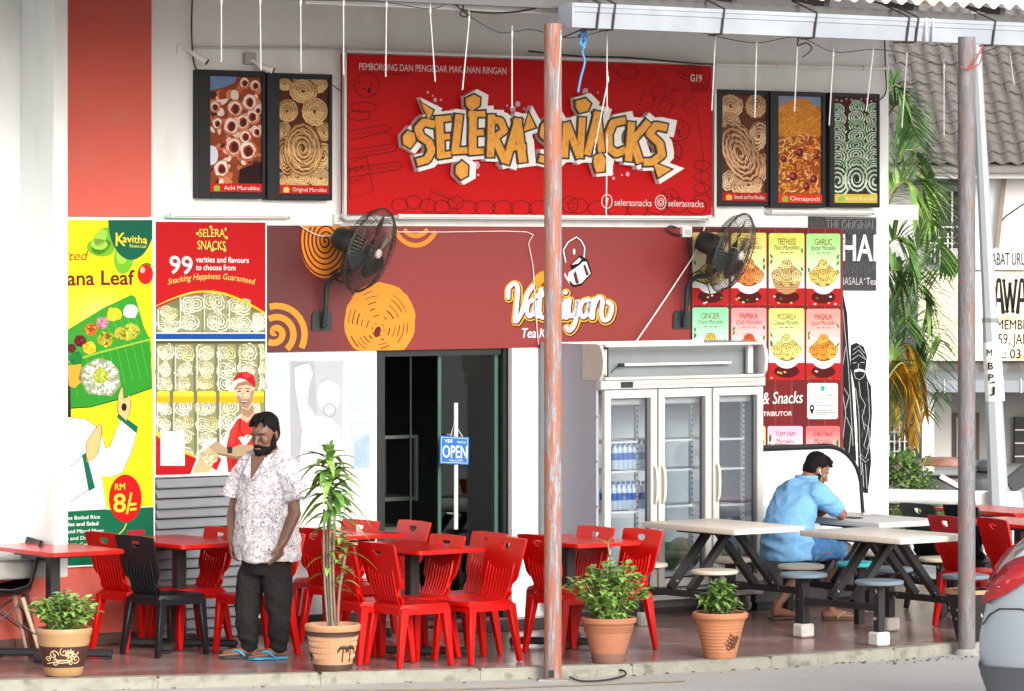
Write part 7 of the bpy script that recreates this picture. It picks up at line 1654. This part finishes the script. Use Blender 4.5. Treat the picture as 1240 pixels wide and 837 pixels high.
for x in (.004, .012, .05, .12, .3, .6):
    hwid, zl, top = section(x); R_.append([mb.bm.verts.new((x - .01, y * (hwid + .008), z)) for y, z in ((-.8, zl - .01), (-.99, zl + .03), (-1.01, .555), (1.01, .555), (.99, zl + .03), (.8, zl - .01))])
for A, B in zip(R_, R_[1:]):
    for k in range(6): mb.bm.faces.new((A[k], A[(k + 1) % 6], B[(k + 1) % 6], B[k]))
mb.bm.faces.new(R_[0]); mb.build('bumper_trim', trim, t, smooth='auto')
mb = MB()
for s_ in (-1, 1):
    mb.tube([(x, s_ * (section(x)[0] * 1.008 + .002), z) for x, z in ((.02, .80), (.06, .86), (.12, .90), (.25, .905), (.38, .86), (.42, .62))], .005, 5)
    mb.tube([(x, s_ * (section(x)[0] * 1.0 + .004), z) for x, z in ((.36, 1.09), (.44, .95), (.46, .86))], .005, 5)
mb.build('panel_gap', M['dark_gap'], t)
for x in (.72, 3.2):
    for s_ in (-1, 1):
        wl_ = bpy.data.objects.new('wheel', None); COL.objects.link(wl_); wl_.parent = t; wl_.location = (x, s_ * .69, .29)
        for nm_, prf, m_ in (('tyre', [(.19, -.09), (.27, -.095), (.29, -.07), (.29, .07), (.27, .095), (.19, .09)], M['black_rubber']), ('rim', [(.02, -.05), (.15, -.06), (.19, -.085), (.19, .085), (.15, .06), (.02, .05)], M['silver'])):
            mb = MB(); mb.T = Matrix.Rotation(math.pi / 2, 4, 'X'); mb.lathe(prf, 24); mb.build(nm_, m_, wl_, smooth='auto')
# ================================================================== people
def cap(mb, p0, r0, p1, r1, n=12):
    p0, p1 = Vector(p0), Vector(p1); d = (p1 - p0); L = d.length; d = d / L; P_, R_ = [], []
    for a in (-80, -55, -25): P_.append(p0 + d * (r0 * math.sin(math.radians(a)))); R_.append(r0 * math.cos(math.radians(a)))
    for k in range(1, 4): P_.append(p0 + d * L * k / 4); R_.append(r0 + (r1 - r0) * k / 4)
    for a in (25, 55, 80): P_.append(p1 + d * (r1 * math.sin(math.radians(a)))); R_.append(r1 * math.cos(math.radians(a)))
    mb.tube(P_, 1, n, radii=R_)
def chain(mb, pts, n=12):
    for (p0, r0), (p1, r1) in zip(pts, pts[1:]): cap(mb, p0, r0, p1, r1, n)
def ell3(mb, c, r, ax=None):
    Mx = Matrix.Identity(3) if ax is None else Matrix((ax[0], ax[1], ax[2])).transposed()
    o = mb.T; mb.T = o @ Matrix.Translation(c) @ Mx.to_4x4() @ Matrix.Diagonal((*r, 1)); mb.sphere((0, 0, 0), 1, 18); mb.T = o
def rings(mb, R_, s, f, n=24):
    """closed loft: (centre, half width along s, half depth along f)"""
    L = [[mb.bm.verts.new(Vector(c) + s * (rx * math.cos(6.2832 * k / n)) + f * (ry * math.sin(6.2832 * k / n))) for k in range(n)] for c, rx, ry in R_]
    for A, B in zip(L, L[1:]):
        for k in range(n): mb.bm.faces.new((A[k], A[(k + 1) % n], B[(k + 1) % n], B[k]))
    mb.bm.faces.new(L[0][::-1]); mb.bm.faces.new(L[-1]); mb._fin([v for r in L for v in r])
def merged(mb, name, m, parent, voxel=.008, it=4, disp=None):
    """union of the overlapping shapes as one continuous smooth surface"""
    o = mb.build(name, m); md = o.modifiers.new('r', 'REMESH'); md.mode = 'VOXEL'; md.voxel_size = voxel
    dg = bpy.context.evaluated_depsgraph_get(); me = bpy.data.meshes.new_from_object(o.evaluated_get(dg)); bpy.data.objects.remove(o)
    bm = bmesh.new(); bm.from_mesh(me)
    for _ in range(it): bmesh.ops.smooth_vert(bm, verts=bm.verts, factor=.5, use_axis_x=True, use_axis_y=True, use_axis_z=True)
    if disp:
        bm.normal_update()
        for v, nn in [(v, v.normal.copy()) for v in bm.verts]: v.co += nn * disp(v.co)
    bm.to_mesh(me); bm.free(); me.materials.clear(); me.materials.append(m); me.shade_smooth(); me.name = name
    o = bpy.data.objects.new(name, me); COL.objects.link(o); o.parent = parent; return o
def hand(mb, w, d, n, t, curl=.5, k=1.0):
    """w wrist, d finger direction, n palm normal (fingers curl towards it), t thumb side"""
    d, n, t = Vector(d).normalized(), Vector(n).normalized(), Vector(t).normalized(); w = Vector(w)
    for i in range(4):
        o = t * (.030 - .0195 * i) * k; L = (.074, .083, .077, .060)[i] * k; r = (.0092, .0095, .009, .0078)[i] * k
        kn = w + d * (.088 - .004 * abs(i - 1)) * k + o; cap(mb, w + o * .55 + d * .01, .015 * k, kn, .0118 * k, 8)
        c = curl * (1 + .18 * i); a1 = d * math.cos(c) + n * math.sin(c); a2 = d * math.cos(c * 2.1) + n * math.sin(c * 2.1)
        m_ = kn + a1 * L * .52; cap(mb, kn, r * 1.05, m_, r, 8); cap(mb, m_, r, m_ + a2 * L * .48, r * .85, 8)
    b = w + d * .022 * k + t * .022 * k; c1_ = b + (t * .75 + d * .7 + n * .25).normalized() * .042 * k; cap(mb, b, .014 * k, c1_, .0115 * k, 8); cap(mb, c1_, .011 * k, c1_ + (d * .9 + t * .2 + n * .35).normalized() * .034 * k, .009 * k, 8)
def foot(mb, ank, fwd, L=.25, k=1.0):
    ank = Vector(ank); f = Vector((fwd[0], fwd[1], 0)).normalized(); s = Vector((-f.y, f.x, 0)); g = Vector((ank.x, ank.y, 0))
    cap(mb, g - f * .045 + Vector((0, 0, .042)), .036, g + f * .06 + Vector((0, 0, .05)), .036); cap(mb, ank, .036, g + f * .02 + Vector((0, 0, .05)), .038); cap(mb, g + f * .04 + Vector((0, 0, .05)), .034, g + f * (L - .1) + Vector((0, 0, .036)), .024)
    for i in range(5):
        o = s * (.032 - .016 * i); cap(mb, g + f * .05 + o * .6 + Vector((0, 0, .036)), .02, g + f * (L - .105 - .006 * abs(i - 1)) + o + Vector((0, 0, .028)), .014, 8); cap(mb, g + f * (L - .105) + o + Vector((0, 0, .027)), .0115, g + f * (L - .055 - .008 * i) + o * 1.15 + Vector((0, 0, .024)), .0095, 8)
def sandal(parent, ank, fwd, m_sole, m_strap, L=.27):
    g = Vector((ank[0], ank[1], .0)); f = Vector((fwd[0], fwd[1], 0)).normalized(); s = Vector((-f.y, f.x, 0)); mb = MB()
    out = [(-.075, .0), (-.065, .026), (-.02, .034), (.06, .034), (.13, .047), (.175, .042), (L - .075, .0), (.175, -.042), (.13, -.047), (.06, -.034), (-.02, -.034), (-.065, -.026)]
    mb.prism([tuple(g + f * a + s * b + Vector((0, 0, .002))) for a, b in out], (0, 0, .016)); mb.build('sandal_sole', m_sole, parent)
    mb = MB(); to = g + f * .135 + Vector((0, 0, .03))
    for q in (-1, 1): mb.tube(spline([to, g + f * .09 + s * q * .038 + Vector((0, 0, .058)), g + f * .035 + s * q * .043 + Vector((0, 0, .016))], 5), .009, 6)
    mb.build('sandal_strap', m_strap, parent, smooth=True)
def head(mbs, c, f, up, k_=1.0):
    """adds head shapes: mbs = dict of MB for skin, hair, beard, eye, pupil, lip"""
    f = Vector(f).normalized(); s = f.cross(Vector(up)).normalized() * -1; u = f.cross(s).normalized()
    if u.z < 0: u.negate()
    ax = (f, s, u); c = Vector(c); P = lambda a, b, c_: c + f * a + s * b + u * c_
    k = mbs['skin']; ell3(k, P(-.005, 0, .02), (.098, .077, .108), ax); ell3(k, P(.03, 0, -.055), (.066, .058, .065), ax); ell3(k, P(.07, 0, -.095), (.03, .03, .026), ax)
    for q in (-1, 1): ell3(k, P(.06, q * .04, -.015), (.03, .026, .03), ax); ell3(k, P(-.012, q * .079, -.005), (.022, .011, .033), ax); cap(k, P(.082, q * .012, .028), .011, P(.066, q * .058, .026), .011, 8); ell3(k, P(.074, q * .032, .004), (.013, .017, .012), ax)
    cap(k, P(.092, 0, .012), .011, P(.114, 0, -.024), .014, 10); ell3(k, P(.104, .013, -.03), (.012, .009, .009), ax); ell3(k, P(.104, -.013, -.03), (.012, .009, .009), ax)
    b = mbs['beard']; ell3(b, P(.043, 0, -.088), (.064, .062, .046), ax); ell3(b, P(.072, 0, -.098), (.04, .046, .04), ax)
    for q in (-1, 1): cap(b, P(.004, q * .074, .005), .012, P(.018, q * .064, -.07), .026, 8); cap(b, P(.098, q * .004, -.047), .009, P(.078, q * .034, -.062), .011, 8); cap(b, P(.078, q * .034, -.062), .012, P(.06, q * .046, -.085), .02, 8)
    h = mbs['hair']; ell3(h, P(-.028, 0, .058), (.096, .086, .088), ax); ell3(h, P(-.05, 0, .01), (.066, .08, .09), ax)
    for q in (-1, 1): cap(h, P(.0, q * .07, .06), .02, P(-.005, q * .074, .012), .012, 8)
    r_ = random.Random(4)
    for i in range(16): b_ = r_.uniform(-.06, .06); cap(h, P(.02 + r_.uniform(-.06, .03), b_, .125), .016, P(.072 + r_.uniform(-.02, .02), b_ * 1.1 + r_.uniform(-.02, .02), .075 + r_.uniform(.0, .045)), .009, 7)
    e, pu, lp = mbs['eye'], mbs['pupil'], mbs['lip']
    for q in (-1, 1):
        ell3(e, P(.0825, q * .031, .003), (.009, .013, .004), ax); ell3(pu, P(.089, q * .031, .003), (.0045, .0075, .005), ax); cap(pu, P(.0955, q * .014, .030), .0055, P(.079, q * .050, .029), .0045, 6)
    cap(lp, P(.104, -.016, -.066), .006, P(.104, .016, -.066), .006, 8)
    if k_ != 1:
        for m_ in mbs.values():
            for v in m_.bm.verts: v.co = c + (v.co - c) * k_
def skinmat(name, c): return mat(name, c, .48, var=.10, scale=9, col2=tuple(v * 1.25 for v in c), c2=(.5, .8), c2scale=5, bump=.1, bscale=90, spec=.4)
sk1 = skinmat('brown_skin', (.165, .078, .05)); sk2 = skinmat('tan_skin', (.24, .11, .066)); hairm = mat('black_hair', (.005, .0045, .0045), .7, spec=.15, var=.5, scale=60, bump=.8, bscale=140, stretch=(1, 1, .3))
eyew = mat('eye_white', (.16, .125, .10), .3); pupm = mat('eye_dark', (.012, .008, .006), .3); lipm = mat('lip', (.22, .09, .07), .5)
def wrinkle(amp, sx, sz, seed=0):
    def fn(p_):
        a = noise.noise(Vector((p_.x * sx, p_.y * sx, p_.z * sz + seed))); b = noise.noise(Vector((p_.x * sx * 1.6 + p_.z * 7, p_.y * sx * 1.6, p_.z * sz * 1.5 - p_.x * 5 + seed))); c = noise.noise(Vector((p_.x * sx * 3 - p_.z * 12, p_.y * sx * 3, p_.z * sz * 3 + seed)))
        return amp * (.7 * a + .75 * (.35 - 1.6 * abs(b)) + .3 * (.3 - 1.5 * abs(c)))
    return fn
# printed shirt: pale cotton with a dense small dark and rust pattern
def printed_cloth():
    m = mat('printed_shirt', (.66, .64, .66), .8, var=.05, scale=8, spec=.2); n = m.node_tree; b = n.nodes['Principled BSDF']; src = b.inputs['Base Color'].links[0].from_socket; tc = n.nodes.new('ShaderNodeTexCoord')
    for sc_, lo, hi, c in ((26, .46, .60, (.46, .42, .46)), (44, .575, .62, (.15, .15, .19)), (58, .61, .65, (.30, .16, .14))):
        t = n.nodes.new('ShaderNodeTexNoise'); t.inputs['Scale'].default_value = sc_; t.inputs['Detail'].default_value = 3; t.inputs['Distortion'].default_value = 1.6; n.links.new(tc.outputs['Object'], t.inputs['Vector'])
        r = n.nodes.new('ShaderNodeMapRange'); r.inputs[1].default_value = lo; r.inputs[2].default_value = hi; n.links.new(t.outputs['Fac'], r.inputs[0]); x = n.nodes.new('ShaderNodeMix'); x.data_type = 'RGBA'
        n.links.new(r.outputs[0], x.inputs[0]); n.links.new(src, x.inputs[6]); x.inputs[7].default_value = (*c, 1); src = x.outputs[2]
    n.links.new(src, b.inputs['Base Color']); return m
shirt1 = printed_cloth(); trous = mat('charcoal_trousers', (.018, .017, .017), .85, var=.2, scale=12, bump=.2, bscale=200, spec=.2)
# ---- standing man
ST = fl(318, 797.5)
t = thing('person', 'bearded man in a patterned white shirt, dark trousers and blue sandals, standing', 'person', ST)
q_ = lambda px, py, y: Vector(((px - 318) / 171.0, y, (797 - py) / 171.0))
mbs = {k: MB() for k in ('skin', 'hair', 'beard', 'eye', 'pupil', 'lip')}; sk = mbs['skin']
head(mbs, q_(321, 526, -.02), (-.50, -.82, -.26), (0, 0, 1), 1.08)
cap(sk, q_(327, 545, .01), .062, q_(326, 566, .0), .07); f_ = Vector((-.62, -.78, 0)).normalized(); s_ = Vector((.78, -.62, 0)).normalized()
rings(sk, [((.04, 0, .60), .15, .12), ((.03, 0, .9), .19, .15), ((.03, 0, 1.2), .19, .13), ((.04, 0, 1.36), .16, .10), ((.05, 0, 1.42), .09, .07)], s_, f_)
chain(sk, [(q_(349, 566, -.10), .062), (q_(358, 620, -.16), .049), (q_(344, 655, -.25), .033)]); chain(sk, [(q_(297, 566, .12), .06), (q_(281, 624, .13), .048), (q_(280, 655, .07), .032)])
hand(sk, q_(343.5, 656, -.255), (-.28, -.10, -1), (-.75, .5, 0), (-.5, -.8, .1), .42, 1.02); hand(sk, q_(280, 655, .07), (.02, -.12, -1), (.8, -.3, 0), (-.3, -.9, .1), .45, 1.0)
for hip, kn, an in (((.10, -.06, .62), q_(337, 735, -.09), q_(337, 786, -.03)), ((-.06, .06, .62), q_(300, 736, .02), q_(301, 786, .05))): chain(sk, [(hip, .09), (kn, .055), (an, .036)])
foot(sk, q_(336, 786, -.03), (-.95, -.36), .27); foot(sk, q_(301, 786, .05), (-.97, -.2), .27)
merged(sk, 'body', sk1, t, .0045, 3)
merged(mbs['hair'], 'hair', hairm, t, .005, 1, lambda p_: .004 * noise.noise(p_ * 70)); merged(mbs['beard'], 'beard', hairm, t, .005, 2, lambda p_: .003 * noise.noise(p_ * 80))
mbs['eye'].build('eyes', eyew, t, smooth=True); mbs['pupil'].build('eye_detail', pupm, t, smooth=True); mbs['lip'].build('lips', lipm, t, smooth=True)
mb = MB(); rings(mb, [((.035, 0, .695), .262, .205), ((.035, 0, .78), .262, .212), ((.035, 0, .92), .256, .205), ((.03, 0, 1.05), .246, .19), ((.03, 0, 1.18), .232, .168), ((.03, 0, 1.29), .214, .142), ((.035, 0, 1.37), .18, .115), ((.04, .01, 1.415), .115, .085), ((.045, .015, 1.445), .085, .075)], s_, f_)
cap(mb, q_(340, 560, -.08), .088, q_(348, 566, -.11), .088); mb.tube([q_(345, 560, -.10), q_(352, 578, -.13), q_(358, 595, -.15), q_(360, 604, -.155)], 1, 14, radii=[.085, .090, .094, .096]); cap(mb, q_(306, 560, .10), .082, q_(298, 566, .12), .082); mb.tube([q_(301, 560, .12), q_(290, 580, .13), q_(283, 596, .13), q_(281, 604, .13)], 1, 14, radii=[.08, .083, .085, .086])
wr = wrinkle(.020, 6, 5, 3)
sh_ = merged(mb, 'shirt', shirt1, t, .008, 4, lambda p_: wr(p_) + .008 * max(0, .95 - p_.z) * math.sin(math.atan2(p_.y, p_.x - .03) * 9))
# collar and open neck
mb = MB(); cN = Vector((.045, .01, 1.44))
for q in (-1, 1):
    a = cN + s_ * q * .08 + f_ * .02 + Vector((0, 0, .03)); b = cN + s_ * q * .072 + f_ * .115 + Vector((0, 0, -.015)); c_ = cN + s_ * q * .006 + f_ * .192 + Vector((0, 0, -.175)); d_ = cN + s_ * q * .085 + f_ * .175 + Vector((0, 0, -.12)); e_ = cN + s_ * q * .05 - f_ * .07 + Vector((0, 0, .045)); g_ = cN + s_ * q * .135 + f_ * .06 + Vector((0, 0, -.045))
    mb.poly([e_, a, g_ - f_ * .07]); mb.poly([a, b, d_, g_]); mb.poly([b, c_, d_])
ob = mb.build('collar', shirt1, t); md = ob.modifiers.new('thick', 'SOLIDIFY'); md.thickness = .008
mb = MB(); v0 = cN + f_ * .112; pl = [v0 + s_ * .066 + Vector((0, 0, .0)), v0 - s_ * .066 + Vector((0, 0, .0)), cN + f_ * .184 - s_ * .006 + Vector((0, 0, -.175)), cN + f_ * .184 + s_ * .006 + Vector((0, 0, -.175))]
mb.prism([tuple(v) for v in pl], tuple(f_ * -.03)); mb.build('chest', sk1, t)
mb = MB(); rings(mb, [((.03, 0, .60), .19, .15), ((.03, 0, .72), .21, .17), ((.03, 0, .8), .2, .16)], s_, f_)
for P_ in ([((.10, -.06, .63), .118), (q_(338, 722, -.08), .100), (q_(339, 750, -.08), .084), (q_(337, 779, -.035), .070)], [((-.055, .06, .63), .118), (q_(301, 722, .03), .102), (q_(298, 750, .02), .084), (q_(301, 779, .05), .070)]): chain(mb, P_)
wr2 = wrinkle(.014, 6, 8, 8); merged(mb, 'trousers', trous, t, .008, 3, lambda p_: wr2(p_) + .006 * max(0, (.32 - p_.z) * 3) * math.sin(p_.z * 75 + p_.x * 20))
blue_s = mat('blue_sandal', (.02, .33, .52), .5, var=.1); dks = mat('dark_sole', (.03, .035, .045), .7)
sandal(t, q_(336, 786, -.03), (-.95, -.36), blue_s, blue_s, .29); sandal(t, q_(301, 786, .05), (-.97, -.2), dks, blue_s, .29)
# ---- seated man in blue, seen from behind
SY = 32.15; S0 = at(957, 400, SY); S0.z = 0
t = thing('person', 'man in light blue shirt and denim shorts sitting at the grey topped table', 'person', S0)
g_ = lambda px, py, y: Vector(((px - 957) / (5000 / SY), y, H - (py - HY) * SY / 5000))
f_ = Vector((.80, .60, 0)); s_ = Vector((-.6, .8, 0))                 # s = his left
mbs = {k: MB() for k in ('skin', 'hair', 'beard', 'eye', 'pupil', 'lip')}; sk = mbs['skin']
head(mbs, g_(990, 571, .13), (.80, .28, -.52), (0, 0, 1)); cap(sk, g_(979, 580, .10), .06, g_(985, 572, .115), .058)
rings(sk, [((-.01, 0, .52), .17, .13), ((.0, 0, .75), .19, .14), ((.06, .03, .98), .19, .12), ((.12, .07, 1.08), .12, .09)], s_, f_)
RS, LS = Vector((.225, -.10, 1.0)), Vector((-.01, .21, .985)); RE, LE = Vector((.40, .03, .83)), Vector((.26, .38, .83)); RWr, LWr = Vector((.32, .19, .865)), Vector((.35, .25, .885))
chain(sk, [(RS, .06), (RE, .048), (RWr, .034)]); chain(sk, [(LS, .06), (LE, .048), (LWr, .034)])
hand(sk, RWr, (-.25, .85, .35), (-.4, -.2, -.6), (.1, -.2, 1), .55); hand(sk, LWr, (.3, -.8, .5), (-.5, 0, -.5), (-.2, .2, 1), .5)
RK, LK = Vector((.44, .14, .545)), Vector((.27, .36, .545)); RA, LA = g_(1007, 740, .10), Vector((-.095, .12, .115))
chain(sk, [((.03, -.11, .56), .1), (RK, .062), (RA + Vector((0, 0, .05)), .036)]); chain(sk, [((-.08, .1, .56), .1), (LK, .062), (LA, .036)])
cap(sk, RK + Vector((-.01, -.0, -.13)), .06, RA + Vector((-.02, 0, .2)), .05); cap(sk, LK + (LA - LK) * .25, .06, LA + (LK - LA) * .3, .05)
foot(sk, RA, (.95, .3), .26); cap(sk, LA, .036, LA + Vector((-.01, 0, -.055)), .038); cap(sk, LA + Vector((0, 0, -.05)), .036, LA + Vector((.13, .09, -.085)), .024)
merged(sk, 'body', sk2, t, .0045, 3)
merged(mbs['hair'], 'hair', hairm, t, .005, 1, lambda p_: .003 * noise.noise(p_ * 70)); merged(mbs['beard'], 'beard', hairm, t, .005, 2); mbs['eye'].build('eyes', eyew, t, smooth=True); mbs['pupil'].build('eye_detail', pupm, t, smooth=True); mbs['lip'].build('lips', lipm, t, smooth=True)
hc = g_(990, 568, .13); mb = MB(); mb.sphere(hc + Vector((.02, -.086, -.012)), .008, 8); mb.tube([hc + Vector((.022, -.088, -.014)), hc + Vector((.03, -.086, -.045))], .004, 6); mb.build('earbud', M['white_plastic'], t)
bluem = mat('light_blue_shirt', (.17, .38, .64), .85, var=.08, scale=6, bump=.5, bscale=16, spec=.15)
mb = MB(); rings(mb, [((-.03, -.0, .475), .235, .19), ((-.03, 0, .58), .24, .195), ((-.02, 0, .72), .235, .18), ((.01, .01, .86), .232, .165), ((.055, .035, .98), .225, .14), ((.09, .06, 1.045), .195, .115), ((.115, .075, 1.085), .14, .09), ((.135, .09, 1.125), .075, .068)], s_, f_)
chain(mb, [(RS + Vector((-.02, 0, -.0)), .092), (RS.lerp(RE, .55), .082), (RS.lerp(RE, .68), .08)]); chain(mb, [(LS, .09), (LS.lerp(LE, .6), .08)]); chain(mb, [((.04, .02, 1.03), .09), (RS + Vector((-.02, 0, -.01)), .088)]); chain(mb, [((.04, .02, 1.03), .09), (LS, .086)])
wr3 = wrinkle(.014, 4, 6, 1); merged(mb, 'shirt', bluem, t, .007, 9, lambda p_: wr3(p_) + .006 * math.exp(-((p_.z - .64) / .12) ** 2) * math.sin(p_.z * 60 + p_.x * 16 + 2 * noise.noise(p_ * 6)) + .003 * math.sin(p_.x * 28 - p_.z * 34 + 3 * noise.noise(p_ * 4)) * math.exp(-((p_.z - .9) / .15) ** 2))
mb = MB(); pts = [Vector((.135, .09, 1.115)) + s_ * .085 * math.cos(6.2832 * k / 16) + f_ * .075 * math.sin(6.2832 * k / 16) for k in range(17)]; mb.tube(pts, .017, 6, cap=False); mb.build('collar', bluem, t, smooth=True)
denim = mat('denim', (.045, .13, .28), .85, var=.25, scale=20, col2=(.16, .28, .42), c2=(.5, .75), c2scale=9, bump=.2, bscale=220, spec=.15)
mb = MB(); rings(mb, [((-.02, 0, .485), .2, .16), ((-.02, 0, .6), .2, .16)], s_, f_); chain(mb, [((.03, -.10, .565), .112), (RK.lerp(Vector((.03, -.1, .56)), .12), .085)]); chain(mb, [((-.08, .11, .565), .112), (LK.lerp(Vector((-.08, .11, .56)), .12), .085)])
wr4 = wrinkle(.014, 9, 9, 5); merged(mb, 'shorts', denim, t, .008, 2, wr4)
brs = mat('brown_sandal', (.08, .055, .035), .7); sandal(t, RA, (.95, .3), brs, mat('tan_strap', (.35, .26, .17), .6), .28)
mb = MB(); g = LA + Vector((0, 0, -.1)); mb.box((LA.x + .06, LA.y + .03, .012), (.26, .09, .018), rz=.5, bev=.004); mb.build('sandal_sole', brs, t)
mb = MB(); d = (RWr - RE).normalized(); mb.tube([RWr - d * .035, RWr - d * .012], .039, 12); mb.build('wristwatch', M['black_rubber'], t, smooth='auto')
t = thing('phone', 'dark phone lying flat on the grey tabletop in front of the seated man', 'phone', Vector((S0.x + .50, SY + .22, .786)), .7); mb = MB(); mb.box((0, 0, .005), (.08, .16, .009), bev=.003); mb.build('case', M['dark_frame'], t)
t = thing('keys', 'small bunch of keys on the grey tabletop near its far right corner', 'keys', Vector((at(1052, 620, 33.0).x, 32.75, .786)), .3); mb = MB()
mb.tube([(.02 * math.cos(6.2832 * k / 12), .02 * math.sin(6.2832 * k / 12), .012) for k in range(13)], .003, 5, cap=False)
for a in (-.5, .2, .9): mb.box((.05 * math.cos(a), .05 * math.sin(a), .008), (.07, .018, .006), rz=a); mb.box((-.04, .02 * a, .012), (.06, .03, .016), rz=a)
mb.build('bunch', M['silver'], t)
